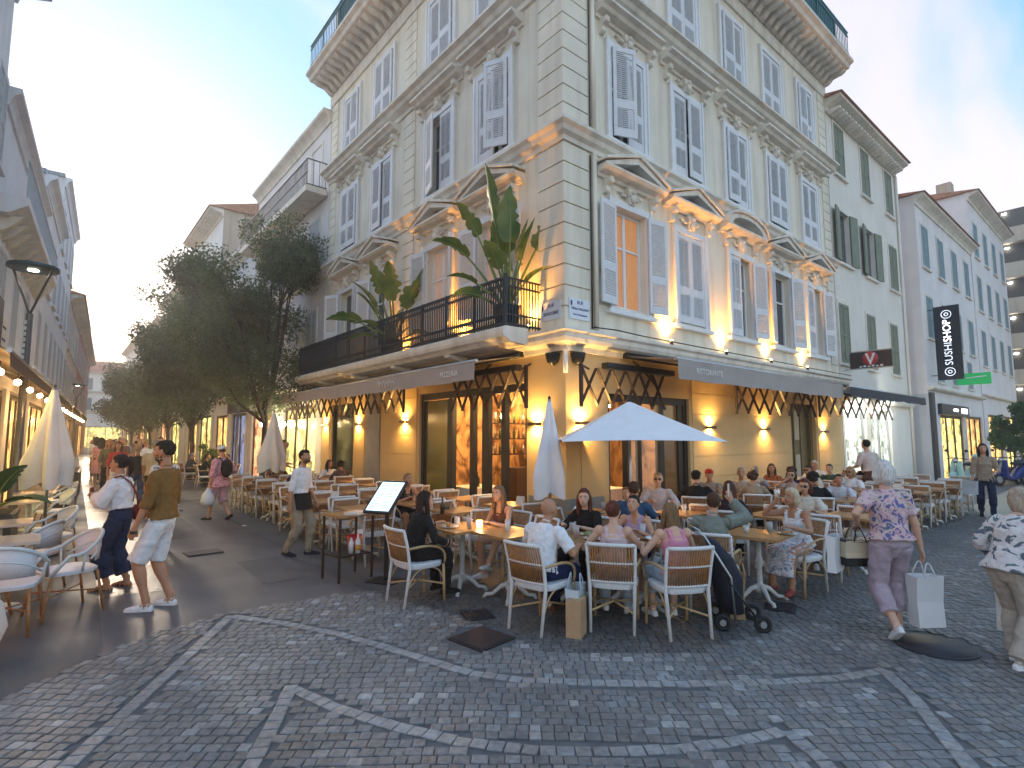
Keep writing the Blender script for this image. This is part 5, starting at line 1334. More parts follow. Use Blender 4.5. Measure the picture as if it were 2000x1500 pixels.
# planters, low screens
M_planter = mat('dark_planter', (.035,.037,.04), rough=.5); M_soil = mat('soil', (.03,.02,.012), rough=.9)
def planter(label, x, y, w, l, h, rz=0):
    t = thing('planter_box', label, 'planter', (x,y,.006), rz); MB().box(-w/2,w/2,-l/2,l/2,0,h).build('box', M_planter, t); MB().box(-w/2+.03,w/2-.03,-l/2+.03,l/2-.03,h+.001,h+.006).build('soil', M_soil, t)
    MB().box(-w/2-.015,w/2+.015,-l/2-.015,l/2+.015,h-.06,h-.01).build('rim', M_planter, t)
planter('dark planter box at the foot of the left lamp post', -7.1, 4.6, .5, .9, .75, rad(-3)); planter('long dark planter box further down the left terrace', -6.15, 11.5, .35, 3.0, .6, rad(-3)); planter('brown planter screen in the middle of the left street', -5.95, 15.8, .35, 3.4, .8, rad(-3))
t = thing('stone_pot', 'large round white stone pot at the left edge', 'flower pot', (-7.08,-.15,.006)); MB().lathe([(.20,0),(.34,.12),(.40,.3),(.36,.48),(.30,.54),(.27,.53),(.3,.45)], 28).build('pot', mat('white_stone', (.66,.63,.60), rough=.7, var=.1), t); MB().lathe([(.295,.47),(0,.48)], 20).build('soil', M_soil, t)
# --- lamp posts
M_lamp = mat('lamp_post_grey', (.10,.10,.11), rough=.4, metal=.5); M_lens = emis('lamp_lens', (1,.85,.6), 6)
def disc_lamp(label, x, y, H=5.3, r=.5, plaque=True):
    t = thing('street_lamp', label, 'street lamp', (x,y,.006))
    MB().tube([(0,0,0),(0,0,.5),(0,0,H-.95)], [.085,.075,.06], 12).build('pole', M_lamp, t)
    for s in (-1,1):
        MB().tube([(0,0,H-.97),(.05*s*Rh.x,.05*s*Rh.y,H-.85),(.95*r*s*Rh.x,.95*r*s*Rh.y,H-.02),(.99*r*s*Rh.x,.99*r*s*Rh.y,H+.06)], .022, 8).build('arm', M_lamp, t)
    MB().lathe([(0,H+.10),(r*.7,H+.09),(r,H+.05),(r,H-.02),(r*.9,H-.03),(0,H-.03)], 36).build('disc', mat('lamp_disc', (.05,.10,.11), rough=.35, metal=.4), t)
    MB().lathe([(.09,H-.032),(.09,H-.045),(0,H-.045)], 18).build('lens', M_lens, t)
    if plaque:
        mb = MB()
        for i in range(7): mb.box(-.03,.03,-.081,-.0795,H-1.9+i*.12,H-1.82+i*.12)
        o = mb.build('plaque_marks', M_letter, t, rz=rad(CAM_ANGLE-90)); o['kind'] = 'stuff'
disc_lamp('tall street lamp with a flat disc on a forked post, far left', -7.02, 8.45, r=.43)
disc_lamp('smaller-looking disc street lamp further down the left street', -5.45, 41, plaque=False)
t = thing('lantern_post', 'old-style lantern on a forked post in front of the navy shop', 'street lamp', (-.85,17.6,.006))
MB().tube([(0,0,0),(0,0,.6),(0,0,3.3)], [.08,.06,.05], 10).build('pole', M_lamp, t)
for s in (-1,1): MB().tube([(0,0,3.28),(.28*s*Rh.x,.28*s*Rh.y,4.0),(.3*s*Rh.x,.3*s*Rh.y,4.2)], .022, 7).build('arm', M_lamp, t)
MB().lathe([(.16,3.85),(.27,4.35)], 6).build('pane', mat('lantern_glass', (.6,.6,.58), rough=.1, alpha=.5), t); MB().lathe([(.30,4.35),(.18,4.5),(.05,4.62),(0,4.7)], 6).build('cap', M_lamp, t)
for x, y, z in ((-.55,12.0,2.25),(-.55,12.9,2.25),(-.5,15.3,2.3)):
    t = thing('globe_lamp', 'round white glowing globe lamp, %s' % {12.0:'nearest of the globes beyond the dark window', 12.9:'second of the globes beyond the dark window', 15.3:'behind the first tree trunk'}[y], 'wall lamp', (x,y,z)); MB().ell((0,0,0),(.11,.11,.11),14,10).build('globe', emis('globe_white', (1,.88,.62), 7), t); MB().tube([(.0,0,.11),(.25,0,.2),(.54,0,.2)], .012, 6).build('arm', M_black, t)
    lamp('light','POINT',(-.16,0,0),9,(1,.8,.45),t,.1)
# ------------------------------------------------------------------ trees and plants
def leafmat(name, c1, c2, gloss=.45, tr=.35):
    m = mat(name, c1, rough=gloss)
    nt = m.node_tree; N = nt.nodes; Lk = nt.links; b = N['Principled BSDF']; out = N['Material Output']
    geo = N.new('ShaderNodeNewGeometry'); nz = N.new('ShaderNodeTexNoise'); nz.inputs['Scale'].default_value = 2.3; nz.inputs['Detail'].default_value = 4; Lk.new(geo.outputs['Position'], nz.inputs['Vector'])
    rp = N.new('ShaderNodeValToRGB'); e = rp.color_ramp.elements; e[0].position = .35; e[0].color = (*c1,1); e[1].position = .65; e[1].color = (*c2,1); Lk.new(nz.outputs[0], rp.inputs[0])
    tr_ = N.new('ShaderNodeBsdfTranslucent'); mx = N.new('ShaderNodeMixShader'); mx.inputs[0].default_value = tr
    Lk.new(rp.outputs[0], b.inputs['Base Color']); Lk.new(rp.outputs[0], tr_.inputs[0]); Lk.new(b.outputs[0], mx.inputs[1]); Lk.new(tr_.outputs[0], mx.inputs[2]); Lk.new(mx.outputs[0], out.inputs[0])
    return m
M_leaf = leafmat('street_tree_leaves', (.08,.12,.06), (.15,.19,.10), tr=.5); M_bark = mat('bark', (.07,.055,.045), rough=.9, var=.3, vscale=12, bump=.8, bscale=30)
M_ban = leafmat('banana_leaf', (.06,.13,.025), (.22,.26,.06), .35, .35); M_bush = leafmat('bush_leaves', (.025,.08,.018), (.06,.14,.035))
def leaf_cloud(clumps, n, size, rnd_, m, name, parent):
    vs = []; fs = []
    tot = sum(c[1]**2 for c in clumps)
    for c, r in clumps:
        k = int(n*r*r/tot); ax = [rnd_.uniform(.7,1.15) for _ in range(3)]
        for _ in range(k):
            d = Vector((rnd_.gauss(0,1), rnd_.gauss(0,1), rnd_.gauss(0,1))).normalized()
            p = c + Vector((d.x*ax[0], d.y*ax[1], d.z*ax[2]*.8))*r*(rnd_.random()**.45)*1.05
            u = (d*.5+Vector((rnd_.gauss(0,1), rnd_.gauss(0,1), rnd_.gauss(0,1)-.5))).normalized(); w = u.orthogonal().normalized()
            w = Quaternion(u, rnd_.uniform(0,2*PI)) @ w; nn = u.cross(w)
            s = size*rnd_.uniform(.6,1.3); o = len(vs)
            vs += [p-u*s*.5, p+w*s*.28+nn*s*.08, p+u*s*.55, p-w*s*.28+nn*s*.08]; fs += [(o,o+1,o+2),(o,o+2,o+3)]
    me = bpy.data.meshes.new(name); me.from_pydata([tuple(v) for v in vs], [], fs); me.materials.append(m); me.update()
    return link(name, me, parent)
def street_tree(label, x, y, H, R, zb, seed, n, size):
    rn = random.Random(seed); t = thing('street_tree', label, 'tree', (x,y,0), 0, 'trees along the left street')
    mb = MB(); top = Vector((rn.uniform(-.1,.1), rn.uniform(-.1,.1), zb-.2))
    mb.tube([(0,0,-.02),(0,0,.3),(.03,.02,1.4),top], [.17,.12,.10,.09], 10)
    clumps = []; limbs = 8
    for i in range(limbs):
        a = 2*PI*i/limbs+rn.uniform(-.3,.3); hz = zb+(H-zb)*rn.uniform(.25,.95); rr = R*rn.uniform(.45,.8)*(1.0 if hz < zb+(H-zb)*.6 else .62)
        e = Vector((math.cos(a)*rr, math.sin(a)*rr, hz)); mid = top*.5+e*.5+Vector((0,0,-.25*(H-zb)*.3)); 
        mb.tube([top-Vector((0,0,.15)), mid, e], [.06,.035,.012], 6)
        for k in range(5):
            q = e+Vector((rn.uniform(-1,1),rn.uniform(-1,1),rn.uniform(-.8,.9)))*R*.42; mb.tube([mid*.4+e*.6, q], [.02,.006], 5); clumps.append((q, R*rn.uniform(.28,.44)))
        clumps.append((e, R*rn.uniform(.36,.5)))
    mb.tube([top, (0,0,zb+(H-zb)*.55), (0.1,0,H-.6)], [.075,.04,.012], 6)
    for k in range(9):
        clumps.append((Vector((rn.uniform(-.3,.3)*R, rn.uniform(-.3,.3)*R, zb+(H-zb)*(.05+.93*k/8))), R*rn.uniform(.34,.5)*(1 if k < 6 else .75)))
    for k in range(10):
        a = 2*PI*k/10; clumps.append((Vector((math.cos(a)*R*.62, math.sin(a)*R*.62, zb+(H-zb)*rn.uniform(.08,.36))), R*rn.uniform(.32,.46)))
    mb.build('trunk', M_bark, t)
    tag(leaf_cloud(clumps, n, size, rn, M_leaf, 'crown', t), kind='stuff')
street_tree('nearest dark green street tree, in front of the pale houses', -1.4, 11.9, 8.5, 2.0, 2.6, 5, 44000, .10)
street_tree('second street tree along the left street', -1.9, 20.6, 9.6, 2.2, 2.5, 8, 32000, .14)
street_tree('third street tree along the left street', -1.6, 29.5, 9.3, 2.5, 2.5, 11, 20000, .17)
street_tree('fourth street tree along the left street', -1.0, 42, 8.9, 2.8, 2.5, 14, 15000, .2)
street_tree('furthest street tree, beside the red-roofed house', -.7, 58, 8.4, 3.0, 2.4, 17, 12000, .24)

def banana_leaf(base, az, el, pet, blade, width, droop, roll=0, torn=0, rn=random):
    """one petiole and a folded paddle blade; returns (stem points, blade verts, faces)"""
    d = Vector((math.cos(az)*math.cos(el), math.sin(az)*math.cos(el), math.sin(el))); pts = [Vector(base)]; n = 6
    for i in range(n): pts.append(pts[-1]+d*pet/n); d = (d+Vector((0,0,-droop*.04))+Vector((math.cos(az),math.sin(az),0))*droop*.03).normalized()
    vs = []; fs = []; m = 14; p = pts[-1].copy(); side0 = Vector((-math.sin(az), math.cos(az), 0)); side0 = Quaternion(d, roll) @ side0
    for i in range(m+1):
        f = i/m; w = width*1.15*(math.sin(PI*min(1,f*.93+.07)**.72))**.8*.5; nrm = d.cross(side0).normalized()
        for s in (-1,-.5,0,.5,1):
            wob = 1-((torn*rn.random() if rn.random() < .75 else .45) if abs(s) == 1 else 0)
            vs.append(p+side0*s*w*wob+nrm*abs(s)*w*.28)
        p = p+d*blade/m; d = (d+Vector((0,0,-droop*.075))).normalized(); side0 = (side0-d*side0.dot(d)).normalized()
    fs = [(i*5+j,i*5+j+1,(i+1)*5+j+1,(i+1)*5+j) for i in range(m) for j in range(4)]
    return pts, vs, fs
def banana(label, loc, specs, potr, poth, potm, seed=1, name='banana_plant', m=M_ban):
    rn = random.Random(seed); t = thing(name, label, 'plant', loc)
    if potr:
        MB().lathe([(potr*.75,0),(potr*.95,poth*.9),(potr,poth),(potr*.9,poth),(potr*.86,poth*.85)], 20).build('pot', potm, t); MB().lathe([(potr*.88,poth*.88),(0,poth*.9)], 16).build('soil', M_soil, t)
    for az, el, pet, bl, w, dr, roll in specs:
        b = (rn.uniform(-.07,.07), rn.uniform(-.07,.07), poth*.85)
        pts, vs, fs = banana_leaf(b, rad(az), rad(el), pet, bl, w, dr, rad(roll), .12, rn)
        MB().tube(pts+[vs[2+5*i] for i in (3,6,9,12)], [.035,.032,.03,.028,.024,.02,.017,.014,.01,.007,.004], 6).build('stem', mat('leaf_stem', (.16,.22,.06), rough=.5), t)
        MB().add(vs, fs, 0, True).build('leaf', m, t, fix=False)
# azimuths in world degrees; the camera looks along about 50
banana('large banana plant in a dark pot at the corner of the balcony', (-.50,.92,3.69),
       ((120,82,1.45,1.35,.34,.1,60),(235,85,1.2,1.0,.42,.15,20),(140,62,1.15,.75,.34,.9,20),(-40,68,1.25,.85,.36,.3,-50),(-60,75,.9,.8,.34,.2,40),(150,45,.7,.55,.28,.8,0),(70,78,1.3,.9,.36,.3,0),(170,30,.5,.6,.25,.9,30),(-30,80,1.0,.8,.3,.2,10),(100,86,1.0,1.1,.44,.1,-40),(210,55,.8,.7,.32,.7,0),(-70,55,.6,.6,.3,.8,20),(30,70,.9,.8,.36,.4,0),(160,70,1.4,.7,.3,.5,30)), .27, .42, mat('dark_blue_pot', (.012,.02,.04), rough=.4), 4)
banana('smaller banana plant near the middle of the balcony', (-.50,5.15,3.69),
       ((130,66,1.0,.95,.40,.6,0),(-50,72,1.1,1.0,.40,.3,20),(230,70,1.0,.95,.42,.5,10),(160,40,.8,.8,.34,.9,30),(-20,50,.7,.7,.3,.8,0),(90,80,1.2,.9,.36,.2,50),(140,25,.5,.7,.32,.8,0),(-60,30,.5,.5,.3,.9,0),(200,35,.6,.7,.3,.9,0),(110,60,.9,.9,.42,.5,20),(-70,65,.9,.8,.38,.4,-30),(40,60,.8,.8,.36,.6,0),(170,75,1.2,.8,.36,.2,40)), .26, .4, mat('dark_blue_pot', (.012,.02,.04), rough=.4), 9)
banana('broad-leaved plant in the dark planter on the left terrace', (-7.1,4.7,.74), ((-60,62,.3,.75,.34,.7,0),(180,70,.4,.8,.34,.5,0),(-120,50,.3,.7,.32,.9,0),(60,60,.3,.7,.3,.7,0),(-30,35,.25,.6,.3,.9,0)), 0, .03, M_planter, 3, 'leafy_plant', leafmat('deep_green_leaf', (.012,.06,.03), (.03,.10,.05), .35, .2))
def shrub(label, loc, H, R, n, size, seed, pot=True, m=M_bush):
    rn = random.Random(seed); t = thing('potted_shrub', label, 'shrub', loc)
    if pot: MB().lathe([(.25,0),(.34,.5),(.36,.55),(.3,.55),(.28,.45)], 18).build('pot', M_planter, t)
    MB().tube([(0,0,.3),(.03,0,H*.6)], [.05,.02], 6).build('stem', M_bark, t)
    cl = [(Vector((rn.uniform(-R,R)*.6, rn.uniform(-R,R)*.6, .7+(H-.9)*rn.random())), R*rn.uniform(.35,.55)) for _ in range(12)]
    tag(leaf_cloud(cl, n, size, rn, m, 'foliage', t), kind='stuff')
shrub('bushy potted tree in front of the navy fascia shop', (24.4,-2.2,0), 3.2, .9, 4000, .16, 3); shrub('second bushy potted tree further down the right street', (28.5,-2.6,0), 3.3, 1.0, 3500, .18, 6); shrub('low potted hedge by the right-hand shops', (21.6,-3.7,0), 1.5, .6, 2500, .1, 8)
shrub('small green shrub lit from behind under the street trees', (-2.0,16.4,0), 1.7, .5, 1800, .09, 10, m=leafmat('lit_shrub', (.08,.13,.02), (.2,.24,.05)))

# ------------------------------------------------------------------ scooters by the right-hand shops
M_rub = mat('tyre_rubber', (.015,.015,.016), rough=.8); M_vinyl = mat('black_vinyl', (.018,.018,.02), rough=.5)
def scooter(label, x, y, rz, paint, box):
    t = thing('scooter', label, 'scooter', (x,y,0), rz)
    for px in (-.6,.6):
        w = MB().tube([(px+.2*math.cos(a*PI/10),0,.24+.2*math.sin(a*PI/10)) for a in range(21)], .055, 8, caps=False).build('wheel', M_rub, t); MB().tube([(px,-.04,.24),(px,.04,.24)], .13, 14).build('hub', M_steel, w)
    mb = MB(); ps = [(-.95,.10,.62,.12),(-.75,.17,.60,.22),(-.45,.20,.52,.26),(-.2,.17,.42,.2),(0,.16,.27,.06),(.25,.16,.27,.06),(.38,.2,.5,.3)]
    n = 12; vs = []
    for px, w, zc, hh in ps: vs += [(px, w*math.cos(2*PI*j/n), zc+hh*math.sin(2*PI*j/n)) for j in range(n)]
    mb.add(vs, [(i*n+j,i*n+(j+1)%n,(i+1)*n+(j+1)%n,(i+1)*n+j) for i in range(len(ps)-1) for j in range(n)]+[tuple(range(n)),tuple(range((len(ps)-1)*n,len(ps)*n))], 0, True); mb.build('body', paint, t)
    MB().prism([(-.22,.3),(.22,.3),(.16,.95),(-.16,.95)], .36, .46).build('leg_shield', paint, t)
    MB().tube([(.6,0,.26),(.42,0,.95),(.4,0,1.05)], .04, 8).build('fork', M_steel, t); MB().tube([(.36,-.34,1.02),(.42,-.12,1.06),(.42,.12,1.06),(.36,.34,1.02)], .018, 6).build('handlebar', M_black, t)
    MB().ell((.46,0,.96),(.09,.09,.09),10,8).build('headlight', M_steel, t); MB().ell((.62,0,.46),(.22,.09,.12),10,8).build('mudguard', paint, t)
    MB().ell((-.4,0,.83),(.42,.16,.08),14,8).build('seat', M_vinyl, t)
    for s in (-1,1): MB().tube([(.4,.2*s,1.06),(.38,.32*s,1.28)], .006, 4).ell((.38,.33*s,1.32),(.02,.07,.05),8,6).build('mirror', M_black, t)
    if box: MB().ell((-.85,0,1.02),(.24,.22,.2),14,10).build('top_box', paint, t)
M_mint = mat('mint_paint', (.30,.52,.50), rough=.3, coat=.4); M_blue = mat('deep_blue_paint', (.015,.03,.22), rough=.35, coat=.4)
scooter('mint green scooter with a round top box parked by the shops', 19.2,-1.5, rad(160), M_mint, True)
scooter('deep blue scooter parked beside the mint one', 21.3,-2.5, rad(150), M_blue, False)
scooter('second blue scooter further from the mint one', 22.8,-2.7, rad(165), M_blue, True)
bn = thing('wheelie_bin', 'dark green wheelie bin in the right-hand street', 'bin', (17.2,-4.15,0), rad(20)); MB().slab([(-.5,-.38),(.5,-.38),(.5,.38),(-.5,.38)],.12,1.0).build('body', mat('bin_green', (.02,.05,.05), rough=.5), bn); MB().slab([(-.54,-.42),(.54,-.42),(.54,.42),(-.54,.42)],1.005,1.08).build('lid', mat('bin_green', (.02,.05,.05), rough=.5), bn)

# ------------------------------------------------------------------ bags, box, pushchair
M_kraft = mat('kraft_paper', (.46,.29,.16), rough=.8, var=.08, vscale=10); M_bagw = mat('white_paper_bag', (.76,.77,.80), rough=.5, var=.04); M_bagb = mat('pale_blue_bag', (.55,.62,.68), rough=.6)
def bag(name, label, loc, rz, w, d, h, m, handles=True, flare=1.12, hm=None):
    t = thing(name, label, 'bag', loc, rz); mb = MB(); a, b = w/2, d/2
    vs = [(-a,-b,0),(a,-b,0),(a,b,0),(-a,b,0)]+[(x*1.0,y*flare*.9,h*.5+.0) for x,y in ((-a,-b*.8),(a,-b*.8),(a,b*.8),(-a,b*.8))]+[(x*1.03,y*flare,h+z) for x,y,z in ((-a,-b,0),(a,-b,.012),(a,b,0),(-a,b,.01))]
    mb.add(vs, [(3,2,1,0)]+[(k*4+i,k*4+(i+1)%4,(k+1)*4+(i+1)%4,(k+1)*4+i) for k in range(2) for i in range(4)])
    o = mb.build('bag_body', m, t, fix=False); o.modifiers.new('t','SOLIDIFY').thickness = .003
    if handles:
        for s in (-1,1): MB().tube(arc((-a*.45,s*b*flare,h-.01),(a*.45,s*b*flare,h-.01),(0,s*b*.4,h+.26),8), .006, 5).build('handle', hm or m, t)
    return t
bx_ = thing('cardboard_box', 'tall brown cardboard box on the ground beside the bald man', 'box', (-2.66,-2.72,.018), rad(28)); MB().box(-.105,.105,-.07,.07,0,.33).build('carton', M_kraft, bx_); MB().box(-.02,.02,-.0705,.0705,.3305,.332).build('tape', mat('parcel_tape', (.55,.42,.28), rough=.3), bx_)
bag('shopping_bag', 'pale blue and white shopping bag behind the cardboard box', (-2.56,-2.62,.018), rad(30), .30, .12, .40, M_bagb)
bag('paper_bag', 'beige paper bag standing behind the pushchair', (-1.0,-3.42,.008), rad(25), .22, .14, .42, M_kraft)
PC = thing('pushchair', 'folded dark navy pushchair leaning beside the woman in green', 'pushchair', (-1.28,-3.52,.008), rad(40))
M_navyc = mat('navy_fabric', (.008,.010,.022), rough=.8, var=.3, vscale=9)
mb = MB(); n = 12; ps = [(.0,.14,.13,.10),(.04,.25,.17,.13),(.05,.45,.19,.15),(.1,.65,.17,.11),(.2,.82,.10,.05)]
vs = []
for yo, zc, w, d_ in ps: vs += [(w*math.cos(2*PI*j/n), yo+d_*math.sin(2*PI*j/n), zc) for j in range(n)]
mb.add(vs, [(i*n+j,i*n+(j+1)%n,(i+1)*n+(j+1)%n,(i+1)*n+j) for i in range(len(ps)-1) for j in range(n)]+[tuple(range(n)),tuple(range((len(ps)-1)*n,len(ps)*n))], 0, True); mb.build('seat_fabric', M_navyc, PC)
for s in (-1,1):
    MB().tube([(.17*s,.02,.1),(.19*s,.05,.5),(.17*s,.28,.88),(.15*s,.36,.92)], .012, 7).build('frame_tube', M_steel, PC); MB().tube([(.19*s,.06,.45),(.18*s,-.2,.09)], .011, 6).build('frame_tube', M_black, PC)
    for y in (-.22,.14):
        w = MB().tube([(.19*s,y+.06*math.cos(a*PI/8),.085+.06*math.sin(a*PI/8)) for a in range(17)], .022, 7, caps=False).build('wheel', M_rub, PC); MB().tube([(.165*s,y,.085),(.215*s,y,.085)], .03, 10).build('hub', M_steel, w)
MB().tube([(-.15,.36,.92),(.15,.36,.92)], .014, 7).build('handle', M_vinyl, PC)
sb = thing('sandwich_board', 'small dark chalk board leaning at the corner pier', 'chalk board', (-.35,.55,.006), rad(-50)); MB().prism([(0,0),(.02,0),(.10,.62),(.08,.62)], -.22, .22).build('board', mat('chalk_board', (.03,.03,.032), rough=.7), sb)
ln = MB()
for i in range(5): ln.bar((-.16,.028+.0125*i-.012,.15+.085*i),(.1+.05*math.sin(i*3),.028+.0125*i-.012,.15+.085*i),.004,.01)
ln.build('chalk_lines', M_letter, sb)['kind'] = 'stuff'
# ------------------------------------------------------------------ people
from mathutils import noise as mnoise
def ik(a, t, l1, l2, pole):
    a, t = Vector(a), Vector(t); d = t-a; L_ = d.length; mx = (l1+l2)*.995
    if L_ > mx: d = d*(mx/L_); L_ = mx; t = a+d
    L_ = max(L_, abs(l1-l2)+.02); u = d.normalized(); c = (l1*l1+L_*L_-l2*l2)/(2*l1*L_); c = max(-1, min(1, c)); s = math.sqrt(1-c*c)
    p = Vector(pole); p = p-u*p.dot(u); p = p.normalized() if p.length > 1e-5 else u.orthogonal().normalized()
    return a+u*l1*c+p*l1*s, t
class Body:
    def __init__(s): s.mb = MB(); s.pts = []
    def tube(s, reg, pts, rs, xd=None, n=14, rnd=True):
        P = [Vector(p) for p in pts]; R = [(r, r) if isinstance(r, (int, float)) else r for r in rs]
        Q = []; S = []
        for i in range(len(P)-1):
            k = max(1, int((P[i+1]-P[i]).length/.03))
            for j in range(k):
                f = j/k; Q.append(P[i].lerp(P[i+1], f)); S.append((R[i][0]*(1-f)+R[i+1][0]*f, R[i][1]*(1-f)+R[i+1][1]*f))
        Q.append(P[-1]); S.append(R[-1])
        if rnd:
            d0 = (Q[0]-Q[1]).normalized(); d1 = (Q[-1]-Q[-2]).normalized()
            Q = [Q[0]+d0*min(S[0])*.55]+Q+[Q[-1]+d1*min(S[-1])*.55]; S = [(S[0][0]*.55,S[0][1]*.55)]+S+[(S[-1][0]*.55,S[-1][1]*.55)]
        vs = []; m = len(Q)
        for i in range(m):
            d = (Q[min(i+1,m-1)]-Q[max(i-1,0)]).normalized()
            a = Vector(xd) if xd else (Vector((1,0,0)) if abs(d.x) < .8 else Vector((0,1,0)))
            a = (a-d*a.dot(d)).normalized(); b = d.cross(a)
            for j in range(n):
                t = 2*PI*j/n; vs.append(Q[i]+a*math.cos(t)*S[i][0]+b*math.sin(t)*S[i][1])
        fs = [(i*n+j,i*n+(j+1)%n,(i+1)*n+(j+1)%n,(i+1)*n+j) for i in range(m-1) for j in range(n)]+[tuple(reversed(range(n))),tuple(range((m-1)*n,m*n))]
        s.mb.add(vs, fs); s.pts += [(tuple(v), reg) for v in vs]
    def ell(s, reg, c, r, rot=None):
        o = len(s.mb.v); s.mb.ell(c, r, 14, 10, 0, rot); s.pts += [(v, reg) for v in s.mb.v[o:]]
SKIN, TOP, BOT, SHOE, HAIR = range(5)
def hand(B, w, d, side, spread, fine, curl=.5):
    """palm, four unequal curled fingers and a thumb from the palm's side"""
    d = Vector(d).normalized(); sp = Vector(spread); sp = (sp-d*sp.dot(d)).normalized(); nr = d.cross(sp)
    if nr.dot(Vector((-side, 0, -.2))) < 0: nr = -nr
    B.tube(SKIN, [w-d*.01, w+d*.045, w+d*.085], [(.027,.02),(.038,.017),(.036,.014)], xd=sp)
    if not fine:
        B.tube(SKIN, [w+d*.08, w+d*.12+nr*.015, w+d*.145+nr*.04], [(.036,.014),(.032,.012),(.026,.011)], xd=sp)
    else:
        for i, ln in enumerate((.062,.074,.07,.054)):
            o = w+d*.082+sp*(-.030+.020*i)
            B.tube(SKIN, [o, o+d*ln*.5+nr*ln*.12, o+d*ln*.5+d*ln*.42*(1-curl*.5)+nr*ln*(.12+.45*curl)], [.0092,.0085,.0072], n=8)
    th = w+d*.03-sp*.034; B.tube(SKIN, [th, th+d*.035-sp*.018+nr*.008, th+d*.062-sp*.02+nr*.018], [.012,.0105,.008], n=8)
def make_body(sp):
    g = lambda k, d=None: sp.get(k, d)
    B = Body(); sit = g('sit', False); fem = g('fem', False); fat = g('fat', 1.0); fine = g('fine', False)
    P = Vector(g('pelvis', (0,-.08,.56) if sit else (0,0,.93))); lean = rad(g('lean', 4 if sit else 2)+(6 if sit else 0)); bend = rad(g('bend', 0)); tw = rad(g('twist', 0))
    up = Vector((math.sin(bend), math.sin(lean), math.cos(lean))).normalized(); X = Quaternion((0,0,1), tw) @ Vector((1,0,0)); X = (X-up*X.dot(up)).normalized(); fw = up.cross(X)
    kS = .93 if sit else 1.0
    S = lambda t, x=0, y=0: P+up*t*kS+X*x+fw*y
    top = g('top', {}); bot = g('bottom', {'kind':'trousers'}); lo = top.get('loose', .012)
    hem = top.get('hem', .02); sw = .158 if fem else .18; tank = top.get('tank', False)
    # torso
    hipw = (.172 if fem else .162)*fat; waw = (.128 if fem else .145)*fat; chw = (.150 if fem else .172)*(.5+.5*fat)
    zt = min(.13, hem+.035); wt = hipw*.97 if zt < .07 else waw+.004
    B.tube(BOT, [S(-.10),S(-.035),S(zt)], [(.12,.10),(hipw*.97,.118*fat),(min(wt,.150*fat),.10*fat)], xd=X)
    neckz = .40 if tank else .50
    B.tube(TOP, [S(hem),S(.10),S(.19,0,.01*(fat-1)*10),S(.34),S(neckz)], [(max(hipw*top.get('flare',1.0),.186*fat)+lo,.132*fat+lo) if hem < .1 else (waw+lo,.105*fat+lo),(waw*1.06+lo,.112*fat+lo),(waw+lo,.105*fat+lo),(chw+lo*.6,.118+lo*.4+(.012 if fem else 0)),(chw*(.86 if not tank else .93),.085 if not tank else .105)], xd=X, rnd=False)
    if fem: 
        for s in (-1,1): B.ell(TOP, S(.33,s*.068,.085), (.058,.05,.06))
    B.tube(SKIN if tank else TOP, [S(.38),S(.47),S(.515)], [(chw*.9,.10),(chw*.82,.08),(.075,.07)], xd=X)
    if tank:
        for s in (-1,1): B.tube(TOP, [S(.36,s*.075,.11),S(.47,s*.085,.07),S(.505,s*.085,0),S(.47,s*.085,-.075),S(.36,s*.075,-.10)], [.014]*5, n=8)
    # head and neck
    hy, hp, hr = [rad(a) for a in g('head', (0,0,0))]
    nb = S(.50); hc = S(.70, 0, .03)+Vector((math.sin(-hy)*.01,0,0))
    RH = (Matrix.Rotation(tw,3,'Z') @ Matrix.Rotation(hy,3,'Z') @ Matrix.Rotation(-hp-lean*.0,3,'X') @ Matrix.Rotation(hr,3,'Y'))
    Hd = lambda x, y, z: hc+RH @ Vector((x,y,z))
    B.tube(SKIN, [nb, nb.lerp(Hd(0,-.02,-.07),.5), Hd(0,-.012,-.04)], [.060,.050,.052])
    B.ell(SKIN, Hd(0,-.008,.018), (.076,.095,.100), RH); B.ell(SKIN, Hd(0,.028,-.045), (.056,.062,.066), RH); B.ell(SKIN, Hd(0,.05,-.088), (.03,.03,.024), RH)
    B.ell(SKIN, Hd(0,.095,-.018), (.013,.02,.026), RH); B.ell(SKIN, Hd(0,.103,-.03), (.016,.014,.012), RH)
    for s in (-1,1): B.ell(SKIN, Hd(s*.076,-.008,-.005), (.011,.02,.03), RH)
    if g('beard'):
        B.ell(HAIR, Hd(0,.032,-.066), (.06,.062,.052), RH)
    # arms
    sl = top.get('sleeve', .45); spf = top.get('puff', 0)
    for i, s in ((0,-1),(1,1)):
        sh = S(.455, s*sw); w_t = g('wl' if s < 0 else 'wr')
        if w_t is None: w_t = (s*.25,.10,.78) if not sit else (s*.16,.40,.83)
        el, wr = ik(sh, w_t, .285, .255, g('pole%d' % i, (s*.5,-.6,-.6) if not sit else (s*.8,-.3,-.8)))
        B.ell(TOP if (sl > 0 and not tank) else SKIN, sh, (.062,.06,.06))
        am = fat**.5*(.92 if fem else 1)
        tot = .54; cut = sl*tot
        pu, pe, pw = sh, el, wr
        def at(d): return pu.lerp(pe, d/.285) if d <= .285 else pe.lerp(pw, min(1,(d-.285)/.255))
        rad_at = lambda d: (.052-.014*(d/.285) if d < .285 else .040-.013*((d-.285)/.255))*am
        ds = [0,.07,.14,.21,.285,.35,.42,.48,.535]
        skin_d = [d for d in ds if d > cut-.04] if sl < .97 else [.47,.535]
        B.tube(SKIN, [at(d) for d in skin_d] if len(skin_d) > 1 else [at(.5), at(.54)], [rad_at(d) for d in skin_d] if len(skin_d) > 1 else [.03,.027])
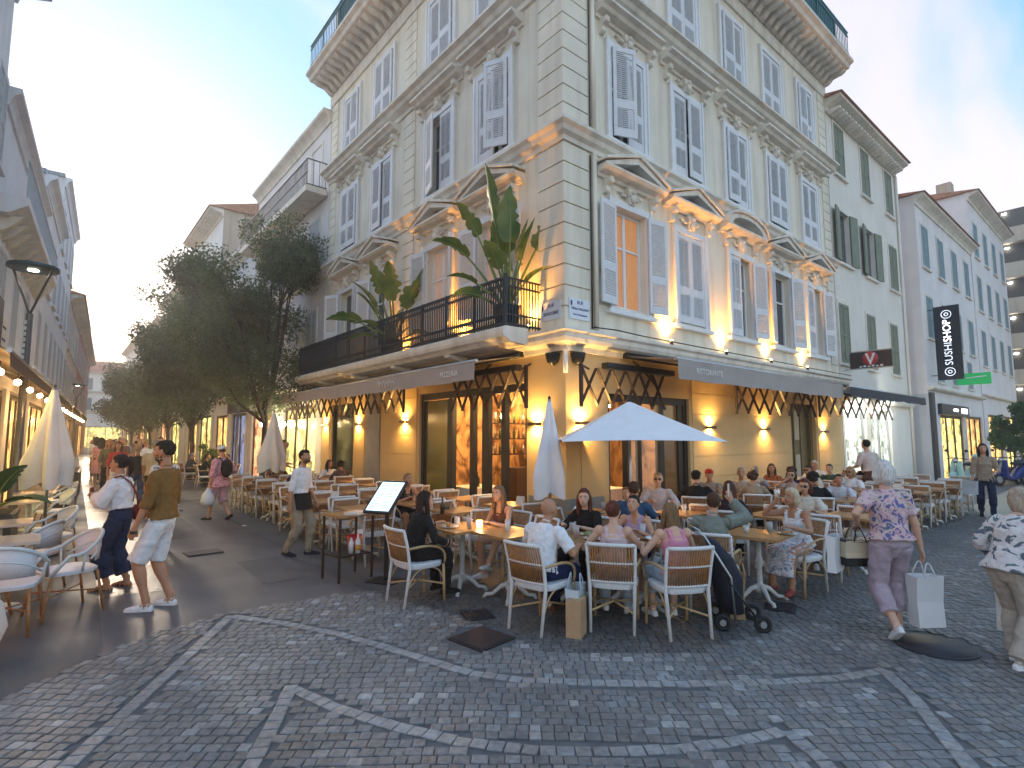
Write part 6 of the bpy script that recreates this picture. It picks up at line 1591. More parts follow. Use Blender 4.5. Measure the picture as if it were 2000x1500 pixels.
        if sl > 0:
            td = sorted({d for d in ds if d < cut}|{min(cut,.535)}|{0})
            B.tube(TOP, [at(d) for d in td], [rad_at(d)+lo*1.1+spf*math.sin(PI*min(1,d/max(cut,.1)))*.9 for d in td], rnd=False)
        hd_ = (wr-el).normalized(); hh = g('handdir%d' % i)
        hand(B, wr, hh if hh else hd_, s, (0,1,0) if abs(hd_.z) > .75 else (1,0,0), fine, g('curl', .5))
        sp['_wr%d' % i] = tuple(wr+(Vector(hh) if hh else hd_)*.09)
    # legs
    k = bot.get('kind','trousers'); ln = bot.get('len', 1.0)
    for i, s in ((0,-1),(1,1)):
        hp_ = S(-.03, s*.092); an = g('al' if s < 0 else 'ar')
        if an is None: an = (s*.10,0,.085) if not sit else (s*.13,.34,.09)
        kn, an = ik(hp_, an, .435, .425, g('kpole%d' % i, (s*.1,1,.0) if not sit else (s*.12,.5,1)))
        L1, L2 = .435, .425
        def al_(d): return hp_.lerp(kn, d/L1) if d <= L1 else kn.lerp(an, min(1,(d-L1)/L2))
        r0 = (.086 if fem else .083)*fat
        def lr(d):
            if d < L1: return r0-(r0-.056)*(d/L1)**.9
            f = (d-L1)/L2; return .056-.004*math.sin(PI*f)+(.014*math.sin(PI*min(1,f*1.7)) if f < .6 else 0)-.018*f
        ds = [0,.1,.2,.3,.4,.44,.5,.56,.62,.7,.78,.85]
        cut = {'trousers': .86*ln, 'shorts': .86*ln, 'skirt': 0, 'dress': 0}[k]
        if cut < .84:
            q = [d for d in ds if d > cut-.05]; B.tube(SKIN, [al_(d) for d in q], [lr(d) for d in q])
        if cut > 0:
            wk, wa = bot.get('knee', .012), bot.get('ankle', .02); q = sorted({d for d in ds if d < cut}|{cut})
            B.tube(BOT, [al_(d) for d in q], [lr(d)+.010+(wk*d/L1 if d < L1 else wk+(wa-wk)*(d-L1)/L2) for d in q], rnd=False)
        # foot
        fd = g('fl' if s < 0 else 'fr'); fd = Vector(fd if fd else (s*.22,1,0)).normalized(); fup = Vector((0,0,1)); fz = Vector((0,0,-.062))
        if fd.z: fup = (fup-fd*fup.dot(fd)).normalized(); fz = -fup*.062
        a0 = an+fz; sr = SKIN if g('sandal') else SHOE; wd = fup.cross(fd)
        B.tube(sr, [a0-fd*.055, a0+fd*.02+fup*.012, a0+fd*.10, a0+fd*.165-fup*.006, a0+fd*.195-fup*.01], [(.032,.03),(.037,.042),(.043,.030),(.041,.022),(.026,.015)], xd=wd)
        B.tube(SHOE, [a0-fd*.065-fup*.024, a0+fd*.05-fup*.024, a0+fd*.15-fup*.024, a0+fd*.20-fup*.024], [(.034,.012),(.04,.012),(.045,.012),(.03,.010)], xd=wd)
        if g('sandal'):
            for q in (.03,.10): B.tube(SHOE, [a0+fd*q+wd*.042-fup*.01, a0+fd*q+fup*(.04 if q > .05 else .055), a0+fd*q-wd*.042-fup*.01], [.010,.010,.010], n=8)
        B.tube(SKIN if (cut < .84 or g('sandal')) else (BOT if cut > .85 else SKIN), [an+fup*.04, a0+fup*.03], [.037,.04])
        sp['_kn%d' % i] = tuple(kn)
    if k in ('skirt','dress'):
        hz = bot.get('hemz', .5); hr_ = bot.get('hemr', .26)
        if sit:
            kc = (Vector(sp['_kn0'])+Vector(sp['_kn1']))*.5
            B.tube(BOT, [S(.10),S(-.02,0,.02),P.lerp(kc,.5)+Vector((0,0,.0)),kc+Vector((0,.03,-.02)),Vector((kc.x,kc.y+.07,hz))], [(waw+.01,.11),(hipw+.012,.12),(.19,.10),(.19,.09),(.20,.07)], xd=X, rnd=False)
        else: B.tube(BOT, [S(.12),S(.0),P+Vector((0,0,(hz-P.z)*.5)),Vector((P.x,P.y,hz))], [(waw+.012,.11),(hipw+.015,.135),(hr_*.85,hr_*.7),(hr_,hr_*.85)], xd=X, rnd=False)
    # hair
    H = Body(); st = g('hair','short')
    if st != 'bald':
        kk = 1.04 if st in ('short','fade') else 1.10
        H.ell(0, Hd(0,-.026,.032), (.079*kk,.086*kk,.094*kk), RH)
        if st == 'fade': H.ell(0, Hd(0,.0,.075), (.062,.085,.052), RH)
        if st in ('short','bob','long','pony','bun','curly'): H.ell(0, Hd(0,.0,.078), (.068,.072,.046), RH)
        if st == 'bob':
            for x in (-.06,.06): H.tube(0, [Hd(x,-.03,.03),Hd(x*1.2,-.03,-.05),Hd(x*1.1,-.03,-.10)], [.045,.045,.032])
            H.tube(0, [Hd(0,-.07,.03),Hd(0,-.085,-.06),Hd(0,-.075,-.10)], [.07,.065,.05])
        if st == 'long':
            for x in (-.065,.065): H.tube(0, [Hd(x,-.02,.03),Hd(x*1.25,-.02,-.07),Hd(x*1.25,-.02,-.16),Hd(x*1.2,-.01,-.23)], [.035,.032,.03,.018])
            H.tube(0, [Hd(0,-.06,.05),Hd(0,-.095,-.05),Hd(0,-.11,-.16),Hd(0,-.115,-.27),Hd(0,-.11,-.33)], [(.075,.055),(.085,.045),(.09,.04),(.08,.03),(.05,.018)], xd=RH @ Vector((1,0,0)))
        if st == 'pony': H.tube(0, [Hd(0,-.10,.06),Hd(0,-.15,.03),Hd(0,-.15,-.08),Hd(0,-.13,-.18)], [.03,.035,.034,.012])
        if st == 'bun': H.ell(0, Hd(0,-.125,.055), (.045,.04,.045), RH)
        if st == 'curly':
            rr = random.Random(4)
            for q in range(26):
                a = rr.uniform(0,2*PI); e = rr.uniform(-.6,1.4); H.ell(0, Hd(.085*math.cos(a)*math.cos(e),-.035+.085*math.sin(a)*math.cos(e)-.01,.035+.09*math.sin(e)), (.035,.035,.035))
    sp['_B'] = B; sp['_H'] = H if st != 'bald' else None; sp['_Hd'] = Hd; sp['_RH'] = RH
    return sp
_jobs = []
def remesh_all(specs):
    tmp = []
    for sp in specs:
        make_body(sp)
        for key, vox in (('_B', sp.get('vox', .013)), ('_H', sp.get('hvox', .011))):
            b = sp[key]
            if not b: continue
            me = bpy.data.meshes.new('tmp'); me.from_pydata(b.mb.v, [], b.mb.f); o = bpy.data.objects.new('tmp', me); COL.objects.link(o)
            md = o.modifiers.new('r','REMESH'); md.mode = 'VOXEL'; md.voxel_size = vox; md.use_smooth_shade = True
            sm = o.modifiers.new('s','SMOOTH'); sm.factor = .5; sm.iterations = 3
            tmp.append((sp, key, o))
    dg = bpy.context.evaluated_depsgraph_get(); dg.update()
    for sp, key, o in tmp:
        me = bpy.data.meshes.new_from_object(o.evaluated_get(dg)); me.materials.clear()
        if key == '_B':
            pts = sp['_B'].pts; kd = kdtree.KDTree(len(pts))
            for i, (p, r) in enumerate(pts): kd.insert(p, i)
            kd.balance(); idx = [pts[kd.find(f.center)[1]][1] for f in me.polygons]
            # eyes, brows and lips
            Hd, RH = sp['_Hd'], sp['_RH']; ex = MB()
            for s in (-1,1):
                ex.ell(Hd(s*.031,.082,.006), (.0125,.006,.007), 8, 6, 5, RH); ex.ell(Hd(s*.031,.0865,.006), (.006,.003,.006), 8, 6, 6, RH); ex.ell(Hd(s*.032,.084,.026), (.019,.006,.0045), 8, 5, 6, RH)
            ex.ell(Hd(0,.090,-.062), (.022,.006,.007), 10, 6, 7, RH)
            if sp.get('glasses'):
                for s in (-1,1): ex.ell(Hd(s*.034,.096,.004), (.027,.004,.02), 12, 6, 6, RH)
                ex.tube([Hd(-.06,.09,.008),Hd(0,.104,.010),Hd(.06,.09,.008)], .003, 5, 6); 
                for s in (-1,1): ex.tube([Hd(s*.062,.09,.008),Hd(s*.08,-.01,.008)], .003, 5, 6)
            cl_ = [0]*len(me.vertices)
            for f, r in zip(me.polygons, idx):
                if r in (TOP, BOT):
                    for vi in f.vertices: cl_[vi] += 1
                else:
                    for vi in f.vertices: cl_[vi] -= 9
            nrm = [v.normal.copy() for v in me.vertices]
            for v, n, c in zip(me.vertices, nrm, cl_):
                if c > 2: q = v.co; v.co = q+n*(.011*mnoise.noise((q.x*9+q.z*5,q.y*9,q.z*11-q.x*6))+.006*mnoise.noise((q.x*24,q.y*24+q.z*9,q.z*20)))
            bm = bmesh.new(); bm.from_mesh(me)
            for i, f in enumerate(bm.faces): f.material_index = idx[i]; f.smooth = True
            vv = [bm.verts.new(v) for v in ex.v]
            for f, m_ in zip(ex.f, ex.m):
                try: q = bm.faces.new([vv[i] for i in f]); q.material_index = m_; q.smooth = True
                except ValueError: pass
            bm.to_mesh(me); bm.free()
            for _ in range(8): me.materials.append(None)
        else:
            nrm = [v.normal.copy() for v in me.vertices]
            for v, n in zip(me.vertices, nrm):
                q = v.co; v.co = q+n*(.006*mnoise.noise((q.x*70,q.y*70,q.z*14))+.004*mnoise.noise((q.x*160,q.y*160,q.z*40)))
            for p in me.polygons: p.use_smooth = True
            me.materials.append(None)
        sp['mesh' if key == '_B' else 'hairmesh'] = me
        d = o.data; bpy.data.objects.remove(o); bpy.data.meshes.remove(d)

_cl = {}
def cloth(c, rough=.85):
    k = tuple(round(x,3) for x in c)
    if k not in _cl: _cl[k] = mat('cloth_%02d' % len(_cl), c, rough=rough, var=.12, vscale=18, bump=.5, bscale=28, spec=.2)
    return _cl[k]
def hairm(c):
    k = ('h',)+tuple(c)
    if k not in _cl: _cl[k] = mat('hair_%02d' % len(_cl), c, rough=.6, var=.35, vscale=60, bump=.9, bscale=70, stretch=(1,1,.15), spec=.2)
    return _cl[k]
def skinm(c):
    k = ('s',)+tuple(c)
    if k not in _cl:
        _cl[k] = mat('skin_%02d' % len(_cl), c, rough=.5, var=.08, vscale=25, spec=.35)
        _cl[k].node_tree.nodes['Principled BSDF'].inputs['Subsurface Weight'].default_value = .0
    return _cl[k]
M_eyew = mat('eye_white', (.7,.68,.65), rough=.3); M_eyed = mat('eye_dark', (.02,.015,.012), rough=.3); M_lip = mat('lips', (.42,.16,.14), rough=.5)
def print_mat(name, cols, scale, base):
    m = mat(name, base, rough=.85, bump=.3, bscale=30)
    nt = m.node_tree; N = nt.nodes; Lk = nt.links; b = N['Principled BSDF']; tc = N.new('ShaderNodeTexCoord')
    nz = N.new('ShaderNodeTexNoise'); nz.inputs['Scale'].default_value = scale; nz.inputs['Detail'].default_value = 2; nz.inputs['Distortion'].default_value = 1.2; Lk.new(tc.outputs['Object'], nz.inputs['Vector'])
    rp = N.new('ShaderNodeValToRGB'); rp.color_ramp.interpolation = 'CONSTANT'; e = rp.color_ramp.elements
    e[0].position = 0; e[0].color = (*cols[0],1); e[1].position = .42; e[1].color = (*cols[1],1)
    for i, c in enumerate(cols[2:]): q = e.new(.42+.075*(i+1)); q.color = (*c,1)
    Lk.new(nz.outputs[0], rp.inputs[0]); Lk.new(rp.outputs[0], b.inputs['Base Color']); return m
M_floral = print_mat('floral_print', ((.10,.13,.30),(.60,.36,.42),(.66,.48,.50),(.55,.45,.40),(.12,.14,.28)), 13, (.6,.4,.45))
M_floral2 = print_mat('grey_floral_print', ((.10,.14,.17),(.62,.58,.58),(.68,.66,.67),(.65,.62,.62),(.12,.18,.2)), 8, (.6,.6,.6))
M_pinkp = print_mat('pink_print', ((.45,.10,.16),(.70,.32,.38),(.75,.42,.46),(.70,.30,.36),(.4,.1,.16)), 14, (.7,.35,.4))
M_skirtp = print_mat('pale_printed_skirt', ((.20,.28,.42),(.66,.66,.70),(.70,.69,.72),(.62,.50,.54),(.3,.35,.45)), 12, (.6,.6,.65))
SK = [(.55,.30,.19),(.45,.225,.13),(.34,.165,.09),(.62,.37,.26)]
DK, BR, AU, BL, GW, GR = (.018,.013,.010), (.07,.035,.018), (.11,.032,.018), (.33,.21,.10), (.62,.60,.58), (.25,.23,.21)
def person(sp, label, x, y, ang, H=1.735, skin=0, top=(.7,.7,.7), bot=(.03,.04,.07), shoe=(.6,.6,.6), hair=DK, group=None, z=.006, name='person'):
    t = link(name, sp['mesh'], None, (x,y,z), rad(ang-90)); s = H/1.735; t.scale = (s,s,s)
    tag(t, label, 'person', group); m = lambda c: c if isinstance(c, bpy.types.Material) else cloth(c)
    for slot, mm in zip(t.material_slots, (skinm(SK[skin]), m(top), m(bot), m(shoe), hairm(hair), M_eyew, M_eyed, M_lip)): slot.link = 'OBJECT'; slot.material = mm
    if sp.get('hairmesh'):
        h = link('hair', sp['hairmesh'], t); h.material_slots[0].link = 'OBJECT'; h.material_slots[0].material = hairm(hair)
    return t
def seat_at(sp, label, cx, cy, ang, **k):
    """sits on the chair at (cx, cy) that faces ang"""
    H = k.pop('H', 1.62)*.95; o = person(sp, label, cx, cy, ang, H=H, **k); o.location.z = .006+(.458-(.56-.105)*H/1.735); return o
N_ = dict(vox=.0085, hvox=.009, fine=True)
man_brown = dict(N_, wl=(-.24,.16,.80), wr=(.22,.02,.80), al=(-.10,.06,.085), ar=(.10,-.08,.085), lean=-1, top=dict(sleeve=.62,loose=.016,hem=.0,flare=1.0), bottom=dict(kind='shorts',len=.50,knee=.03,ankle=.03), hair='fade', beard=True, head=(0,3,0), fl=(-.05,1,0), fr=(.1,1,0))
woman_white = dict(N_, fem=True, wl=(-.10,.27,1.22), wr=(.05,.30,1.20), pole0=(-.7,-.3,-.7), pole1=(.7,-.3,-.7), al=(-.11,.05,.085), ar=(.11,-.08,.085), top=dict(sleeve=.94,loose=.028,puff=.02,hem=.11), bottom=dict(kind='trousers',len=.9,knee=.045,ankle=.055), sandal=True, hair='pony', fat=1.1, head=(5,0,0))
waiter = dict(N_, wl=(-.26,.16,.88), wr=(.25,-.02,.82), al=(-.08,.16,.085), ar=(.09,-.14,.10), lean=5, fr=(.1,1,-.15), top=dict(sleeve=.6,loose=.014,hem=.08), bottom=dict(kind='trousers',knee=.012,ankle=.012), hair='fade', beard=True, head=(-10,-4,0))
pink_lady = dict(fem=True, vox=.011, wl=(-.30,.04,.78), wr=(.22,.10,1.0), al=(-.09,.24,.085), ar=(.09,-.22,.14), fr=(.1,1,-.5), top=dict(sleeve=.7,loose=.035,hem=-.16,flare=1.35), bottom=dict(kind='trousers',len=.62,knee=.03,ankle=.03), hair='short', head=(0,0,0))
floral_lady = dict(N_, fem=True, fat=1.14, wl=(-.26,.12,1.08), wr=(.30,.02,.80), pole0=(-.8,-.7,-.3), al=(-.10,-.20,.16), ar=(.10,.16,.085), fl=(0,1,-.75), lean=4, top=dict(sleeve=.36,loose=.022,hem=.02,flare=1.03), bottom=dict(kind='trousers',len=.86,knee=.022,ankle=.03), hair='bob', head=(0,-4,0))
edge_lady = dict(N_, fem=True, fat=1.2, wl=(-.26,.20,.95), wr=(.26,.22,.95), al=(-.10,.12,.085), ar=(.10,-.12,.10), lean=18, top=dict(sleeve=.95,loose=.024,hem=-.06,flare=1.12), bottom=dict(kind='trousers',len=1.0,knee=.03,ankle=.04), hair='bob', head=(0,-12,0))
s_black = dict(N_, sit=True, fem=True, wl=(-.22,.40,.84), wr=(.30,.30,.66), top=dict(sleeve=1.0,loose=.016,hem=.02), bottom=dict(kind='trousers',knee=.012,ankle=.02), hair='long', head=(-10,-6,0), lean=8)
s_girl = dict(N_, sit=True, fem=True, wl=(-.10,.34,.80), wr=(.12,.28,.70), al=(-.30,.56,.30), ar=(.10,.30,.09), kpole0=(-.2,.3,1), fl=(-.3,1,.3), top=dict(sleeve=.0,tank=True,hem=.02), bottom=dict(kind='shorts',len=.22,knee=.01,ankle=.01), hair='long', head=(12,-4,0), lean=8)
s_bald = dict(N_, sit=True, fat=1.12, wl=(-.20,.34,.82), wr=(.26,.30,.78), al=(-.16,.42,.09), ar=(.14,.30,.09), top=dict(sleeve=.44,loose=.02,hem=.0), bottom=dict(kind='trousers',knee=.02,ankle=.02), hair='bald', beard=False, head=(-8,-12,0), lean=10)
s_red = dict(N_, sit=True, fem=True, wl=(-.24,.26,.76), wr=(.20,.36,.84), top=dict(sleeve=0,tank=True,hem=.02), bottom=dict(kind='trousers',knee=.02,ankle=.02), hair='bun', head=(-20,-10,0), lean=8)
s_pink = dict(N_, sit=True, fem=True, wl=(-.26,.30,.80), wr=(.18,.36,.84), top=dict(sleeve=0,tank=True,loose=.016,hem=.0), bottom=dict(kind='trousers',len=.8,knee=.014,ankle=.014), hair='long', head=(10,-12,0), lean=10)
s_green = dict(N_, sit=True, fem=True, wl=(-.20,.36,.84), wr=(.19,.20,1.20), pole1=(.9,.2,-.8), handdir1=(-.3,.1,1), top=dict(sleeve=1.0,loose=.034,hem=-.02,flare=1.1), bottom=dict(kind='trousers',knee=.02,ankle=.02), hair='short', head=(5,-8,0), lean=8)
s_white = dict(N_, sit=True, fem=True, fat=1.1, wl=(-.18,.36,.84), wr=(.10,.26,1.14), pole1=(.9,.1,-.9), handdir1=(-.4,.1,.9), top=dict(sleeve=0,tank=True,loose=.016,hem=.0), bottom=dict(kind='skirt',hemz=.22), hair='bob', head=(-5,-6,0), lean=4)
M_ = dict(vox=.013)
s_table = dict(M_, sit=True, top=dict(sleeve=.42,loose=.016,hem=.0), bottom=dict(kind='trousers'), hair='short', head=(8,-6,0), lean=8)
s_long = dict(M_, sit=True, wl=(-.18,.36,.84), wr=(.2,.34,.84), top=dict(sleeve=1.0,loose=.016,hem=.0), bottom=dict(kind='trousers'), hair='short', head=(-14,-4,0), lean=6, glasses=True)
s_tank = dict(M_, sit=True, fem=True, wl=(-.14,.36,.86), wr=(.14,.34,.85), top=dict(sleeve=0,tank=True,hem=0), bottom=dict(kind='shorts',len=.4), hair='bun', head=(0,-16,0), lean=10)
s_lhair = dict(M_, sit=True, fem=True, wl=(-.16,.36,.85), wr=(.18,.30,.85), top=dict(sleeve=.6,loose=.014,hem=0), bottom=dict(kind='trousers'), hair='long', head=(25,-2,0), lean=4)
s_drink = dict(M_, sit=True, fem=True, wl=(-.16,.36,.85), wr=(.08,.26,1.12), pole1=(1,.2,-.6), handdir1=(-.3,.1,1), top=dict(sleeve=.4,loose=.02,hem=0), bottom=dict(kind='trousers'), hair='bob', head=(-8,0,0), lean=4, glasses=True)
s_curly = dict(M_, sit=True, fem=True, wl=(-.18,.36,.84), wr=(.2,.34,.84), top=dict(sleeve=.42,loose=.016,hem=.0), bottom=dict(kind='trousers'), hair='curly', head=(-14,-4,0), lean=8)
w_tee = dict(M_, wl=(-.24,.16,.84), wr=(.25,-.10,.82), al=(-.08,.26,.085), ar=(.09,-.24,.15), fr=(.1,1,-.6), top=dict(sleeve=.42,loose=.018,hem=-.02), bottom=dict(kind='trousers',knee=.014,ankle=.016), hair='short')
w_shorts = dict(M_, wl=(-.25,-.10,.82), wr=(.24,.16,.84), al=(-.09,-.22,.14), ar=(.08,.24,.085), fl=(-.1,1,-.6), top=dict(sleeve=.42,loose=.022,hem=-.03), bottom=dict(kind='shorts',len=.5,knee=.03,ankle=.03), hair='short')
w_dress = dict(M_, fem=True, wl=(-.22,.08,.84), wr=(.16,.26,1.05), al=(-.08,.2,.085), ar=(.08,-.18,.13), fr=(.1,1,-.5), top=dict(sleeve=.3,loose=.012,hem=.02), bottom=dict(kind='dress',hemz=.55,hemr=.27), hair='long')
w_long = dict(M_, fem=True, wl=(-.16,.24,1.06), wr=(.24,.12,.86), al=(-.09,.18,.085), ar=(.09,-.18,.13), fr=(.1,1,-.5), top=dict(sleeve=.7,loose=.02,hem=-.06,flare=1.08), bottom=dict(kind='trousers',knee=.01,ankle=.01), hair='long')
st_tee = dict(M_, wl=(-.18,.30,1.08), wr=(.2,.28,1.02), top=dict(sleeve=.5,loose=.016,hem=.06), bottom=dict(kind='trousers',knee=.014,ankle=.016), hair='short', lean=6, head=(0,-16,0))
ALL = [man_brown, woman_white, waiter, pink_lady, floral_lady, edge_lady, s_black, s_girl, s_bald, s_red, s_pink, s_green, s_white, s_table, s_long, s_tank, s_lhair, s_drink, s_curly, w_tee, w_shorts, w_dress, w_long, st_tee]
remesh_all(ALL)
WH, NV, BK, KH, PKc = (.74,.74,.77), (.012,.022,.06), (.012,.012,.014), (.34,.27,.19), (.55,.2,.26)
# --- standing and walking
p_man = person(man_brown, 'bearded man in a brown shirt and white shorts standing on the street', -5.52, .78, 146, 1.78, 1, (.20,.105,.03), WH, WH, DK)
p_wom = person(woman_white, 'woman in a white blouse and navy trousers standing beside the bearded man', -5.80, 2.02, 148, 1.60, 1, WH, (.014,.028,.075), (.05,.025,.02), DK)
p_wai = person(waiter, 'waiter in a white shirt and khaki trousers striding past the terrace', -3.46, 2.50, -48, 1.62, 1, WH, KH, (.012,.014,.03), DK)
p_pnk = person(pink_lady, 'woman in a pink printed dress and white cap walking with a white bag', -3.55, 7.3, 118, 1.62, 0, M_pinkp, (.62,.36,.40), BK, BR)
p_flo = person(floral_lady, 'white-haired woman in a floral top and lilac trousers, walking away with bags', -.36, -4.62, 42, 1.60, 3, M_floral, (.42,.34,.40), WH, GW)
p_edg = person(edge_lady, 'stooping woman in a grey floral blouse at the right edge', -.40, -5.46, -25, 1.44, 3, M_floral2, (.45,.40,.34), WH, (.42,.34,.26))
person(w_long, 'dark-haired woman in a beige top and jeans walking up the right street', 10.0,-3.6, 195, 1.66, 0, (.34,.27,.2), NV, BK, DK)
person(w_tee, 'man in a white shirt and dark trousers at the right edge of the street', 8.6,-4.75, 20, 1.76, 0, WH, BK, BK, BR)
person(st_tee, 'waiter in a pale shirt standing among the far right tables, seen from behind', 8.55,-1.75, 60, 1.76, 0, (.62,.52,.48), (.10,.05,.04), BK, DK)
person(st_tee, 'man in a pale shirt standing by the closed parasol behind the waiter', -1.75, 9.1, -20, 1.74, 0, (.60,.46,.40), (.3,.2,.16), BK, DK)
# --- seated, near
seat_at(s_black, 'dark-haired woman in black seated beside the menu stand', -3.24,-.82,0, skin=0, top=BK, bot=BK, shoe=BK, hair=(.03,.014,.012))
seat_at(s_girl, 'long-haired girl in a brown top facing the woman in black', -1.92,-.72,185, H=1.60, skin=0, top=(.12,.05,.035), bot=(.10,.05,.04), shoe=WH, hair=(.20,.115,.06))
seat_at(s_bald, 'bald man in a white T-shirt seated with his back turned', -2.72,-2.33,8, H=1.66, skin=1, top=WH, bot=(.012,.02,.07), shoe=(.15,.06,.04), hair=BR)
seat_at(s_red, 'auburn-haired woman with bare shoulders seated between the bald man and the pink top', -2.16,-2.76,35, H=1.58, skin=3, top=(.62,.45,.45), bot=(.35,.42,.5), shoe=WH, hair=AU)
seat_at(s_pink, 'woman with long fair hair in a pink top, seen from behind', -1.82,-3.24,60, H=1.58, skin=3, top=(.62,.25,.34), bot=(.38,.46,.54), shoe=WH, hair=(.20,.12,.06))
seat_at(s_green, 'short-haired woman in a sage green jacket raising a phone', -.92,-3.12,20, H=1.64, skin=0, top=(.20,.22,.19), bot=KH, shoe=(.5,.2,.25), hair=BR)
seat_at(s_white, 'blonde woman in a white vest lifting a cup to her mouth', .40,-3.42,172, H=1.62, skin=1, top=WH, bot=M_skirtp, shoe=(.25,.06,.05), hair=(.55,.45,.30))
seat_at(s_tank, 'girl in a lilac top looking down at her table', -1.25,-2.35,200, H=1.54, skin=0, top=(.42,.30,.46), bot=NV, shoe=WH, hair=DK)
seat_at(s_lhair, 'woman in black with long auburn hair turned aside', -1.50,-1.80,190, H=1.60, skin=3, top=BK, bot=BK, shoe=BK, hair=AU)
# --- seated, middle and far
G_ = 'diners seated on the right terrace'
seat_at(s_table, 'small boy in a white T-shirt by the corner pier', -.95,-1.15,-60, H=1.40, skin=3, top=WH, bot=NV, hair=BR, group=G_)
seat_at(s_table, 'man in a blue shirt leaning over his plate', -.55,-1.75,20, H=1.68, skin=1, top=(.035,.085,.17), bot=NV, hair=BR, group=G_)
seat_at(s_table, 'child in a white top beside the parasol pole', .15,-1.1,215, H=1.36, skin=3, top=WH, bot=(.3,.1,.1), hair=(.22,.12,.06), group=G_)
seat_at(s_long, 'grey-haired man with glasses in a pale shirt', 1.15,-.95,225, H=1.70, skin=3, top=(.50,.47,.52), bot=NV, hair=(.36,.27,.17), group=G_)
seat_at(s_long, 'man in black with a black cap seen from behind', 2.05,-1.1,30, H=1.70, skin=0, top=BK, bot=BK, hair=DK, group=G_)
seat_at(s_table, 'person in a bright red cap near the wall', 3.1,-.75,200, H=1.66, skin=1, top=(.30,.25,.2), bot=BK, hair=(.45,.04,.03), group=G_)
seat_at(s_curly, 'curly-haired woman in a tan top seen from behind', 3.2,-1.55,35, H=1.62, skin=0, top=(.34,.25,.17), bot=BK, hair=BR, group=G_)
seat_at(s_table, 'red-faced older man near the wall', 4.1,-.85,200, H=1.66, skin=1, top=(.5,.4,.3), bot=BK, hair=GR, group=G_)
seat_at(s_drink, 'woman drinking from a raised glass', 4.25,-1.75,205, H=1.62, skin=0, top=(.5,.35,.3), bot=BK, hair=BR, group=G_)
seat_at(s_curly, 'person in black with round black hair seen from behind', 3.5,-2.45,30, H=1.66, skin=2, top=BK, bot=BK, hair=DK, group=G_)
seat_at(s_table, 'boy in a white and blue shirt facing the street', 4.6,-2.45,195, H=1.5, skin=1, top=(.55,.58,.66), bot=NV, hair=DK, group=G_)
seat_at(s_drink, 'woman in sunglasses and a cream blouse behind the white vest', 1.9,-2.95,195, H=1.64, skin=0, top=(.62,.57,.48), bot=BK, hair=AU, group=G_)
seat_at(s_lhair, 'brown-haired woman in dark clothes seen from behind', .85,-2.35,30, H=1.60, skin=0, top=(.03,.02,.03), bot=BK, hair=(.09,.035,.02), group=G_)
seat_at(s_table, 'white-haired man in a white shirt by the bright shop', 8.48,-.55,180, H=1.66, skin=1, top=WH, bot=BK, hair=GW, group=G_)
seat_at(s_lhair, 'dark-haired woman by the bright shop', 9.55,-1.35,180, H=1.6, skin=0, top=BK, bot=BK, hair=DK, group=G_)
for lb, x, y, a, sp, c, h in (('bald diner in a grey shirt at the first empty-looking rank',5.18,-.55,0,s_table,(.3,.3,.32),GR),('woman in a rust top facing the corner by the wall',6.1,-.55,180,s_lhair,(.3,.1,.04),BR),('man in a cream shirt facing the corner, second from the wall',6.1,-1.35,180,s_long,(.6,.54,.44),DK),('woman in navy with her back to the corner, second from the wall',5.18,-1.35,0,s_curly,(.02,.03,.08),BR),('woman in a white blouse in the third lane from the wall',6.1,-2.15,180,s_drink,WH,BL),('man in a dark green shirt in the second rank',6.33,-2.15,0,s_table,(.03,.07,.05),DK)):
    if abs(x-6.33) < .01: x, y = 7.25, -1.35; a = 180
    seat_at(sp, lb, x, y, a, skin=int(x*10) % 3, top=c, bot=BK, hair=h, group=G_)
for i, (x, y) in enumerate(((5.65,-.6),(5.6,-1.3),(5.7,-2.1),(.5,-1.85),(1.3,-2.65),(-1.95,-2.0),(-1.4,-2.55),(-2.1,-2.2),(-.2,-3.4),(2.65,-1.0),(3.75,-1.15))):
    glass(x, y, (M_clearg, M_beer, M_cola)[i % 3], '%s on the terrace, %s' % (('clear water glass','glass of beer','dark cola glass')[i % 3], ('near the wall at the far diners','before the woman in navy','before the woman in the white blouse','by the candle','next to the clear glass of the woman in sunglasses','before the bald man','at the right of the napkin','beside the bald man\'s first glass','by the white cup','beside the salad plate','near the beer on the curly-haired woman\'s table')[i]))
    plate_(x+.12, y-.14, 'plate of food beside the %s' % ('far water glass near the wall','beer of the woman in navy','cola of the woman in the white blouse','candle by the parasol pole','beer of the woman in sunglasses','cola before the bald man','lilac girl\'s napkin','bald man\'s beer','white coffee cup','water glass by the black cap','curly-haired woman\'s beer')[i], (M_food, M_salad)[i % 2]) if i not in (3,) else None
GL_ = 'diners seated on the left terrace'
seat_at(s_tank, 'bare-shouldered woman seated alone on the left terrace', -1.75,2.19,270, H=1.62, skin=1, top=BK, bot=NV, hair=(.22,.13,.07), group=GL_)
seat_at(s_lhair, 'woman in a pale top by the dark window', -.75,8.19,270, H=1.6, skin=1, top=WH, bot=BK, hair=DK, group=GL_)
seat_at(s_curly, 'dark curly-haired diner in front of the dark window', -.75,7.33,90, H=1.62, skin=1, top=(.1,.05,.05), bot=BK, hair=DK, group=GL_)
seat_at(s_long, 'man in a navy jacket at the tables behind the waiter', -1.75,7.33,90, H=1.68, skin=0, top=(.02,.03,.05), bot=BK, hair=DK, group=GL_)
seat_at(s_table, 'diner in a dark red shirt near the closed ivory parasol', -1.75,9.39,270, H=1.66, skin=1, top=(.16,.05,.035), bot=BK, hair=BR, group=GL_)
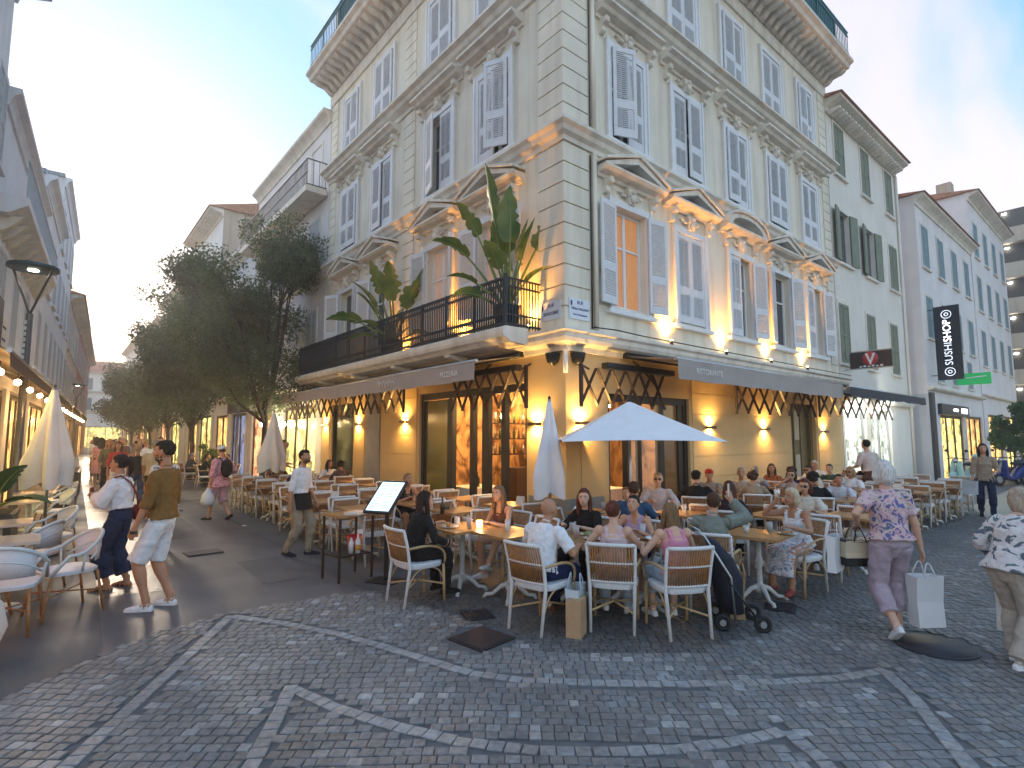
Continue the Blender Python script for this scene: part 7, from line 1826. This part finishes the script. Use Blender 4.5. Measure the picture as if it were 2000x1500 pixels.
# --- crowd down the left street, and the far café
rc = random.Random(12); crowd = []
spots = [(-4.6,9.2,75),(-5.0,13.5,270),(-4.2,14.6,95),(-3.6,16.2,260),(-5.2,17.4,92),(-4.5,19.0,275),(-3.2,20.5,90),(-4.9,21.8,88),(-4.0,23.5,268),(-3.1,25.5,270),(-4.6,26.5,92),(-3.8,29,90),(-2.8,31,272),(-4.4,33,270),(-3.3,36,90),(-4.0,40,88),(-2.9,44,270),(-3.5,49,90),(-2.6,55,268),(-3.4,62,90),(11.8,-5.2,170),(16.5,-4.6,10),(19.5,-5.2,190),(24,-5.5,10)]
spots2 = [(-4.7,11.6,85),(-5.1,15.4,268),(-3.9,17.9,88),(-4.9,19.9,92),(-3.6,22.2,270),(-5.0,24.2,90),(-3.2,27.8,88),(-4.5,30.6,270),(-3.7,34.5,92),(-4.3,37.5,268),(-3.0,39,90),(-4.2,43,90)]
looks = [('white shirt',WH),('beige top',(.45,.36,.25)),('black top',BK),('brown top',(.16,.08,.05)),('grey top',(.25,.25,.27)),('red top',(.35,.04,.04)),('pale blue shirt',(.35,.45,.58)),('olive jacket',(.12,.12,.06)),('pink top',(.55,.3,.33))]
bots = [('dark trousers',BK),('blue jeans',(.04,.07,.15)),('khaki trousers',KH),('white trousers',WH)]
DIST = ('nearest','second','third','fourth','fifth','sixth','seventh','eighth','ninth','tenth','eleventh','twelfth','thirteenth','fourteenth','fifteenth','sixteenth','seventeenth','eighteenth','nineteenth','furthest')
for i, (x, y, a) in enumerate(spots):
    sp = (w_tee, w_dress, w_shorts, w_long)[(i*7+i//3) % 4]; ln, lc = looks[(i*4+1) % 9]; bn_, bc = bots[(i*3) % 4]; away = math.sin(rad(a)) > 0
    where = '%s walker down the left street' % DIST[i] if i < 20 else '%s walker in the right-hand street' % ('nearest','second','third','furthest')[i-20]
    person(sp, 'person in a %s, %s, %s' % (ln, 'walking away' if away else 'walking toward the corner', where), x, y, a+rc.uniform(-8,8), rc.uniform(1.58,1.82), rc.randrange(4), lc, bc if sp is not w_dress else lc, rc.choice((WH,BK)), rc.choice((DK,BR,BL,GR)), 'people walking in the streets')
for i, (x, y, a) in enumerate(spots2):
    sp = (w_long, w_tee, w_dress, w_shorts)[(i*3+1) % 4]; ln, lc = looks[(i*5+2) % 9]
    person(sp, 'person in a %s, %s in the crowd beside the left terrace' % (ln, DIST[i] if i else 'closest'), x, y, a+rc.uniform(-8,8), rc.uniform(1.56,1.8), rc.randrange(4), lc, bots[(i*3+1) % 4][1] if sp is not w_dress else lc, rc.choice((WH,BK)), rc.choice((DK,BR,BL)), 'people walking in the streets')
person(w_dress, 'woman in a grey and white print walking behind the couple', -5.0, 4.6, 260, 1.64, 0, M_floral2, M_floral2, BK, BR)
for i, (x, y, a, c) in enumerate(((-1.6,15.2,180,(.4,.05,.04)),(-2.3,15.6,0,BK),(-1.3,17.6,200,(.3,.28,.26)),(-2.4,17.9,10,(.05,.05,.06)),(-1.4,20.2,180,(.5,.45,.4)))):
    chair(x, y, a, 'dark-shaded rattan chair at the far café, %s' % ('nearest the first tree','opposite the red-shirted diner','by the lantern post','street side of the lantern post','under the second tree')[i], 'chairs of the far café')
    seat_at((s_table,s_long,s_lhair,s_table,s_long)[i], 'diner at the far café under the trees, %s' % ('in red','in black nearest the first tree','in grey by the lantern post','in dark grey on the street side','in beige, furthest away')[i], x, y, a, skin=i % 4, top=c, bot=BK, hair=(DK,BR,DK,GR,BR)[i], group='diners at the far café')
# --- things people wear or carry
def at_person(o, p): return o.matrix_basis @ Vector(p)
bpy.context.view_layer.update()
def carry(o, sp, i): return at_person(o, sp['_wr%d' % i])
def strap(label, o, pts, r, m, name='bag_strap'): tag(MB().tube([at_person(o, p) for p in pts], r, 6).build(name, m), label, 'strap')
M_redl = mat('dark_red_leather', (.20,.015,.025), rough=.45); M_blackl = mat('black_leather', (.012,.012,.014), rough=.4)
cpos = carry(p_wom, woman_white, 1); t = thing('mobile_phone', 'dark red phone held up by the woman in the white blouse', 'phone', tuple(cpos), rad(148-90)); MB().box(-.036,.036,-.006,.006,-.05,.09).build('case', M_redl, t)
strap('dark red shoulder strap across the white blouse', p_wom, [(-.10,.155,1.12),(-.11,.15,1.3),(-.10,.09,1.43),(-.08,-.02,1.475),(-.02,-.115,1.38),(.08,-.16,1.2),(.17,-.14,1.02)], .012, M_redl)
q = at_person(p_wom, (.19,-.14,.96)); t = thing('shoulder_bag', 'dark red bag on the hip of the woman in the white blouse', 'bag', tuple(q), rad(148)); MB().ell((0,0,0),(.10,.045,.11),14,10).build('bag_body', M_redl, t)
q = carry(p_man, man_brown, 0); wq = at_person(p_man, (-.24,.15,.82)); t = thing('wrist_watch', 'dark watch on the wrist of the man in brown', 'watch', tuple(wq)); MB().lathe([(.036,-.015),(.038,0),(.036,.015)], 16).build('band', M_blackl, t)
# apron pouch of the waiter
q = at_person(p_wai, (0,0,0)); t = thing('waist_apron', 'short black apron tied round the waiter', 'apron', tuple(q), rad(-48-90)); t.scale = (.935,)*3
ap = MB(); vs = []
for z in (1.03,.90,.76): vs += [(.19*math.sin(a*rad(15)),.165*math.cos(a*rad(15))+(1.03-z)*.22+.01,z) for a in range(-6,7)]
ap.add(vs, [(k*13+i,k*13+i+1,(k+1)*13+i+1,(k+1)*13+i) for k in range(2) for i in range(12)], 0, True).build('cloth', cloth(BK), t, fix=False)
# pink lady: cap, backpack, plastic bag
def cap(label, o, sp, m, mb_=None):
    Hd, RH = sp['_Hd'], sp['_RH']; t = thing('cap', label, 'cap', tuple(o.location), o.rotation_euler.z); t.scale = o.scale
    MB().ell(Hd(0,-.012,.055),(.088,.102,.075),16,10,0,RH).build('crown', m, t); MB().ell(Hd(0,.105,.052),(.07,.07,.008),14,8,0,RH).build('peak', m, t)
cap('white cap on the woman in pink', p_pnk, pink_lady, cloth(WH)); 
t = thing('backpack', 'black backpack on the woman in pink', 'backpack', tuple(at_person(p_pnk, (0,0,0))), rad(118-90)); t.scale = (.93,)*3; MB().ell((-.04,-.21,1.22),(.15,.10,.22),16,12).build('bag_body', cloth(BK), t)
for s in (-1,1): MB().tube([(s*.09-.02,-.16,1.36),(s*.1,-.05,1.47),(s*.1,.10,1.42),(s*.11,.14,1.25),(s*.14,.02,1.1)], .016, 6).build('strap', cloth(BK), t)
q = carry(p_pnk, pink_lady, 0); t = thing('plastic_bag', 'bulging white plastic bag carried by the woman in pink', 'bag', (q.x,q.y,q.z-.26), 0); MB().lathe([(0,-.15),(.11,-.13),(.15,-.03),(.12,.10),(.05,.2),(.02,.26)], 14).build('bag_body', mat('plastic_bag', (.66,.72,.80), rough=.35, bump=1.0, bscale=18), t)
# floral lady: white bag in the right hand, cream handbag and white bag on the left arm
q = carry(p_flo, floral_lady, 1); bag('white_shopping_bag', 'tall white shopping bag in the right hand of the white-haired woman', (q.x,q.y,q.z-.62), rad(-35), .26, .13, .45, M_bagw)
q = carry(p_flo, floral_lady, 0); t = bag('handbag', 'cream and black handbag on the white-haired woman\'s arm', (q.x-.02,q.y+.02,q.z-.36), rad(-38), .27, .13, .24, mat('cream_leather', (.62,.52,.38), rough=.5), hm=M_blackl)
MB().box(-.137,.137,-.068,.068,-.002,.075).build('dark_bottom', M_blackl, t); MB().box(-.139,.139,-.07,.07,.225,.252).build('dark_rim', M_blackl, t)
bag('white_paper_carrier', 'white paper carrier swinging left of the cream handbag', (q.x-.16,q.y+.16,q.z-.42), rad(5), .26, .08, .34, M_bagw)
q = carry(p_edg, edge_lady, 0); bag('white_tote', 'white tote hanging from the arm of the stooping woman', (q.x-.05,q.y+.02,q.z-.52), rad(10), .20, .07, .42, cloth((.66,.64,.62)))
q = carry(p_edg, edge_lady, 1); bag('striped_tote', 'dark purple and grey tote at the right edge', (q.x,q.y,q.z-.49), rad(30), .34, .14, .36, cloth((.05,.015,.06)))
bag('blue_carrier', 'pale blue bag carried by the woman in the beige top', (9.85,-3.35,.52), rad(80), .28, .12, .3, M_bagb)
# hats on diners
for o in [o for o in bpy.data.objects if o.name.startswith('person') and o.get('label') in ('man in black with a black cap seen from behind','person in a bright red cap near the wall')]:
    red = 'red' in o['label']; cap('red cap worn near the wall' if red else 'black cap worn by the man in black', o, s_table if red else s_long, cloth((.50,.03,.02)) if red else cloth(BK))
# cup and phone of the two women
g_o = [o for o in bpy.data.objects if str(o.get('label','')).startswith('short-haired woman in a sage')][0]; q = carry(g_o, s_green, 1); t = thing('mobile_phone', 'white phone raised by the woman in green', 'phone', tuple(q), rad(20)); MB().box(-.035,.035,-.005,.005,-.03,.11).build('case', M_ceramic, t)
w_o = [o for o in bpy.data.objects if str(o.get('label','')).startswith('blonde woman in a white vest')][0]; q = carry(w_o, s_white, 1); t = thing('paper_cup', 'white cup in the hand of the woman in the vest', 'cup', (q.x,q.y,q.z-.02)); MB().lathe([(.025,0),(.035,.09)], 12).build('cup', M_ceramic, t)
# ------------------------------------------------------------------ air volume added as haze
hz = MB().box(-70,90,-60,140,-1,19).build('haze', M_dark)  # air volume added to imitate veiling lens glare
hm = bpy.data.materials.new('haze_air'); hm.use_nodes = True; nt = hm.node_tree; nt.nodes.clear()
vo = nt.nodes.new('ShaderNodeVolumePrincipled'); oo = nt.nodes.new('ShaderNodeOutputMaterial')
vo.inputs['Density'].default_value = .0032; vo.inputs['Color'].default_value = (.96,.94,.93,1); vo.inputs['Anisotropy'].default_value = .55
nt.links.new(vo.outputs[0], oo.inputs['Volume']); hz.data.materials.clear(); hz.data.materials.append(hm)
tag(hz, 'air volume added as haze filling the streets', 'haze', kind='stuff')
# ------------------------------------------------------------------ lettering becomes plain mesh
dg = bpy.context.evaluated_depsgraph_get(); dg.update()
for o in [o for o in bpy.data.objects if o.type == 'FONT']:
    me = bpy.data.meshes.new_from_object(o.evaluated_get(dg)); n_ = link('lettering', me, o.parent); n_.matrix_local = o.matrix_local.copy()
    bpy.data.objects.remove(o)
